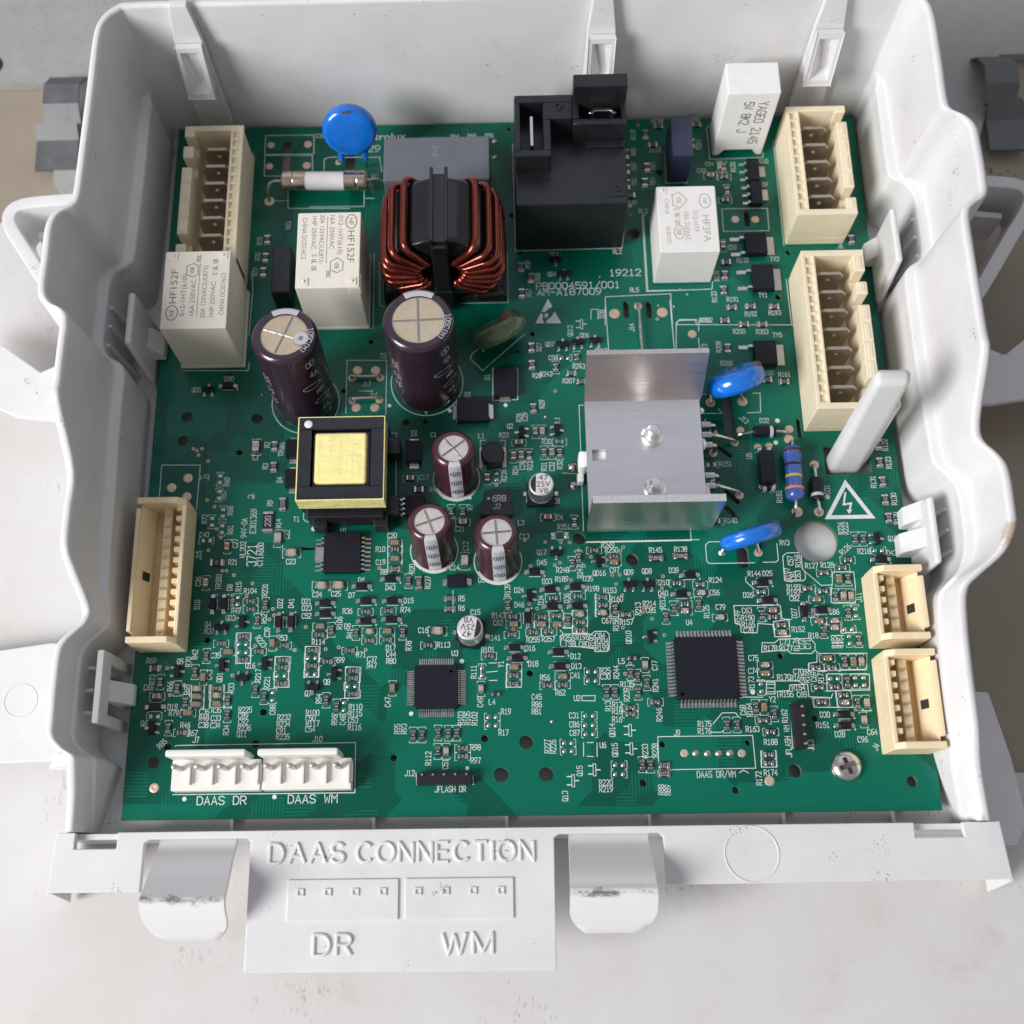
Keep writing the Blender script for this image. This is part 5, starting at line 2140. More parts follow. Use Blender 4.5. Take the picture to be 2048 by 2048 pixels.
part(ring, 'via_rings', ['gold_pad', 'hole_shade'], kind='stuff')
# more stitching vias scattered over the pours
# white footprint rings of the round capacitors
for x, y, rr in ((-52.9, 9.6, 8.3), (-23, 14.4, 8.9), (-15.8, -11.2, 5.6), (-21.1, -29.0, 5.6), (-6.1, -32.0, 5.6)):
    ink(circle(x, y, rr, 40), 0.22)
for x, y in ((-15.8, -11.2), (-21.1, -29.0), (-6.1, -32.0)):
    silk.prism(circle(x, y, 5.5, 20, 205, 335)[:-1], 0.004, Z0)
put_text(silk, '+', -23.2, 6.4, 0, 1.4, z=Z0)
part(silk, 'silkscreen_legend', 'silk', smooth=0, kind='stuff')
# static-sensitive and high-voltage warning marks
m = MB(); A_, B_, C_ = (7.5, 36.9), (4.15, 30.1), (10.6, 30.0)
m.prism([A_, (5.75, 33.35), (6.6, 33.2), (7.6, 34.1), (8.55, 34.7)], 0.004, Z0)
m.prism([B_, (5.6, 33.0), (6.2, 32.4), (5.9, 31.3), (6.4, 30.05)], 0.004, Z0)
m.prism([(6.9, 30.05), (7.0, 31.0), (8.0, 31.6), (9.15, 33.3), C_], 0.004, Z0)
m.prism([(6.5, 31.5), (7.5, 32.1), (7.3, 32.9), (6.6, 32.7)], 0.004, Z0)
part(m, 'static_warning_triangle', 'silk', smooth=0)
m = MB()
m.strip([(77.0, -13.9), (72.0, -22.4), (82.3, -22.4), (77.0, -13.9)], 0.95, Z0)
m.strip([(76.7, -16.4), (76.0, -19.3), (77.8, -19.0), (77.1, -21.2)], 0.42, Z0)
m.prism([(76.5, -20.6), (77.9, -20.6), (77.15, -21.7)], 0.004, Z0+.001)
part(m, 'voltage_warning_triangle', 'silk', smooth=0)
# mounting screw
scr = thing('mounting_screw', 'cross-head pan screw in the front right corner of the board', 'screw', (70*MM, -80.4*MM, 0))
m = MB(); m.lathe([(3.45, 0.01), (3.5, .5), (3.2, 1.2), (2.4, 1.8), (1.3, 2.1), (.0001, 2.15)], (0,0,0), 32)
a = link('t', m.mesh('t', ['steel'], 0)); tmp = []
for ang in (20, 110):
    t = MB(); t.bev(-1.9, -.5, 1.0, 1.9, .5, 3, .12); t.xform(Matrix.Rotation(math.radians(ang), 4, 'Z'))
    b = link('t', t.mesh('t', ['hole_shade'], 0)); tmp.append(b)
    md = a.modifiers.new('b', 'BOOLEAN'); md.object = b; md.operation = 'DIFFERENCE'; md.solver = 'EXACT'
me = bpy.data.meshes.new_from_object(a.evaluated_get(bpy.context.evaluated_depsgraph_get()))
for q in [a] + tmp: bpy.data.objects.remove(q)
me.polygons.foreach_set("use_smooth", [True]*len(me.polygons)); me.set_sharp_from_angle(angle=0.6)
me.materials.append(M['recess_shade'])
for p in me.polygons:
    r_ = math.hypot(p.center.x, p.center.y)/MM
    if r_ < 1.95 and (abs(p.normal.z) < 0.55 or p.center.z < 1.3*MM): p.material_index = 1
link('screw_head', me, scr)
m = MB(); m.lathe([(1.3, -7), (1.3, 0.0)], (0,0,0), 16); m.build('screw_shank', 'steel', scr)

# ================================================================ integrated circuits and packages
def qfp(cx, cy, s, nlead, pitch, H_, label, dots):
    m = MB(); t = MB(); h = s/2
    t.prism([(-h+.5,-h),(h-.5,-h),(h,-h+.5),(h,h-.5),(h-.5,h),(-h+.5,h),(-h,h-.5),(-h,-h+.5)], 0.15, H_)
    m.beveled(t, 0.12, 0, 1, 0.9)
    m.lathe([(.35, H_+.004), (.0001, H_+.004)], (dots[0], dots[1], 0), 12)
    m.v = [(x+cx, y+cy, z) for x, y, z in m.v]
    ic = part(m, 'microcontroller', 'chip', label)
    m = MB(); w = pitch*0.30
    for side in range(4):
        R_ = Matrix.Rotation(math.pi/2*side, 4, 'Z')
        for i in range(nlead):
            x = (i-(nlead-1)/2)*pitch
            t = MB(); y = -h
            p = [(y+.1, H_*.5), (y-.35, H_*.5), (y-.6, .14), (y-1.45, .05)]
            for k in range(3):
                (ya, za), (yb, zb) = p[k], p[k+1]
                t.add([(x-w, ya, za), (x+w, ya, za), (x+w, yb, zb), (x-w, yb, zb), (x-w, ya, za-.14), (x+w, ya, za-.14), (x+w, yb, zb-.04), (x-w, yb, zb-.04)],
                      [(0,3,2,1),(0,4,7,3),(1,2,6,5),(4,5,6,7)])
            t.bev(x-w*1.2, y-1.75, 0.01, x+w*1.2, y-.75, .12, .04, 0, 1)
            t.xform(R_); merge(m, t)
    m.v = [(x+cx, y+cy, z) for x, y, z in m.v]
    part(m, 'leads', 'tin', parent=ic, kind='stuff')
qfp(-20.5, -61.6, 9.9, 16, 0.5, 1.5, 'smaller square black chip with fine leads, near the front centre', (3.4, 3.4))
qfp(40.75, -58.15, 14.2, 16, 0.8, 1.6, 'larger square black chip with leads on four sides', (-5.9, -6.0))

m = MB(); m.bev(-46.9, -34.6, .2, -38.2, -24.9, 2.4, .25)
ic = part(m, 'driver_chip', 'chip', 'black rectangular chip with leads on both long sides in front of the yellow transformer')
m = MB()
for i in range(8):
    y = -26.0 - i*1.08
    m.box(-38.3, y-.24, 1.0, -37.4, y+.24, 1.15); m.bev(-37.6, y-.26, .02, -36.0, y+.26, .2, .06, 0, 1); m.box(-37.6, y-.24, .05, -37.4, y+.24, 1.1)
    if i not in (2, 3, 4):
        m.box(-47.7, y-.24, 1.0, -46.8, y+.24, 1.15); m.bev(-49.1, y-.26, .02, -47.5, y+.26, .2, .06, 0, 1); m.box(-47.7, y-.24, .05, -47.5, y+.24, 1.1)
m.bev(-49.2, -31.2, .02, -47.0, -27.8, .5, .1, 0, 1)
part(m, 'leads', 'tin', parent=ic, kind='stuff')
m = MB(); m.bev(-28.0, -20.6, .2, -23.4, -15.6, 1.7, .2)
ic = part(m, 'small_outline_chip', 'chip', 'small black chip half hidden behind the round capacitors')
m = MB()
for i in range(4):
    y = -16.3 - i*1.25
    m.bev(-29.8, y-.24, .02, -28.4, y+.24, .22, .06, 0, 1); m.box(-28.6, y-.2, .1, -27.9, y+.2, 1.0)
part(m, 'leads', 'tin', parent=ic, kind='stuff')

def block_diode(x0, y0, x1, y1, H_, ax, label, tabs=(1, 1), w=.62):
    """Moulded block with flat end tabs along axis ax."""
    m = MB(); x0, x1 = min(x0, x1), max(x0, x1); y0, y1 = min(y0, y1), max(y0, y1)
    m.bev(x0, y0, .15, x1, y1, H_, .22, 0, 1)
    b = part(m, 'power_diode', 'chip', label)
    for s, on in zip((-1, 1), tabs):
        if not on: continue
        m = MB()
        if ax == 'x':
            c, hw = (y0+y1)/2, (y1-y0)/2*w; e = x0 if s < 0 else x1
            m.bev(min(e, e+s*1.1), c-hw, .02, max(e, e+s*1.1), c+hw, .3, .08, 0, 1); m.box(min(e, e+s*.3), c-hw*.9, .2, max(e, e+s*.3), c+hw*.9, 1.1)
        else:
            c, hw = (x0+x1)/2, (x1-x0)/2*w; e = y0 if s < 0 else y1
            m.bev(c-hw, min(e, e+s*1.1), .02, c+hw, max(e, e+s*1.1), .3, .08, 0, 1); m.box(c-hw*.9, min(e, e+s*.3), .2, c+hw*.9, max(e, e+s*.3), 1.1)
        part(m, 'end_tab', 'tin', parent=b)
block_diode(-6.4, 9.8, -1.0, 17.2, 2.4, 'y', 'black square diode standing between the green disc and the heat sink', (1, 0), .5)
block_diode(-15.6, 3.0, -7.8, 9.2, 2.4, 'x', 'black square diode with end tabs in front of the tall centre capacitor')
block_diode(-27.9, -7.3, -24.2, -1.8, 2.2, 'y', 'black block diode right of the yellow transformer')
block_diode(-18.0, -38.3, -13.4, -35.6, 2.2, 'x', 'black block diode in front of the three small capacitors')
block_diode(-56.9, -5.6, -53.4, -.9, 2.2, 'y', 'black block diode beside the rear left corner of the yellow transformer')
block_diode(-56.8, -13.2, -53.2, -8.6, 2.2, 'y', 'black block diode beside the left side of the yellow transformer')
def tab_transistor(x0, y0, x1, y1, name, label, leads):
    m = MB(); m.bev(x0, y1, .15, x1, y0, 2.2, .3, 0, 2)
    b = part(m, name, 'chip', label)
    m = MB(); c, hw = (y0+y1)/2, abs(y1-y0)/2*.86
    m.bev(x1-.2, c-hw, .02, x1+2.1, c+hw, .45, .12)
    part(m, 'mounting_tab', 'tin_dull', parent=b)
    for dy in leads:
        m = MB(); y = c + dy
        m.box(x0-1.0, y-.32, 1.0, x0+.1, y+.32, 1.25); m.box(x0-1.2, y-.32, .1, x0-.95, y+.32, 1.25); m.bev(x0-3.6, y-.55, .02, x0-1.0, y+.55, .35, .12, 0, 1)
        part(m, 'lead', 'tin', parent=b)
tab_transistor(58.0, 53.7, 63.5, 47.6, 'power_transistor', 'black power transistor just in front of the two bare drilled pads', (2.2, -2.2))
tab_transistor(59.0, 44.5, 64.4, 37.4, 'power_transistor', 'black power transistor beside the rear end of the long connector', (2.3, -2.3))
tab_transistor(57.8, 23.2, 63.3, 16.6, 'power_transistor', 'black power transistor behind the rearmost of the two right-hand blue discs', (2.3,))
def sot223(x0, y0, x1, y1, label):
    m = MB(); m.bev(x0, y1, .15, x1, y0, 1.8, .25, 0, 2)
    b = part(m, 'regulator', 'chip', label)
    c = (y0+y1)/2
    m = MB(); m.bev(x1-.1, c-1.6, .02, x1+1.8, c+1.6, .35, .1); part(m, 'mounting_tab', 'tin_dull', parent=b)
    for dy in (-2.3, 0, 2.3):
        m = MB(); m.box(x0-.6, c+dy-.35, .8, x0+.05, c+dy+.35, 1.0); m.bev(x0-2.0, c+dy-.4, .02, x0-.4, c+dy+.4, .32, .1, 0, 1); m.box(x0-.62, c+dy-.33, .1, x0-.42, c+dy+.33, .98)
        part(m, 'lead', 'tin', parent=b)
sot223(60.4, 76.2, 63.4, 69.5, 'black regulator right in front of the white cement resistor')
sot223(60.6, 69.2, 63.6, 62.4, 'black regulator between the other regulator and the two bare drilled pads')
# optocoupler
m = MB(); m.bev(56.4, -14.4, .5, 59.8, -6.4, 3.6, .25)
oc = part(m, 'optocoupler', 'chip', 'black four-legged chip left of the blue banded resistor')
m = MB(); o_ = m
big = link('chip_resistor', KM['S220'][1], board); big.location = (-60.7*MM, -21.3*MM, 1.6*MM); big.rotation_euler = (0, 0, math.pi/2)
# power inductors
m = MB(); m.lathe([(2.7, .3), (2.9, .6), (2.9, 1.2), (2.2, 1.5), (2.2, 2.6), (2.9, 2.9), (2.9, 3.6), (2.6, 3.9), (.0001, 3.95)], (-7.0, -6.0, 0), 10)
p = part(m, 'drum_inductor', 'black', 'small black drum inductor in its square white outline', smooth=30)
m = MB(); m.bev(-10.3, -8.6, .02, -9.2, -3.2, .3, .1, 0, 1); m.bev(-4.8, -8.6, .02, -3.7, -3.2, .3, .1, 0, 1); part(m, 'end_plates', 'tin_dull', parent=p)
m = MB(); t = MB(); t.prism([(-10.0,-21.6),(-9.2,-15.4),(-8.4,-15.4),(-8.1,-14.9),(-4.4,-14.9),(-4.0,-15.4),(-2.8,-15.6),(-2.5,-21.6)], .2, 3.2); m.beveled(t, .25, 0, 2, .9)
p = part(m, 'shielded_inductor', 'black', 'flat black inductor marked 6R8 behind the front small capacitor')
m = MB(); put_text(m, '6R8', -5.6, -17.4, 0, 1.45, .2, .78, 3.21); m.lathe([(.35, 3.205), (.0001, 3.206)], (-8.1, -17.4, 0), 10); put_text(m, 'J2', -6.2, -19.4, 0, 1.2, .17, .8, 3.21)
part(m, 'marking', 'res_code', parent=p, smooth=0)

# ================================================================ film capacitors, relays and other boxes
def relay_print(x0, x1, y0, y1, zt, lines, mtl, parent, logo=None):
    """Sideways lettering on a relay top: lines of (x, y centre, height, length, text), reading towards the back."""
    m = MB()
    for x, yc, h, wd, tx in lines: font_text(m, tx, x, yc, h, wd, ang=90, z=zt+.006)
    if logo:
        lx, ly, lr = logo
        t = MB(); t.strip([(lx+lr*.72*math.cos(a*math.pi/14), ly+lr*math.sin(a*math.pi/14)) for a in range(28)] + [(lx+lr*.72, ly)], .24, zt+.008); merge(m, t)
        font_text(m, 'HF', lx, ly, 1.35, 1.7, ang=90, z=zt+.007)
    part(m, 'printed_marking', mtl, parent=parent, smooth=0)
def tall_relay(x0, x1, y0, y1, flip, label):
    H_ = 21
    m = MB(); m.bev(x0+.2, y0, .3, x1-.2, y1, H_, .35)
    r = part(m, 'relay', 'ivory', label)
    # moulded corner nibs of the lid
    for a, b in ((x0+2.2, -1), (x1-2.0, -1)):
        m = MB(); yy = (y1-1.4) if not flip else (y0+1.6)
        m.bev(a-1.1, yy-1.0, H_-.1, a+1.1, yy+1.0, H_+.22, .12); m.lathe([(.42, H_+.2), (.3, H_+.5), (.0001, H_+.55)], (a, yy, 0), 12)
        part(m, 'lid_nib', 'ivory', parent=r)
    m = MB(); m.bev(x0, y0-.15, .02, x1, y1+.15, 1.4, .3); part(m, 'base', 'ivory', parent=r)
    return r, H_
r, H_ = tall_relay(-84.2, -68.2, 19.4, 40.0, False, 'ivory relay with brown print standing in front of the rear left connector')
relay_print(0, 0, 0, 0, H_, [(-81.5, 30.6, 1.75, 9.0, 'HF152F'), (-79.0, 28.2, 1.15, 11.0, '012-1HT(610)'), (-76.8, 27.6, 1.15, 9.5, '16A 250VAC'), (-74.2, 29.0, 1.15, 13.8, '20A 125VAC(UL873)'), (-72.1, 27.0, 1.15, 9.3, '1HP 250VAC'), (-69.8, 28.4, 1.15, 11.2, 'CHINA DC0216C2')], 'print_dark', r, (-81.4, 23.6, 1.9))
m = MB()
m.strip([(-75.5, 22.6), (-75.5, 36.6)], .14, H_+.009)
m.strip([(-78.6, 33.6), (-77.0, 33.0), (-75.9, 33.6), (-75.9, 36.0), (-77.0, 36.6), (-78.6, 36.0), (-78.6, 33.6)], .2, H_+.009)
put_text(m, 'VDE', -77.3, 34.8, 90, .8, .14, .8, H_+.009); put_text(m, '85C', -75.9, 38.0, 90, .9, .14, .7, H_+.012); put_text(m, 'C UL US', -71.9, 35.6, 90, 1.0, .16, .62, H_+.012)
part(m, 'approval_marks', 'print_dark', parent=r, smooth=0)
r, H_ = tall_relay(-53.0, -37.4, 29.4, 49.9, True, 'ivory relay with brown print between the fuse and the large brown capacitors')
m = MB()
for x, yc, h, wd, tx in [(-39.8, 40.4, 1.75, 8.6, 'HF152F'), (-42.4, 43.6, 1.15, 10.6, '012-1HT(610)'), (-44.4, 44.4, 1.15, 9.2, '16A 250VAC'), (-46.8, 42.6, 1.15, 13.2, '20A 125VAC(UL873)'), (-48.7, 44.4, 1.15, 9.0, '1HP 250VAC'), (-51.0, 42.8, 1.15, 11.2, 'CHINA DC0216C2')]:
    font_text(m, tx, x, yc, h, wd, ang=-90, z=H_+.006)
m.strip([(-39.9+1.3*math.cos(a*math.pi/14), 47.2+1.9*math.sin(a*math.pi/14)) for a in range(28)] + [(-38.6, 47.2)], .24, H_+.008)
font_text(m, 'HF', -39.9, 47.2, 1.35, 1.8, ang=-90, z=H_+.007)
m.strip([(-45.6, 48.6), (-45.6, 36.0)], .14, H_+.009)
m.strip([(-41.6, 36.4), (-43.0, 37.4), (-44.6, 36.4), (-44.6, 34.2), (-43.0, 33.4), (-41.6, 34.2), (-41.6, 36.4)], .2, H_+.009)
put_text(m, 'VDE', -43.1, 35.3, -90, .8, .14, .8, H_+.009); put_text(m, '85C', -45.0, 33.0, -90, .9, .14, .7, H_+.012); put_text(m, 'C UL US', -48.5, 36.2, -90, 1.0, .16, .62, H_+.012)
part(m, 'printed_marking', 'print_dark', parent=r, smooth=0)
m = MB(); m.bev(-40.4, 29.3, 17.6, -37.3, 33.4, 20.6, .3); part(m, 'case_notch', 'ivory', parent=r)

m = MB(); m.bev(34.2, 40.5, .3, 48.7, 59.0, 15.3, .35)
r = part(m, 'relay', 'white_relay', 'white relay with faint brown print left of the two regulators')
m = MB(); zt = 15.31
for x, yc, h, wd, tx in [(45.9, 46.9, 1.9, 7.4, 'HF3FA'), (43.4, 49.0, 1.3, 6.0, '012-HTF'), (41.2, 47.6, 1.3, 8.2, '10A 250VAC'), (36.6, 53.2, 1.1, 4.3, 'CHINA'), (36.6, 45.3, 1.1, 5.0, '1B18D2P2')]:
    font_text(m, tx, x, yc, h, wd, ang=-90, z=zt)
for cx, cy, a, b in ((45.9, 54.6, 1.35, 2.0), (39.2, 46.0, 1.2, 1.9)):
    m.strip([(cx+a*math.cos(k*math.pi/14), cy+b*math.sin(k*math.pi/14)) for k in range(28)] + [(cx+a, cy)], .22, zt+.003)
font_text(m, 'HF', 45.9, 54.6, 1.2, 1.6, ang=-90, z=zt+.002); put_text(m, 'CQC', 39.2, 46.0, -90, .9, .15, .7, zt+.004)
m.strip([(38.0, 56.4), (38.0, 53.6), (39.8, 52.8), (41.6, 55.0), (39.8, 57.2), (38.0, 56.4)], .22, zt+.003); put_text(m, 'VDE', 39.5, 55.0, -90, .9, .15, .8, zt+.004)
put_text(m, 'C RU US', 38.9, 50.4, -90, 1.1, .17, .6, zt+.004)
part(m, 'printed_marking', 'print_soft', parent=r, smooth=0)
m = MB(); m.bev(34.4, 56.6, 15.2, 36.6, 58.8, 15.45, .1); m.lathe([(.5, 15.4), (.35, 15.7), (.0001, 15.75)], (35.5, 57.7, 0), 12); part(m, 'lid_nib', 'white_relay', parent=r)

# cement resistor standing on feet
m = MB(); t = MB()
X0, X1, Y0, Y1 = 51.7, 64.7, 78.2, 87.4
t.add([(X0,Y0,0),(X0+1.6,Y0,0),(X0+3.0,Y0,2.2),(X1-3.0,Y0,2.2),(X1-1.6,Y0,0),(X1,Y0,0),(X1,Y0,25),(X0,Y0,25)] + [(X0,Y1,0),(X0+1.6,Y1,0),(X0+3.0,Y1,2.2),(X1-3.0,Y1,2.2),(X1-1.6,Y1,0),(X1,Y1,0),(X1,Y1,25),(X0,Y1,25)],
      [tuple(range(8)), tuple(range(8, 16))[::-1]] + [(i, 8+i, 8+(i+1) % 8, (i+1) % 8) for i in range(8)])
m.beveled(t, .5, 0, 2, .6)
m.v = [(x, y, z+.05) for x, y, z in m.v]
cr_ = part(m, 'cement_resistor', 'cement', 'white upright cement resistor with black print at the back of the board')
m = MB()
for xx, tx, w_, zc in ((61.2, 'YAGEO 2145', 17.0, 13.4), (57.6, '5W 8K2 J', 12.2, 15.8)):
    merge(m, text_on(tx, 2.3, lambda u, v, xx=xx, zc=zc: (xx+v, Y0-.012, zc-u), .26, w_/(len(tx))))
part(m, 'printed_marking', 'print_black', parent=cr_, smooth=0)

m = MB(); m.bev(39.4, 70.0, .3, 44.8, 82.0, 12.0, .5)
part(m, 'film_capacitor', 'navy_box', 'small navy box capacitor behind the white relay')
m = MB(); m.bev(-33.2, 62.6, .3, -6.6, 75.4, 14.6, .5)
p = part(m, 'film_capacitor', 'grey_box', 'grey box capacitor behind the copper choke')
m = MB(); put_text(m, 'Z', -20.3, 71.0, 0, 1.9, .2, .8, 14.61); m.strip([(-21.2, 72.4), (-19.4, 72.4)], .2, 14.61); m.strip([(-21.2, 69.6), (-19.4, 69.6)], .2, 14.61); part(m, 'printed_marking', 'faint_grey', parent=p, smooth=0)
m = MB(); m.bev(-61.2, 35.4, .3, -56.6, 48.6, 8.6, .5)
part(m, 'film_capacitor', 'black', 'black box capacitor against the left side of the second ivory relay')

# black power relay with blade terminals
m = MB(); m.bev(-.4, 51.0, .3, 26.7, 82.6, 20.4, .5)
br = part(m, 'power_relay', 'black', 'large black relay with two blade terminals sunk in its raised back')
m = MB()   # raised terminal housing, left socket
for q in ((-.4,60.2,8.2,62.0), (-.4,75.4,13.6,77.6), (-.4,62.0,.9,75.4), (6.4,62.0,8.2,70.6)):
    m.bev(q[0], q[1], 20.2, q[2], q[3], 27.0, .3)
m.box(.9, 62.0, 20.3, 6.4, 75.4, 21.0); m.bev(6.4, 70.6, 20.2, 13.6, 75.4, 27.0, .3)
m.lathe([(1.2, 26.9), (1.1, 27.3), (.7, 27.4), (.6, 27.05), (.0001, 27.0)], (10.2, 74.0, 0), 16)
part(m, 'left_terminal_housing', 'black', parent=br)
m = MB()
for q in ((13.6,68.8,26.5,70.6,27.0), (13.6,70.6,15.2,76.4,27.0), (25.4,70.6,26.5,76.4,27.0), (13.6,74.9,26.5,78.6,33.0)):
    m.bev(q[0], q[1], 20.2, q[2], q[3], q[4], .35)
m.box(15.2, 70.6, 20.3, 25.4, 76.4, 22.0)
part(m, 'right_terminal_housing', 'black', parent=br)
m = MB(); m.bev(17.0, 66.6, 20.3, 26.5, 68.8, 21.2, .3); m.bev(-.42, 60.6, 20.2, 8.0, 60.9, 20.5, .1); part(m, 'moulded_step', 'black', parent=br)
m = MB(); m.bev(3.2, 63.4, 20.8, 4.0, 71.8, 26.6, .2); part(m, 'blade_terminal', 'steel', parent=br)
m = MB()
t = MB(); t.prism([(17.6, 72.6), (18.8, 73.9), (23.0, 73.9), (24.2, 72.6), (23.6, 72.2), (22.8, 73.1), (19.0, 73.1), (18.2, 72.2)], 21.8, 26.4); m.beveled(t, .12, 0, 1, .9)
part(m, 'blade_terminal', 'steel', parent=br)
m = MB(); m.bev(22.2, 53.0, 20.3, 26.0, 57.2, 20.65, .1); m.lathe([(1.0, 20.6), (.9, 20.9), (.5, 20.9), (.4, 20.5), (.0001, 20.4)], (24.2, 55.2, 0), 16); part(m, 'vent_nub', 'black', parent=br)
# ================================================================ connectors
def tab_connector(x0, x1, y0, y1, ntab, ymid0, inner, label, mt='cream'):
    """Tall open shell with upright blade tabs; 'inner' is the x side (-1 or +1) carrying the coding pockets."""
    H_ = 14.0
    m = MB(); xa, xb = min(x0, x1), max(x0, x1)
    pock_lo, pock_hi = (xa, xa+3.2) if inner < 0 else (xb-3.2, xb)
    keyw = (xb-2.6, xb) if inner < 0 else (xa, xa+2.6)
    m.bev(xa+.06, y0+.06, 0.05, xb-.06, y1-.06, 3.2, .25, 0, 1)                              # floor
    m.bev(pock_lo+.03, y0+.04, 3.0, pock_hi, y1-.04, H_-.75, .15, 0, 1)                   # pocket wall
    m.bev(xa, y0, 3.0, xb, y0+1.6, H_, .25); m.bev(xa, y1-1.6, 3.0, xb, y1, H_, .25)
    a, b = (pock_lo, pock_hi)
    ends = ((a, a+.9), (b-.7, b)) if inner < 0 else ((b-.9, b), (a, a+.7))
    for e in ends: m.bev(e[0]+.015, y0+.5, H_-1.6, e[1]-.015, y1-.5, H_-.02, .12, 0, 1)
    n = int((y1-y0-3)/2.45)
    for k in range(n+1):
        y = y0+1.5+k*(y1-y0-3)/n
        m.bev(a+.4, y-.4, H_-1.6, b-.4, y+.4, H_-.15, .1, 0, 1)
    # keyed outer wall: stretches of full and cut-down height
    k0, k1 = keyw
    seg = [(0, 4.0, 1, 0), (4.0, 6.6, 0, 1), (6.6, 11, 1, 0), (11, 16, 1, 1)]
    L_ = y1-y0; y = y0+1.4; i = 0
    while y < y1-1.4:
        ln = (3.4, 2.8, 4.6, 5.0, 5.0, 4.6, 2.8)[i % 7]
        full = i % 7 not in (1, 6)
        e = min(y+ln, y1-1.4)
        if e > y+.2:
            m.bev(k0+.02, y, 3.0, k1-.02, e, H_-.05 if full else H_-5.2, .2, 0, 1)
            if full and e-y > 3:      # shallow frame on the wall top
                c = (k0+k1)/2
                m.bev(c-.55, y+.5, H_-.15, c+.55, e-.5, H_+.12, .08, 0, 1)
        y = e; i += 1
    sh = part(m, 'tab_connector', mt, label)
    # blades
    bx0, bx1 = (pock_hi+.15, pock_hi+7.3) if inner < 0 else (pock_lo-7.3, pock_lo-.15)
    tm = MB(); w = (bx1-bx0)/2
    out = [(-w, 3.1), (w, 3.1), (w, 11.0), (w-1.2, 12.4), (-w+1.2, 12.4), (-w, 11.0)]
    hc, hr = (0.1, 9.9), .66
    hole_ = [(hc[0]+hr*math.cos(t*math.pi/6), hc[1]+hr*math.sin(t*math.pi/6)) for t in range(12)]
    # plate with a round hole: bridge the two loops with quads
    import itertools
    def ray(ang):
        d = Vector((math.cos(ang), math.sin(ang))); best = None
        for i_ in range(6):
            p, q = Vector(out[i_]), Vector(out[(i_+1) % 6]); r_ = q-p
            den = d.x*r_.y-d.y*r_.x
            if abs(den) < 1e-9: continue
            s_ = Vector((p.x-hc[0], p.y-hc[1]))
            t_ = (s_.x*r_.y-s_.y*r_.x)/den; u_ = (s_.x*d.y-s_.y*d.x)/den
            if t_ > 0 and -1e-6 <= u_ <= 1+1e-6 and (best is None or t_ < best): best = t_
        return (hc[0]+d.x*best, hc[1]+d.y*best)
    angs = sorted(set([t*math.pi/6 for t in range(12)] + [math.atan2(p[1]-hc[1], p[0]-hc[0]) % (2*math.pi) for p in out]))
    N_ = len(angs); vs = []
    for yy in (-.4, .4):
        for a_ in angs: q = ray(a_); vs.append((q[0], yy, q[1]))
        for a_ in angs: vs.append((hc[0]+hr*math.cos(a_), yy, hc[1]+hr*math.sin(a_)))
    fs = []
    for k in range(N_):
        j = (k+1) % N_
        fs += [(k, j, N_+j, N_+k), (2*N_+k, 3*N_+k, 3*N_+j, 2*N_+j), (k, 2*N_+k, 2*N_+j, j), (N_+k, N_+j, 3*N_+j, 3*N_+k)]
    tm.add(vs, fs); me_ = tm.mesh('blade_tab', ['tab'], 30)
    for k in range(ntab):
        o = link('blade_tab', me_, sh); o.location = ((bx0+bx1)/2*MM, (ymid0-5.0*k)*MM, 1.6*MM)
tab_connector(-84.0, -69.0, 41.6, 80.6, 7, 74.6, 1, 'cream blade connector behind the ivory relay in the rear left corner')
tab_connector(68.4, 83.3, 51.0, 82.6, 6, 77.2, -1, 'cream six-blade connector in the rear right corner')
tab_connector(68.3, 83.3, -.6, 41.1, 8, 35.6, -1, 'long cream eight-blade connector along the right edge')

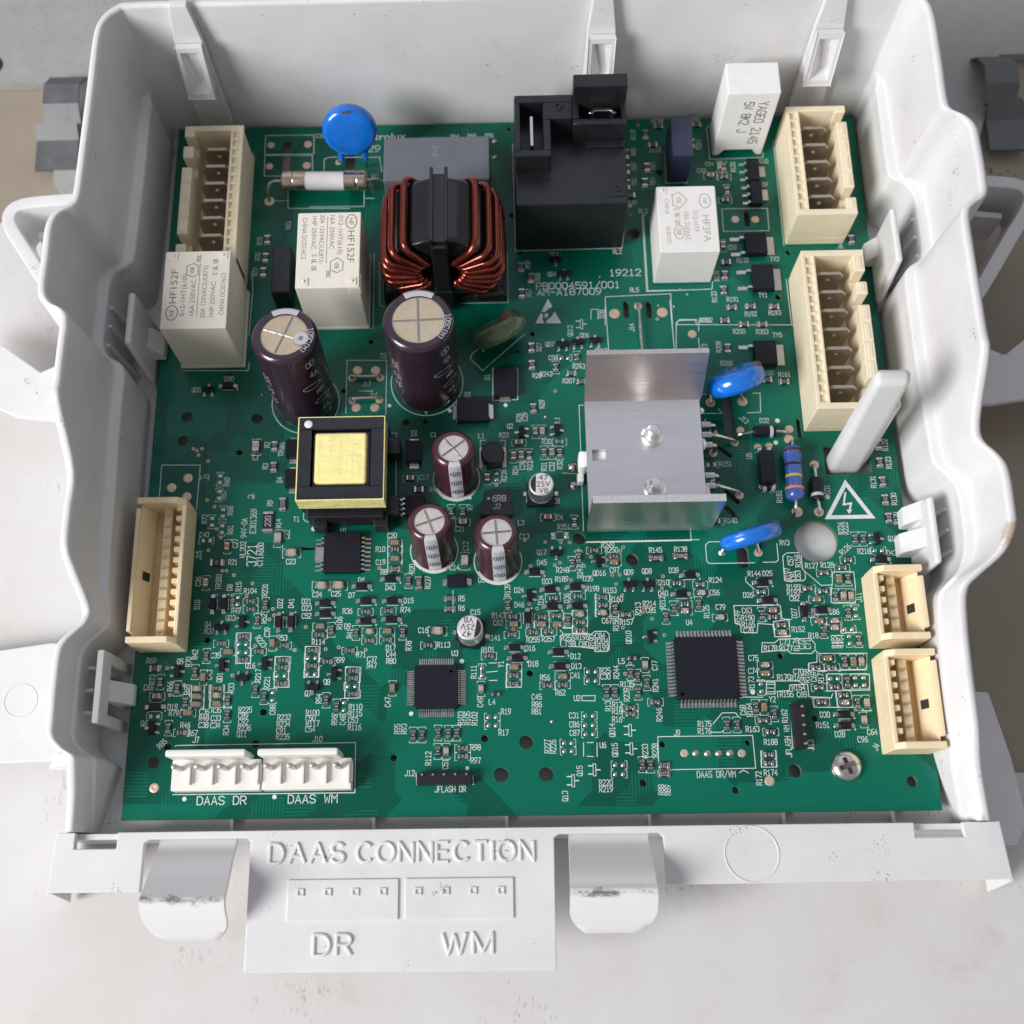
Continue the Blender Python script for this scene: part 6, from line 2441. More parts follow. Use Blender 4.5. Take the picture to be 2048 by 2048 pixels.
def edge_connector(x0, x1, y0, y1, npin, ypin0, outer, label):
    """Low edge socket: slanted outer wall, ridge with contacts, comb on the inner wall (outer = -1 left, +1 right)."""
    s = outer; H_ = 11.0
    xo, xi = (x0, x1) if s < 0 else (x1, x0)        # outer and inner x
    m = MB()
    m.bev(min(xo, xi)+.06, y0+.06, .05, max(xo, xi)-.06, y1-.06, 3.0, .2, 0, 1)
    ow = sorted((xo, xo - s*1.0)); m.bev(ow[0]+.02, y0+2.6, 2.8, ow[1], y1-2.6, H_, .2)
    for ya, yb in ((y0, y0+1.5), (y1-1.5, y1)):
        t = MB(); zi = H_*.62
        a, b = xo, xi
        t.add([(a,ya,2.8),(b,ya,2.8),(b,ya,H_-1.5),(b-(-s)*2.0,ya,H_),(a,ya,H_),(a,yb,2.8),(b,yb,2.8),(b,yb,H_-1.5),(b-(-s)*2.0,yb,H_),(a,yb,H_)],
              [(0,1,2,3,4),(9,8,7,6,5),(0,5,6,1),(1,6,7,2),(2,7,8,3),(3,8,9,4),(4,9,5,0)])
        bm = bmesh.new(); vv = [bm.verts.new(p) for p in t.v]
        for f_ in t.f: bm.faces.new([vv[i] for i in f_])
        bmesh.ops.recalc_face_normals(bm, faces=bm.faces); bm.verts.index_update()
        t2 = MB(); t2.add([v.co[:] for v in bm.verts], [[v.index for v in f_.verts] for f_ in bm.faces]); bm.free()
        m.beveled(t2, .18, 0, 1)
    iw = sorted((xi, xi + s*1.1)); m.bev(iw[0]+.03, y0+1.2, 2.8, iw[1]-.03, y1-1.2, H_-1.6, .2, 0, 1)
    sh = part(m, 'edge_connector', 'amber', label)
    m = MB()                                         # floor of the socket and contact ridge
    xc = (xo+xi)/2 - s*.6
    m.bev(xc-1.0, y0+1.4, 2.9, xc+1.0, y1-1.4, 6.4, .3)
    part(m, 'contact_ridge', 'amber', parent=sh)
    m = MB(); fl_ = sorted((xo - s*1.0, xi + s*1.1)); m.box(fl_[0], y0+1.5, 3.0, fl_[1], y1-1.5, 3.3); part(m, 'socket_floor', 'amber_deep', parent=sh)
    mw = MB(); t = MB(); ya, yb = y0+1.52, y1-1.52
    t.add([(xo-s*.95,ya,3.25),(xo-s*3.0,ya,3.25),(xo-s*2.9,ya,5.0),(xo-s*.95,ya,H_-.9),(xo-s*.95,yb,3.25),(xo-s*3.0,yb,3.25),(xo-s*2.9,yb,5.0),(xo-s*.95,yb,H_-.9)],
          [(0,1,2,3),(7,6,5,4),(0,4,5,1),(1,5,6,2),(2,6,7,3),(3,7,4,0)] if s < 0 else [(3,2,1,0),(4,5,6,7),(1,5,4,0),(2,6,5,1),(3,7,6,2),(0,4,7,3)])
    mw.beveled(t, .12, 0, 1); pw = part(mw, 'slanted_wall', 'amber', parent=sh)
    ym = (y0+y1)/2 - .8
    mw = MB(); mw.add([(xo-s*1.9, ym-1.0, 8.05), (xo-s*1.9, ym+1.0, 8.05), (xo-s*2.75, ym+1.0, 5.55), (xo-s*2.75, ym-1.0, 5.55)], [(0, 1, 2, 3)])
    mw.v = [(x, y, z+.05) for x, y, z in mw.v]; part(mw, 'key_slot_shade', 'hole_shade', parent=sh, smooth=0)  # flat dark quad on the slanted wall, painted shade of a slot
    t = MB(); ca = sorted((xi + s*1.0, xi + s*2.5)); t.bev(ca[0]-xi, -.62, 3.0, ca[1]-xi, .62, 8.8, .15, 0, 1); me_c = t.mesh('comb_tooth', ['amber'])
    t = MB(); t.bev(-.75, -.22, 6.3, .75, .22, 6.75, .1, 0, 1); t.bev(-.2, -.3, 6.3, .2, .3, 6.9, .1, 0, 1); me_t = t.mesh('contact', ['tip'])
    for k in range(npin):
        o = link('contact', me_t, sh); o.location = (xc*MM, (ypin0-2.5*k)*MM, 1.6*MM)
        o = link('comb_tooth', me_c, sh); o.location = (xi*MM, (ypin0+1.25-2.5*k)*MM, 1.6*MM)
    return sh
edge_connector(-89.0, -77.8, -52.6, -18.4, 12, -21.6, -1, 'long amber edge socket along the left edge of the board')
edge_connector(78.0, 88.6, -54.2, -37.3, 5, -41.0, 1, 'shorter amber edge socket on the right edge')
edge_connector(78.2, 89.0, -78.0, -56.4, 7, -60.2, 1, 'longer amber edge socket at the front of the right edge')

def pin_header(x0, x1, label):
    m = MB()
    m.bev(x0, -84.2, .05, x1, -77.4, 3.4, .3)
    m.bev(x0+.05, -77.6, .06, x1-2.2, -76.0, 10.0, .5)
    sh = part(m, 'wire_header', 'nylon', label)
    for k in range(4):
        x = x0+2.0+k*5.0
        m = MB(); m.bev(x-.52, -80.0, 3.3, x+.52, -79.0, 9.4, .2); part(m, 'pin', 'tin_dull', parent=sh)
        m = MB(); m.bev(x+1.7, -83.0, 3.2, x+2.4, -78.4, 4.4, .15); m.bev(x+2.4, -82.6, 3.3, x+3.0, -78.6, 3.75, .1); part(m, 'locking_rib', 'nylon', parent=sh)
pin_header(-78.6, -58.9, 'white four-pin header labelled DAAS DR')
pin_header(-58.6, -38.9, 'white four-pin header labelled DAAS WM')
def strip_header(x0, y0, x1, y1, ax, label):
    m = MB(); m.bev(x0, y0, .1, x1, y1, 2.4, .25)
    for k in range(5):
        u = (k+.5)/5
        if ax == 'x':
            x = x0+(x1-x0)*u; m.bev(x-.75, y1-.5, 2.2, x+.75, y1-.1, 2.8, .1, 0, 1)
        else:
            y = y0+(y1-y0)*u; m.bev(x1-1.5, y-.2, 2.2, x1-.1, y+.2, 2.8, .1, 0, 1)
    sh = part(m, 'socket_strip', 'black', label)
    for k in range(5):
        u = (k+.5)/5; m = MB()
        if ax == 'x': m.bev(x0+(x1-x0)*u-.25, y1-.7, 2.3, x0+(x1-x0)*u+.25, y1-.2, 3.0, .1, 0, 1)
        else: m.bev(x1-.9, y0+(y1-y0)*u-.25, 2.3, x1-.2, y0+(y1-y0)*u+.25, 3.0, .1, 0, 1)
        part(m, 'contact', 'tin_dull', parent=sh)
strip_header(-24.7, -83.4, -12.5, -80.8, 'x', 'black socket strip labelled JFLASH DR')
strip_header(58.8, -76.6, 61.6, -66.4, 'y', 'black socket strip labelled JFLASH WM')

# ================================================================ electrolytic capacitors
def tilt(base, top, h):
    """Frame whose z axis runs from base to top (points at z 0 and z h)."""
    z = (Vector((top[0], top[1], h)) - Vector((base[0], base[1], 0))).normalized()
    x = Vector((1, 0, 0)); x = (x - z*x.dot(z)).normalized(); y = z.cross(x)
    R_ = Matrix((x, y, z)).transposed().to_4x4()
    R_.translation = Vector((base[0], base[1], 0))
    return R_
def vented_cap(base, top, r, h, sleeve, top_mat, label, spin, rim):
    F_ = tilt(base, top, h)
    m = MB()
    m.lathe([(r-.3, .2), (r, .5), (r, 1.6), (r-.35, 2.2), (r, 2.9), (r, h-1.2), (r-.25, h-.5), (r-.8, h-.1), (r-rim, h-.15), (r-rim, h-.5)], seg=48)
    m.xform(F_)
    c = part(m, 'electrolytic_capacitor', sleeve, label)
    m = MB(); m.lathe([(r-rim+.02, h-.45), (r-rim-.3, h-.38), (.0001, h-.40)], seg=40)
    m.xform(F_)
    part(m, 'can_top', top_mat, parent=c)
    m = MB()
    for a in (spin, spin+90):
        t = MB(); rr = r-rim-.35
        t.add([(-rr,-.28,h-.38),(rr,-.28,h-.38),(rr,.28,h-.38),(-rr,.28,h-.38),(-rr,0,h-.22),(rr,0,h-.22)], [(0,1,5,4),(2,3,4,5),(0,4,3),(1,2,5)])
        t.xform(Matrix.Rotation(math.radians(a), 4, 'Z')); merge(m, t)
    m.xform(F_)
    part(m, 'vent_score', 'steel', parent=c, smooth=0)
    return c, F_
def on_can(F_, r, a0, zc, vertical=False, flip=1):
    """Map text coordinates on the can's side at angle a0 (degrees), height zc."""
    def place(u, v):
        if vertical: u, v = -v, u
        a = math.radians(a0) + flip*u/r
        p = F_ @ Vector(((r+.05)*math.cos(a), (r+.05)*math.sin(a), zc+v))
        return p[:]
    return place
def on_rim(F_, r, h, a0):
    def place(u, v):
        a = math.radians(a0) - u/r
        p = F_ @ Vector(((r+v)*math.cos(a), (r+v)*math.sin(a), h-.05)); return p[:]
    return place
def big_cap(base, top, r, label, spin):
    h = 30
    c, F_ = vented_cap(base, top, r, h, 'cap_brown', 'cap_top', label, spin, 2.1)
    m = MB()
    for a0, zc, hh, tx in ((222, 15, 2.2, '4A 4A N4A'), (316, 25.5, 2.0, '0D'), (318, 21.4, 2.0, '4A'), (320, 14, 1.3, '105'), (322, 6.4, 2.0, '4A'), (330, 3.6, 1.8, 'A')):
        merge(m, text_on(tx, hh, on_can(F_, r, a0, zc, a0 == 222), .2))
    for a0, zc in ((322, 10.2), (308, 17.0)):
        t = MB(); t.strip([(2.4*math.cos(k*math.pi/12), .9*math.sin(k*math.pi/12)) for k in range(24)] + [(2.4, 0)], .18, 0)
        pl = on_can(F_, r, a0, zc); t.v = [pl(p[0], p[1]) for p in t.v]; merge(m, t)
    merge(m, text_on('105C(M)', 1.1, on_rim(F_, r-1.35, h, -18), .16, 1.0))
    part(m, 'printed_sleeve', 'cap_band', parent=c, smooth=0)
    m = MB(); n = 12; vs = []                      # pale polarity patch folded over the shoulder
    for i in range(n+1):
        a = math.radians(62 + 56*i/n)
        for rr, zz in ((r-2.05, h-.08), (r-.75, h-.03), (r-.18, h-.5), (r+.03, h-1.3)):
            vs.append((rr*math.cos(a), rr*math.sin(a), zz+.03))
    m.add(vs, [(i*4+k, i*4+k+1, i*4+5+k, i*4+4+k) for i in range(n) for k in range(3)]); m.xform(F_)
    part(m, 'polarity_patch', 'cap_band', parent=c)
    return c, F_
c1, F1 = big_cap((-52.6, 9.6), (-53.1, 13.0), 7.5, 'tall brown-black capacitor behind the yellow transformer', 70)
big_cap((-23.0, 14.2), (-23.0, 16.0), 8.1, 'tall brown-black capacitor in front of the copper choke', 2)
m = MB()
t = MB(); t.lathe([(1.7, 29.99), (.0001, 30.0)], (3.9, -1.2, 0), 20); t.xform(F1)
merge(m, t); part(m, 'round_sticker', 'cap_band', parent=c1)
m = MB(); t = MB(); put_text(t, 'UD', 3.9, -1.2, 60, .8, .14, .7, 30.02); t.xform(F1); merge(m, t); part(m, 'sticker_print', 'print_black', parent=c1, smooth=0)

def small_cap(base, top, label, spin):
    r, h = 5.0, 16.0
    c, F_ = vented_cap(base, top, r, h, 'cap_maroon', 'cap_top_small', label, spin, 1.5)
    m = MB(); n = 10; vs = []
    prof = [(r-1.35, h-.06), (r-.8, h-.04), (r-.2, h-.42), (r+.03, h-1.2), (r+.03, 2.9), (r-.32, 2.2), (r+.03, 1.6), (r+.03, .5)]
    for i in range(n+1):
        a = math.radians(257 + 34*i/n)
        for rr, zz in prof: vs.append((rr*math.cos(a), rr*math.sin(a), zz+.02))
    K = len(prof)
    m.add(vs, [(i*K+k, i*K+k+1, i*K+K+1+k, i*K+K+k) for i in range(n) for k in range(K-1)]); m.xform(F_)
    part(m, 'polarity_band', 'cap_band', parent=c)
    m = MB()
    for zc in (12.4, 8.0, 3.6):
        pl = on_can(F_, r+.03, 274, zc)
        t = MB(); t.strip([(1.15*math.cos(k*math.pi/10), .95*math.sin(k*math.pi/10)) for k in range(20)] + [(1.15, 0)], .2, 0)
        for x in (-.45, 0, .45): t.strip([(x, -.45), (x, .45)], .2, 0)
        t.v = [pl(p[0], p[1]) for p in t.v]; merge(m, t)
    part(m, 'minus_marks', 'print_black', parent=c, smooth=0)
small_cap((-15.7, -11.6), (-15.9, -9.4), 'small maroon capacitor beside the black drum inductor', 38)
small_cap((-21.0, -29.4), (-21.3, -26.8), 'small maroon capacitor left of the other two, in front of the block diode', 20)
small_cap((-6.0, -32.4), (-6.3, -29.6), 'small maroon capacitor in front of the 6R8 inductor', 4)

def smd_cap(x, y, rot, label, lines):
    m = MB(); t = MB(); s = 3.3
    t.prism([(-s,-s),(s,-s),(s,s-1.3),(s-1.3,s),(-s+1.3,s),(-s,s-1.3)], .1, 1.3); m.beveled(t, .15, 0, 1, .9)
    R_ = Matrix.Translation((x, y, 0)) @ Matrix.Rotation(math.radians(rot), 4, 'Z')
    m.xform(R_)
    c = part(m, 'can_capacitor', 'chip', label)
    m = MB(); m.lathe([(2.9, 1.2), (2.95, 1.6), (2.6, 2.1), (3.0, 2.6), (3.0, 6.6), (2.85, 7.0), (2.6, 7.15)], (0,0,0), 40)
    m.xform(R_); part(m, 'aluminium_can', 'aluminium', parent=c)
    m = MB(); m.lathe([(2.62, 7.16), (2.4, 7.2), (.0001, 7.2)], (0,0,0), 40); m.xform(R_); part(m, 'can_top', 'can_white', parent=c)
    m = MB(); m.add([(2.55*math.cos(math.radians(a)), 2.55*math.sin(math.radians(a)), 7.215) for a in range(118, 243, 8)], [tuple(range(len(range(118, 243, 8))))])
    for k, tx in enumerate(lines): font_text(m, tx, .5, 1.6-1.6*k, 1.4, 1.05*len(tx)+.1, z=7.215)
    m.xform(R_); part(m, 'printed_top', 'print_black', parent=c, smooth=0)
    for sx in (-1, 1):
        m = MB(); m.bev(min(sx*2.8, sx*4.2), -.55, .03, max(sx*2.8, sx*4.2), .55, .4, .1, 0, 1); m.xform(R_); part(m, 'foot', 'tin', parent=c)
smd_cap(4.3, -15.4, 0, 'silver can capacitor printed 47 25V beside the heat sink', ('47', '25V', 'VB'))
smd_cap(-12.6, -49.4, 172, 'silver can capacitor printed 47 25V near the front centre', ('47', '25V', 'VB'))

# ================================================================ common-mode choke
cx, cz, ya, yb = -18.4, 17.0, 35.6, 53.4
Ro, Ri = 13.2, 6.2
ch = MB()
prof = [(Ri, 1.0), (Ri+1.0, 0), (Ro-1.6, 0), (Ro-.5, .5), (Ro, 1.6), (Ro, yb-ya-1.6), (Ro-.5, yb-ya-.5), (Ro-1.6, yb-ya), (Ri+1.0, yb-ya), (Ri, yb-ya-1)]
seg = 48; vs = []
for r_, d in prof:
    for k in range(seg):
        t_ = 2*math.pi*k/seg
        vs.append((cx+r_*math.cos(t_), ya+d, cz+r_*math.sin(t_)))
K = len(prof)
ch.add(vs, [(i*seg+k, ((i+1) % K)*seg+k, ((i+1) % K)*seg+(k+1) % seg, i*seg+(k+1) % seg) for i in range(K) for k in range(seg)])
choke = part(ch, 'common_mode_choke', 'black_gloss', 'ring choke wound with thick copper wire on a black core')
m = MB()
m.bev(cx-15.4, 36.2, .1, cx+15.6, 54.5, 3.2, .6); m.bev(cx-15.0, 36.2, 2.8, cx-9, 50, 6.0, .8); m.bev(cx+9, 36.2, 2.8, cx+14.6, 50, 6.0, .8)
m.bev(cx+7, 34.6, 2.6, cx+14.8, 38.6, 6.4, 1.4, 0, 3)
part(m, 'black_base', 'black', parent=choke)
m = MB()
for dx in (-1.7, 1.7): m.bev(cx+dx-.4, ya-1.0, cz-9, cx+dx+.4, yb+.8, cz+Ro+2.2, .25)
m.bev(cx-1.9, ya-1.6, cz-10, cx+1.9, ya+.2, cz+Ro-.6, .5); m.bev(cx-1.6, ya-.4, cz+Ro-1, cx+1.6, yb, cz+Ro+.5, .2)
m.bev(cx-2.4, ya-1.9, 1, cx+2.4, ya-.2, cz-7, .5)
part(m, 'winding_divider', 'black_gloss', parent=choke)
wr = .86
def turn(ang, lift):
    """One closed-looking turn: out along the rim, in over both faces, back through the hole."""
    ro, ri = Ro+wr+lift, Ri-wr-.05
    pts = []
    y0_, y1_ = ya-wr-.1-lift*.4, yb+wr+.1
    cr2 = 3.2
    def rect():
        q = [(ro, y0_), (ro, y1_), (ri, y1_), (ri, y0_)]
        out = []
        for i in range(4):
            p, pv, nx_ = Vector(q[i]), Vector(q[i-1]), Vector(q[(i+1) % 4])
            rad = cr2 if i in (0, 1) else 1.2
            a_, b_ = p+(pv-p).normalized()*rad, p+(nx_-p).normalized()*rad
            for t_ in (0, .25, .5, .75, 1):
                out.append((a_*(1-t_)**2 + p*2*t_*(1-t_) + b_*t_*t_)[:])
        return out
    for r_, y_ in rect():
        # turns fan out on the rim and crowd together in the hole
        f_ = (r_-ri)/(ro-ri)
        a_ = math.radians(ang[0]*(1-f_) + ang[1]*f_)
        pts.append((cx+r_*math.cos(a_), y_, cz+r_*math.sin(a_)))
    m = MB(); m.tube(pts, wr, 8, 0, True)
    part(m, 'copper_turn', 'copper', parent=choke, smooth=60)
N = 8
OUT = (55, 38, 24, 11, -2, -15, -28, -41)
for side in (1, -1):
    for k in range(N):
        inner = 58 - k*16.0; outer = OUT[k]
        if side < 0: inner, outer = 180-inner, 180-outer
        turn((inner+random.uniform(-2, 2), outer+random.uniform(-2.2, 2.2)), random.uniform(0, .55))

# ================================================================ transformer
xa_, xb_, y0_, y1_ = -51.4, -31.4, -22.0, -1.6
m = MB(); zt = 17.0
def frame(m, a, b, c, d, t_, z0, z1, bv):
    m.bev(a, c, z0, b, c+t_, z1, bv); m.bev(a, d-t_, z0, b, d, z1, bv); m.bev(a, c+t_-.02, z0, a+t_, d-t_+.02, z1, bv); m.bev(b-t_, c+t_-.02, z0, b, d-t_+.02, z1, bv)
frame(m, xa_+.25, xb_-.25, y0_+.25, y1_-.25, 3.0, 7.5, zt, .2)
tf = part(m, 'transformer', 'black_gloss', 'square transformer wrapped in yellow tape')
m = MB(); frame(m, xa_, xb_, y0_, y1_, .3, 11.2, zt-.15, .08); part(m, 'yellow_tape_band', 'yellow_tape', parent=tf)
m = MB(); m.bev(xa_+3.8, y0_+4.2, 6, xb_-4.0, y1_-3.7, zt-.5, .8, 0, 3); part(m, 'taped_winding', 'yellow_tape', parent=tf)
m = MB(); frame(m, xa_+3.5, xb_-3.5, y0_+3.5, y1_-3.5, .5, 6, zt-1.0, .1); part(m, 'bobbin_lip', 'black', parent=tf)
m = MB(); m.bev(xa_+1.0, y0_-1.0, .8, xb_-1.0, y1_+1.0, 7.4, .5)
for k in range(2):
    x = xa_+2.2+k*14.2; m.bev(x, y0_-2.6, .2, x+3.4, y0_+1, 5.2, .4); m.bev(x, y1_-1, .2, x+3.4, y1_+2.4, 5.2, .4)
m.bev(xb_-2, y0_+.5, .5, xb_+2.4, y0_+5, 5.5, .5); m.bev(xb_-2, y1_-5, .5, xb_+2.4, y1_-.5, 5.5, .5)
part(m, 'bobbin_base', 'black', parent=tf)
m = MB(); m.lathe([(.95, zt+.01), (.7, zt+.1), (.0001, zt+.13)], (xa_+2.4, y1_-1.9, 0), 16); part(m, 'pin_one_dot', 'ceramic', parent=tf)

# ================================================================ heat sink on two power transistors
zp = 8.6; th = 1.5; hx0, hx1 = 14.9, 41.9
m = MB()
hh = (16.2, 19.4, -11.0, -8.2)      # small punched window
m.box(hx0, -24.2, zp, hh[0], 4.3, zp+th); m.box(hh[1], -24.2, zp, hx1, 4.3, zp+th)
m.box(hh[0], -24.2, zp, hh[1], hh[2], zp+th); m.box(hh[0], hh[3], zp, hh[1], 4.3, zp+th)
hs = part(m, 'heat_sink', 'heatsink', 'folded aluminium heat sink with two bolts', smooth=0)
def sheet_x(prof, x0, x1, th_, m):
    n = len(prof); vs = []
    for i in range(n):
        d = Vector(prof[min(i+1, n-1)])-Vector(prof[max(i-1, 0)]); d.normalize(); nn = Vector((-d.y, d.x))*th_
        for x in (x0, x1):
            f_ = (i/(n-1))
            xs = x + (0.8*f_ if x == x1 else 0)
            vs += [(xs, prof[i][0], prof[i][1]), (xs, prof[i][0]+nn.x, prof[i][1]+nn.y)]
    fs = []
    for i in range(n-1):
        a, b = 4*i, 4*i+4
        fs += [(a, b, b+2, a+2), (a+1, a+3, b+3, b+1), (a, a+1, b+1, b), (a+2, b+2, b+3, a+3)]
    fs += [(0, 2, 3, 1), (4*n-4, 4*n-3, 4*n-1, 4*n-2)]
    m.add(vs, fs)
m = MB(); sheet_x([(4.28, zp), (4.9, zp+.3), (5.5, zp+1.0), (6.2, zp+2.2), (11.2, 22.4)], hx0, hx1, 1.5, m)
part(m, 'rear_fin', 'heatsink', parent=hs, smooth=25)
m = MB(); m.box(hx0, -25.8, 2.2, hx1+2.0, -24.2, 22.9); part(m, 'front_fin', 'heatsink', parent=hs, smooth=0)
m = MB(); m.bev(hx0-.02, -25.85, 22.88, hx1+2.02, -24.15, 23.05, .05, 0, 1); part(m, 'sheared_edge', 'cut_edge', parent=hs)
m = MB(); d_ = Vector((5.0, 20.2-zp)); m.add([(hx0, 11.22, 22.48), (hx1+.8, 11.22, 22.48), (hx1+.8, 9.78, 23.08), (hx0, 9.78, 23.08)], [(0, 1, 2, 3)]); part(m, 'sheared_edge', 'cut_edge', parent=hs)
for x, y, z1 in ((30.3, -5.2, 14.6), (30.2, -18.2, 14.0)):
    m = MB(); m.lathe([(2.6, zp+th), (2.6, zp+th+.35), (2.2, zp+th+.6), (2.0, zp+th+1.0), (1.55, zp+th+1.05), (1.5, z1-.5), (1.1, z1), (.5, z1+.1), (.0001, z1+.1)], (x, y, 0), 20)
    part(m, 'bolt_end', 'aluminium', parent=hs)
for y, rows_ in ((-3.0, (2.6, 0, -2.6)), (-15.9, (2.6, 0))):
    m = MB(); m.bev(24, y-5.2, 2.6, 42.4, y+5.2, zp-.1, .3)
    tr = part(m, 'clamped_transistor', 'black', 'black power transistor clamped under the heat sink')
    for dy in rows_:
        m = MB()
        if dy == 0: m.tube(catmull([(42.3, y, 5.2), (45.0, y, 5.2), (46.6, y, 4.6), (50.2, y, 2.0), (51.5, y, .9), (51.5, y, -.1)], 3), .5, 8)
        else: m.tube(catmull([(42.3, y+dy, 5.2), (44.6, y+dy, 5.2), (45.9, y+dy, 4.6), (46.2, y+dy, 3.2), (46.2, y+dy, -.1)], 3), .5, 8)
        m.bev(42.3, y+dy-.75, 4.8, 45.2, y+dy+.75, 5.6, .2, 0, 1)
        part(m, 'lead', 'tin', parent=tr, smooth=50)
for y, w_ in ((-6.8, 1.6), (-19.2, 2.6), (1.6, .9)):
    m = MB(); m.lathe([(.0001, -w_), (.6, -w_*.6), (.85, 0), (.5, w_*.7), (.0001, w_)], seg=12); m.xform(Matrix.Translation((42.3, y, zp+.3)) @ Matrix.Rotation(math.pi/2, 4, 'X'))
    part(m, 'thermal_paste', 'silicone', parent=hs, smooth=60)
m = MB(); m.bev(13.2, -11.8, 3.0, 15.1, -7.6, zp-.4, .6); m.bev(13.0, -13.6, .2, 14.6, -11.4, 3.4, .4); m.bev(14.9, -11.6, 4.0, 20.2, -7.6, zp-.12, .3)
part(m, 'plastic_foot', 'silicone', parent=hs)
for y in (-8.6, -13.4):
    m = MB(); m.lathe([(1.3, .01), (1.1, .5), (.5, .9), (.0001, 1.0)], (12.2, y, 0), 16); part(m, 'solder_blob', 'tin', parent=hs)

# ================================================================ disc varistors, fuse, axial parts, wire links
def disc(center, normal, R_, T_, feet, mt, label, mark=None, mark_mat='brown_mark', up=None):
    n = Vector(normal).normalized()
    q = n.to_track_quat('Z', 'Y').to_matrix().to_4x4()
    m = MB(); prof = [(.0001, -T_*.5)]
    for k in range(1, 12):
        a = -math.pi/2 + math.pi*k/12
        prof.append((R_-T_*.5+T_*.5*math.cos(a) if abs(a) < 1.2 else (R_-T_*.45)*(math.cos(a)/math.cos(1.2))**.4*.98, T_*.5*math.sin(a)))
    prof = [(.0001, -T_*.5), (R_*.5, -T_*.5), (R_*.8, -T_*.47), (R_*.93, -T_*.36), (R_*.985, -T_*.18), (R_, 0), (R_*.985, T_*.18), (R_*.93, T_*.36), (R_*.8, T_*.47), (R_*.5, T_*.5), (.0001, T_*.5)]
    m.lathe(prof, seg=36)
    m.xform(Matrix.Translation(center) @ q)
    c = part(m, 'disc_varistor', mt, label, smooth=80)
    C_ = Vector(center)
    down = Vector((0, 0, -1)) - n*(-n.z); down.normalize(); side = n.cross(down)
    for i, ft in enumerate(feet):
        s_ = 1 if (Vector((ft[0], ft[1], 0))-C_).dot(side) > 0 else -1
        p0 = C_ + down*R_*.86 + side*s_*R_*.42
        p1 = C_ + down*(R_+1.2) + side*s_*R_*.45
        if mark and i == 0: pass
        m = MB(); m.lathe([(1.35 if not (mark and i == 0) else .5, 0), (1.0, 1.2), (.62, 2.6), (.45, 3.2)], seg=12)
        dirn = (p1-p0).normalized(); m.xform(Matrix.Translation(p0) @ dirn.to_track_quat('Z', 'Y').to_matrix().to_4x4())
        part(m, 'dipped_neck', mt, parent=c, smooth=60)
        m = MB(); m.tube([p0[:], p1[:], (ft[0]*.4+p1.x*.6, ft[1]*.4+p1.y*.6, max(.8, p1.z*.5)), (ft[0], ft[1], .4), (ft[0], ft[1], -.2)], .36, 8); part(m, 'lead', 'tin', parent=c)
    if mark:
        u, v, w_ = mark
        m = MB(); t = MB(); t.add([(p[0], p[1], 0) for p in ((-1,-.8),(.9,-1),(1.1,.3),(.5,1.1),(-.9,.9))], [(0,1,2,3,4)])
        P_ = C_ + side*u*R_ + down*v*R_ + n*w_
        t.v = [((P_ + side*p[0] + down*p[1]) )[:] for p in t.v]; merge(m, t)
        part(m, 'ink_mark', mark_mat, parent=c, smooth=0)
    return c
disc((-41.8, 77.2, 15.6), (.04, -.93, .36), 6.9, 4.4, ((-46.7, 78.6), (-39.3, 77.0)), 'blue_epoxy', 'round blue disc facing forward beside the fuse', (-.02, -.80, 1.98))
disc((51.2, 9.6, 8.6), (-.34, .80, .50), 7.0, 5.4, ((46.4, 7.6), (54.2, 7.8)), 'blue_epoxy', 'blue disc on edge beside the rear right corner of the heat sink')
disc((51.6, -29.3, 8.2), (-.28, .93, .26), 7.2, 4.0, ((46.4, -30.7), (54.9, -30.8)), 'blue_epoxy', 'blue disc on edge left of the big round hole')
disc((-4.9, 24.6, 7.6), (-.44, .74, .52), 6.9, 5.4, ((-8.9, 22.5), (-2.3, 26.1)), 'green_epoxy', 'olive green disc on edge beside the tall centre capacitor')
for x, y, z, ax, mk in ((55.2, 11.3, 13.1, .5, 'brown_mark'), (56.5, -27.5, 11.2, .5, 'brown_mark'), (-3.2, 25.4, 13.4, .5, 'rust_mark')):
    m = MB(); m.lathe([(.0001, -.35), (1.0, -.2), (1.25, 0), (1.0, .2), (.0001, .35)], seg=9)
    m.xform(Matrix.Translation((x, y, z)) @ Matrix.Rotation(.35, 4, 'Z') @ Matrix.Diagonal((1.15, .8, 1.2, 1)))
    part(m, 'ink_mark', mk, smooth=60)

# cartridge fuse with end caps
Rx = Matrix.Rotation(math.pi/2, 4, 'Y')
def axial(prof, c, ang, name, mats, idx, label, seg=28):
    m = MB(); m.lathe(prof, seg=seg, mats=idx)
    m.xform(Matrix.Translation(c) @ Matrix.Rotation(math.radians(ang), 4, 'Z') @ Rx)
    return part(m, name, mats, label, smooth=50)
fu = axial([(2.3, -6.6), (2.35, -6.2), (2.35, 6.2), (2.3, 6.6)], (-49.5, 70.2, 4.2), -1, 'cartridge_fuse', ['ceramic'], [0]*3, 'pale cartridge fuse with metal end caps in front of the blue disc')
for s in (-1, 1):
    p_ = [(2.0, 4.9), (2.62, 5.1), (2.66, 7.9), (2.42, 8.3), (2.66, 8.7), (2.66, 10.6), (2.2, 11.1), (.5, 11.2), (.0001, 11.25)]
    m = MB(); m.lathe(p_, seg=28); m.xform(Matrix.Translation((-49.5, 70.2, 4.2)) @ Matrix.Rotation(math.radians(-1 + (180 if s < 0 else 0)), 4, 'Z') @ Rx)
    part(m, 'end_cap', 'cap_brass', parent=fu, smooth=40)
for pts in ([(-60.5, 70.3, 4.2), (-63.0, 70.2, 4.3), (-64.2, 69.2, 3.6), (-64.6, 67.6, .4), (-64.6, 67.2, -.1)], [(-38.4, 70.0, 4.2), (-36.2, 70.4, 4.2), (-34.8, 70.8, 2.6), (-34.4, 71.0, .1)]):
    m = MB(); m.tube(catmull(pts, 3), .42, 8); part(m, 'lead', 'tin', parent=fu)
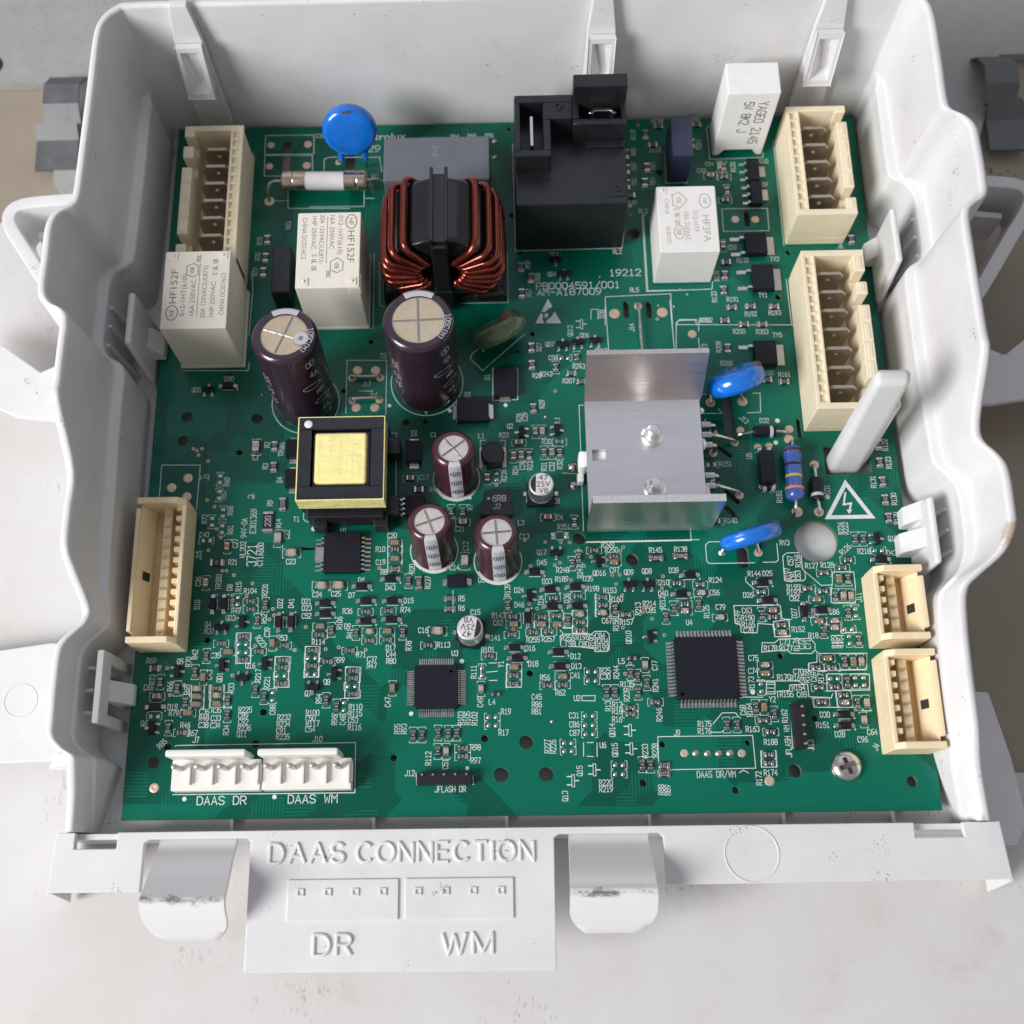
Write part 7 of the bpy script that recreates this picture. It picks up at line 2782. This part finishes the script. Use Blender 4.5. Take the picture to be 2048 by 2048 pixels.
# blue banded resistor
q = [(.0001,-6.9),(1.2,-6.8),(2.0,-6.2),(2.25,-5.2),(2.2,-4.0),(1.95,-3.2),(1.95,3.2),(2.2,4.0),(2.25,5.2),(2.0,6.2),(1.2,6.8),(.0001,6.9)]
ra = axial(q, (64.2, -12.2, 3.0), -92, 'banded_resistor', ['blue_res'], [0]*11, 'blue axial resistor with colour bands right of the black four-legged chip')
for z_, mt in ((-5.4, 'band_brown'), (-1.9, 'band_black'), (1.0, 'band_yellow'), (4.1, 'band_orange')):
    r_ = 2.27 if abs(z_) > 5 else (2.23 if abs(z_) > 4 else 1.965)
    m = MB(); m.lathe([(r_, z_-.32), (r_+.012, z_), (r_, z_+.32)], seg=28); m.xform(Matrix.Translation((64.2, -12.2, 3.0)) @ Matrix.Rotation(math.radians(-92), 4, 'Z') @ Rx)
    m.f = [f_ for f_ in m.f if len(f_) == 4]; m.m = m.m[:len(m.f)]
    part(m, 'colour_band', mt, parent=ra, smooth=60)
for pts in ([(64.4, -5.4, 3.0), (64.5, -4.6, 3.0), (64.6, -3.8, 2.2), (64.6, -3.7, -.1)], [(64.0, -19.0, 3.0), (63.9, -20.4, 3.0), (63.9, -21.6, 2.0), (63.9, -21.8, -.1)]):
    m = MB(); m.tube(catmull(pts, 3), .4, 8); part(m, 'lead', 'tin', parent=ra)
def axial_diode(c, ang, L_, R_, pads, label):
    h = L_/2
    d = axial([(.0001,-h),(R_*.9,-h),(R_,-h+.2),(R_,h-.2),(R_*.9,h),(.0001,h)], c, ang, 'axial_diode', ['chip'], [0]*5, label)
    m = MB(); m.lathe([(R_+.012, h-1.5), (R_+.02, h-1.1), (R_+.012, h-.7)], seg=28); m.f = [f_ for f_ in m.f if len(f_) == 4]; m.m = m.m[:len(m.f)]
    m.xform(Matrix.Translation(c) @ Matrix.Rotation(math.radians(ang), 4, 'Z') @ Rx); part(m, 'cathode_band', 'cap_band', parent=d, smooth=60)
    a = math.radians(ang); dx, dy = math.cos(a), math.sin(a)
    for s, p_ in ((1, pads[0]), (-1, pads[1])):
        e = (c[0]+s*dx*h, c[1]+s*dy*h, c[2])
        m = MB(); m.tube(catmull([e, (e[0]*.35+p_[0]*.65, e[1]*.35+p_[1]*.65, c[2]), (p_[0], p_[1], c[2]*.5), (p_[0], p_[1], -.1)], 3), .4, 8); part(m, 'lead', 'tin', parent=d)
axial_diode((58.5, -1.0, 1.6), 0, 5.2, 1.45, ((64.3, -1.2), (52.2, -1.5)), 'black axial diode lying across, behind the black four-legged chip')
axial_diode((69.6, -15.8, 1.6), -91, 5.4, 1.45, ((69.8, -21.4), (69.6, -9.6)), 'black axial diode right of the blue banded resistor')
for pts, lab in (([(-41.6, 15.9, 0), (-41.4, 15.8, 1.1), (-38.2, 15.7, 1.3), (-34.9, 15.8, 1.1), (-34.7, 15.9, 0)], 'bare wire link behind the other link beside the tall centre capacitor'),
                 ([(-41.5, 9.9, 0), (-41.3, 9.9, 1.1), (-38.1, 9.9, 1.3), (-34.9, 10.0, 1.1), (-34.7, 10.0, 0)], 'bare wire link nearest the yellow transformer'),
                 ([(30.0, 34.6, 0), (30.0, 34.0, 1.2), (30.1, 28, 1.5), (30.3, 18, 1.4), (30.4, 13.0, 1.0), (30.4, 12.4, 0)], 'long straight wire link running under the heat sink')):
    m = MB(); m.tube(catmull(pts, 4), .38, 8); part(m, 'wire_link', 'tin_dull', lab, smooth=60)
m = MB()
for x, y, s in ((57.0, -5.2, 1), (59.3, -5.1, 1), (57.4, -15.6, -1), (59.5, -15.6, -1)):
    m = MB(); m.bev(x-.5, y-.9*(s > 0)-.2, 1.2, x+.5, y+.9*(s < 0)+.2, 1.6, .1, 0, 1); m.lathe([(.9, .02), (.8, .4), (.4, 1.3), (.0001, 1.5)], (x, y, 0), 12)
    part(m, 'lead', 'tin', parent=oc, smooth=50)
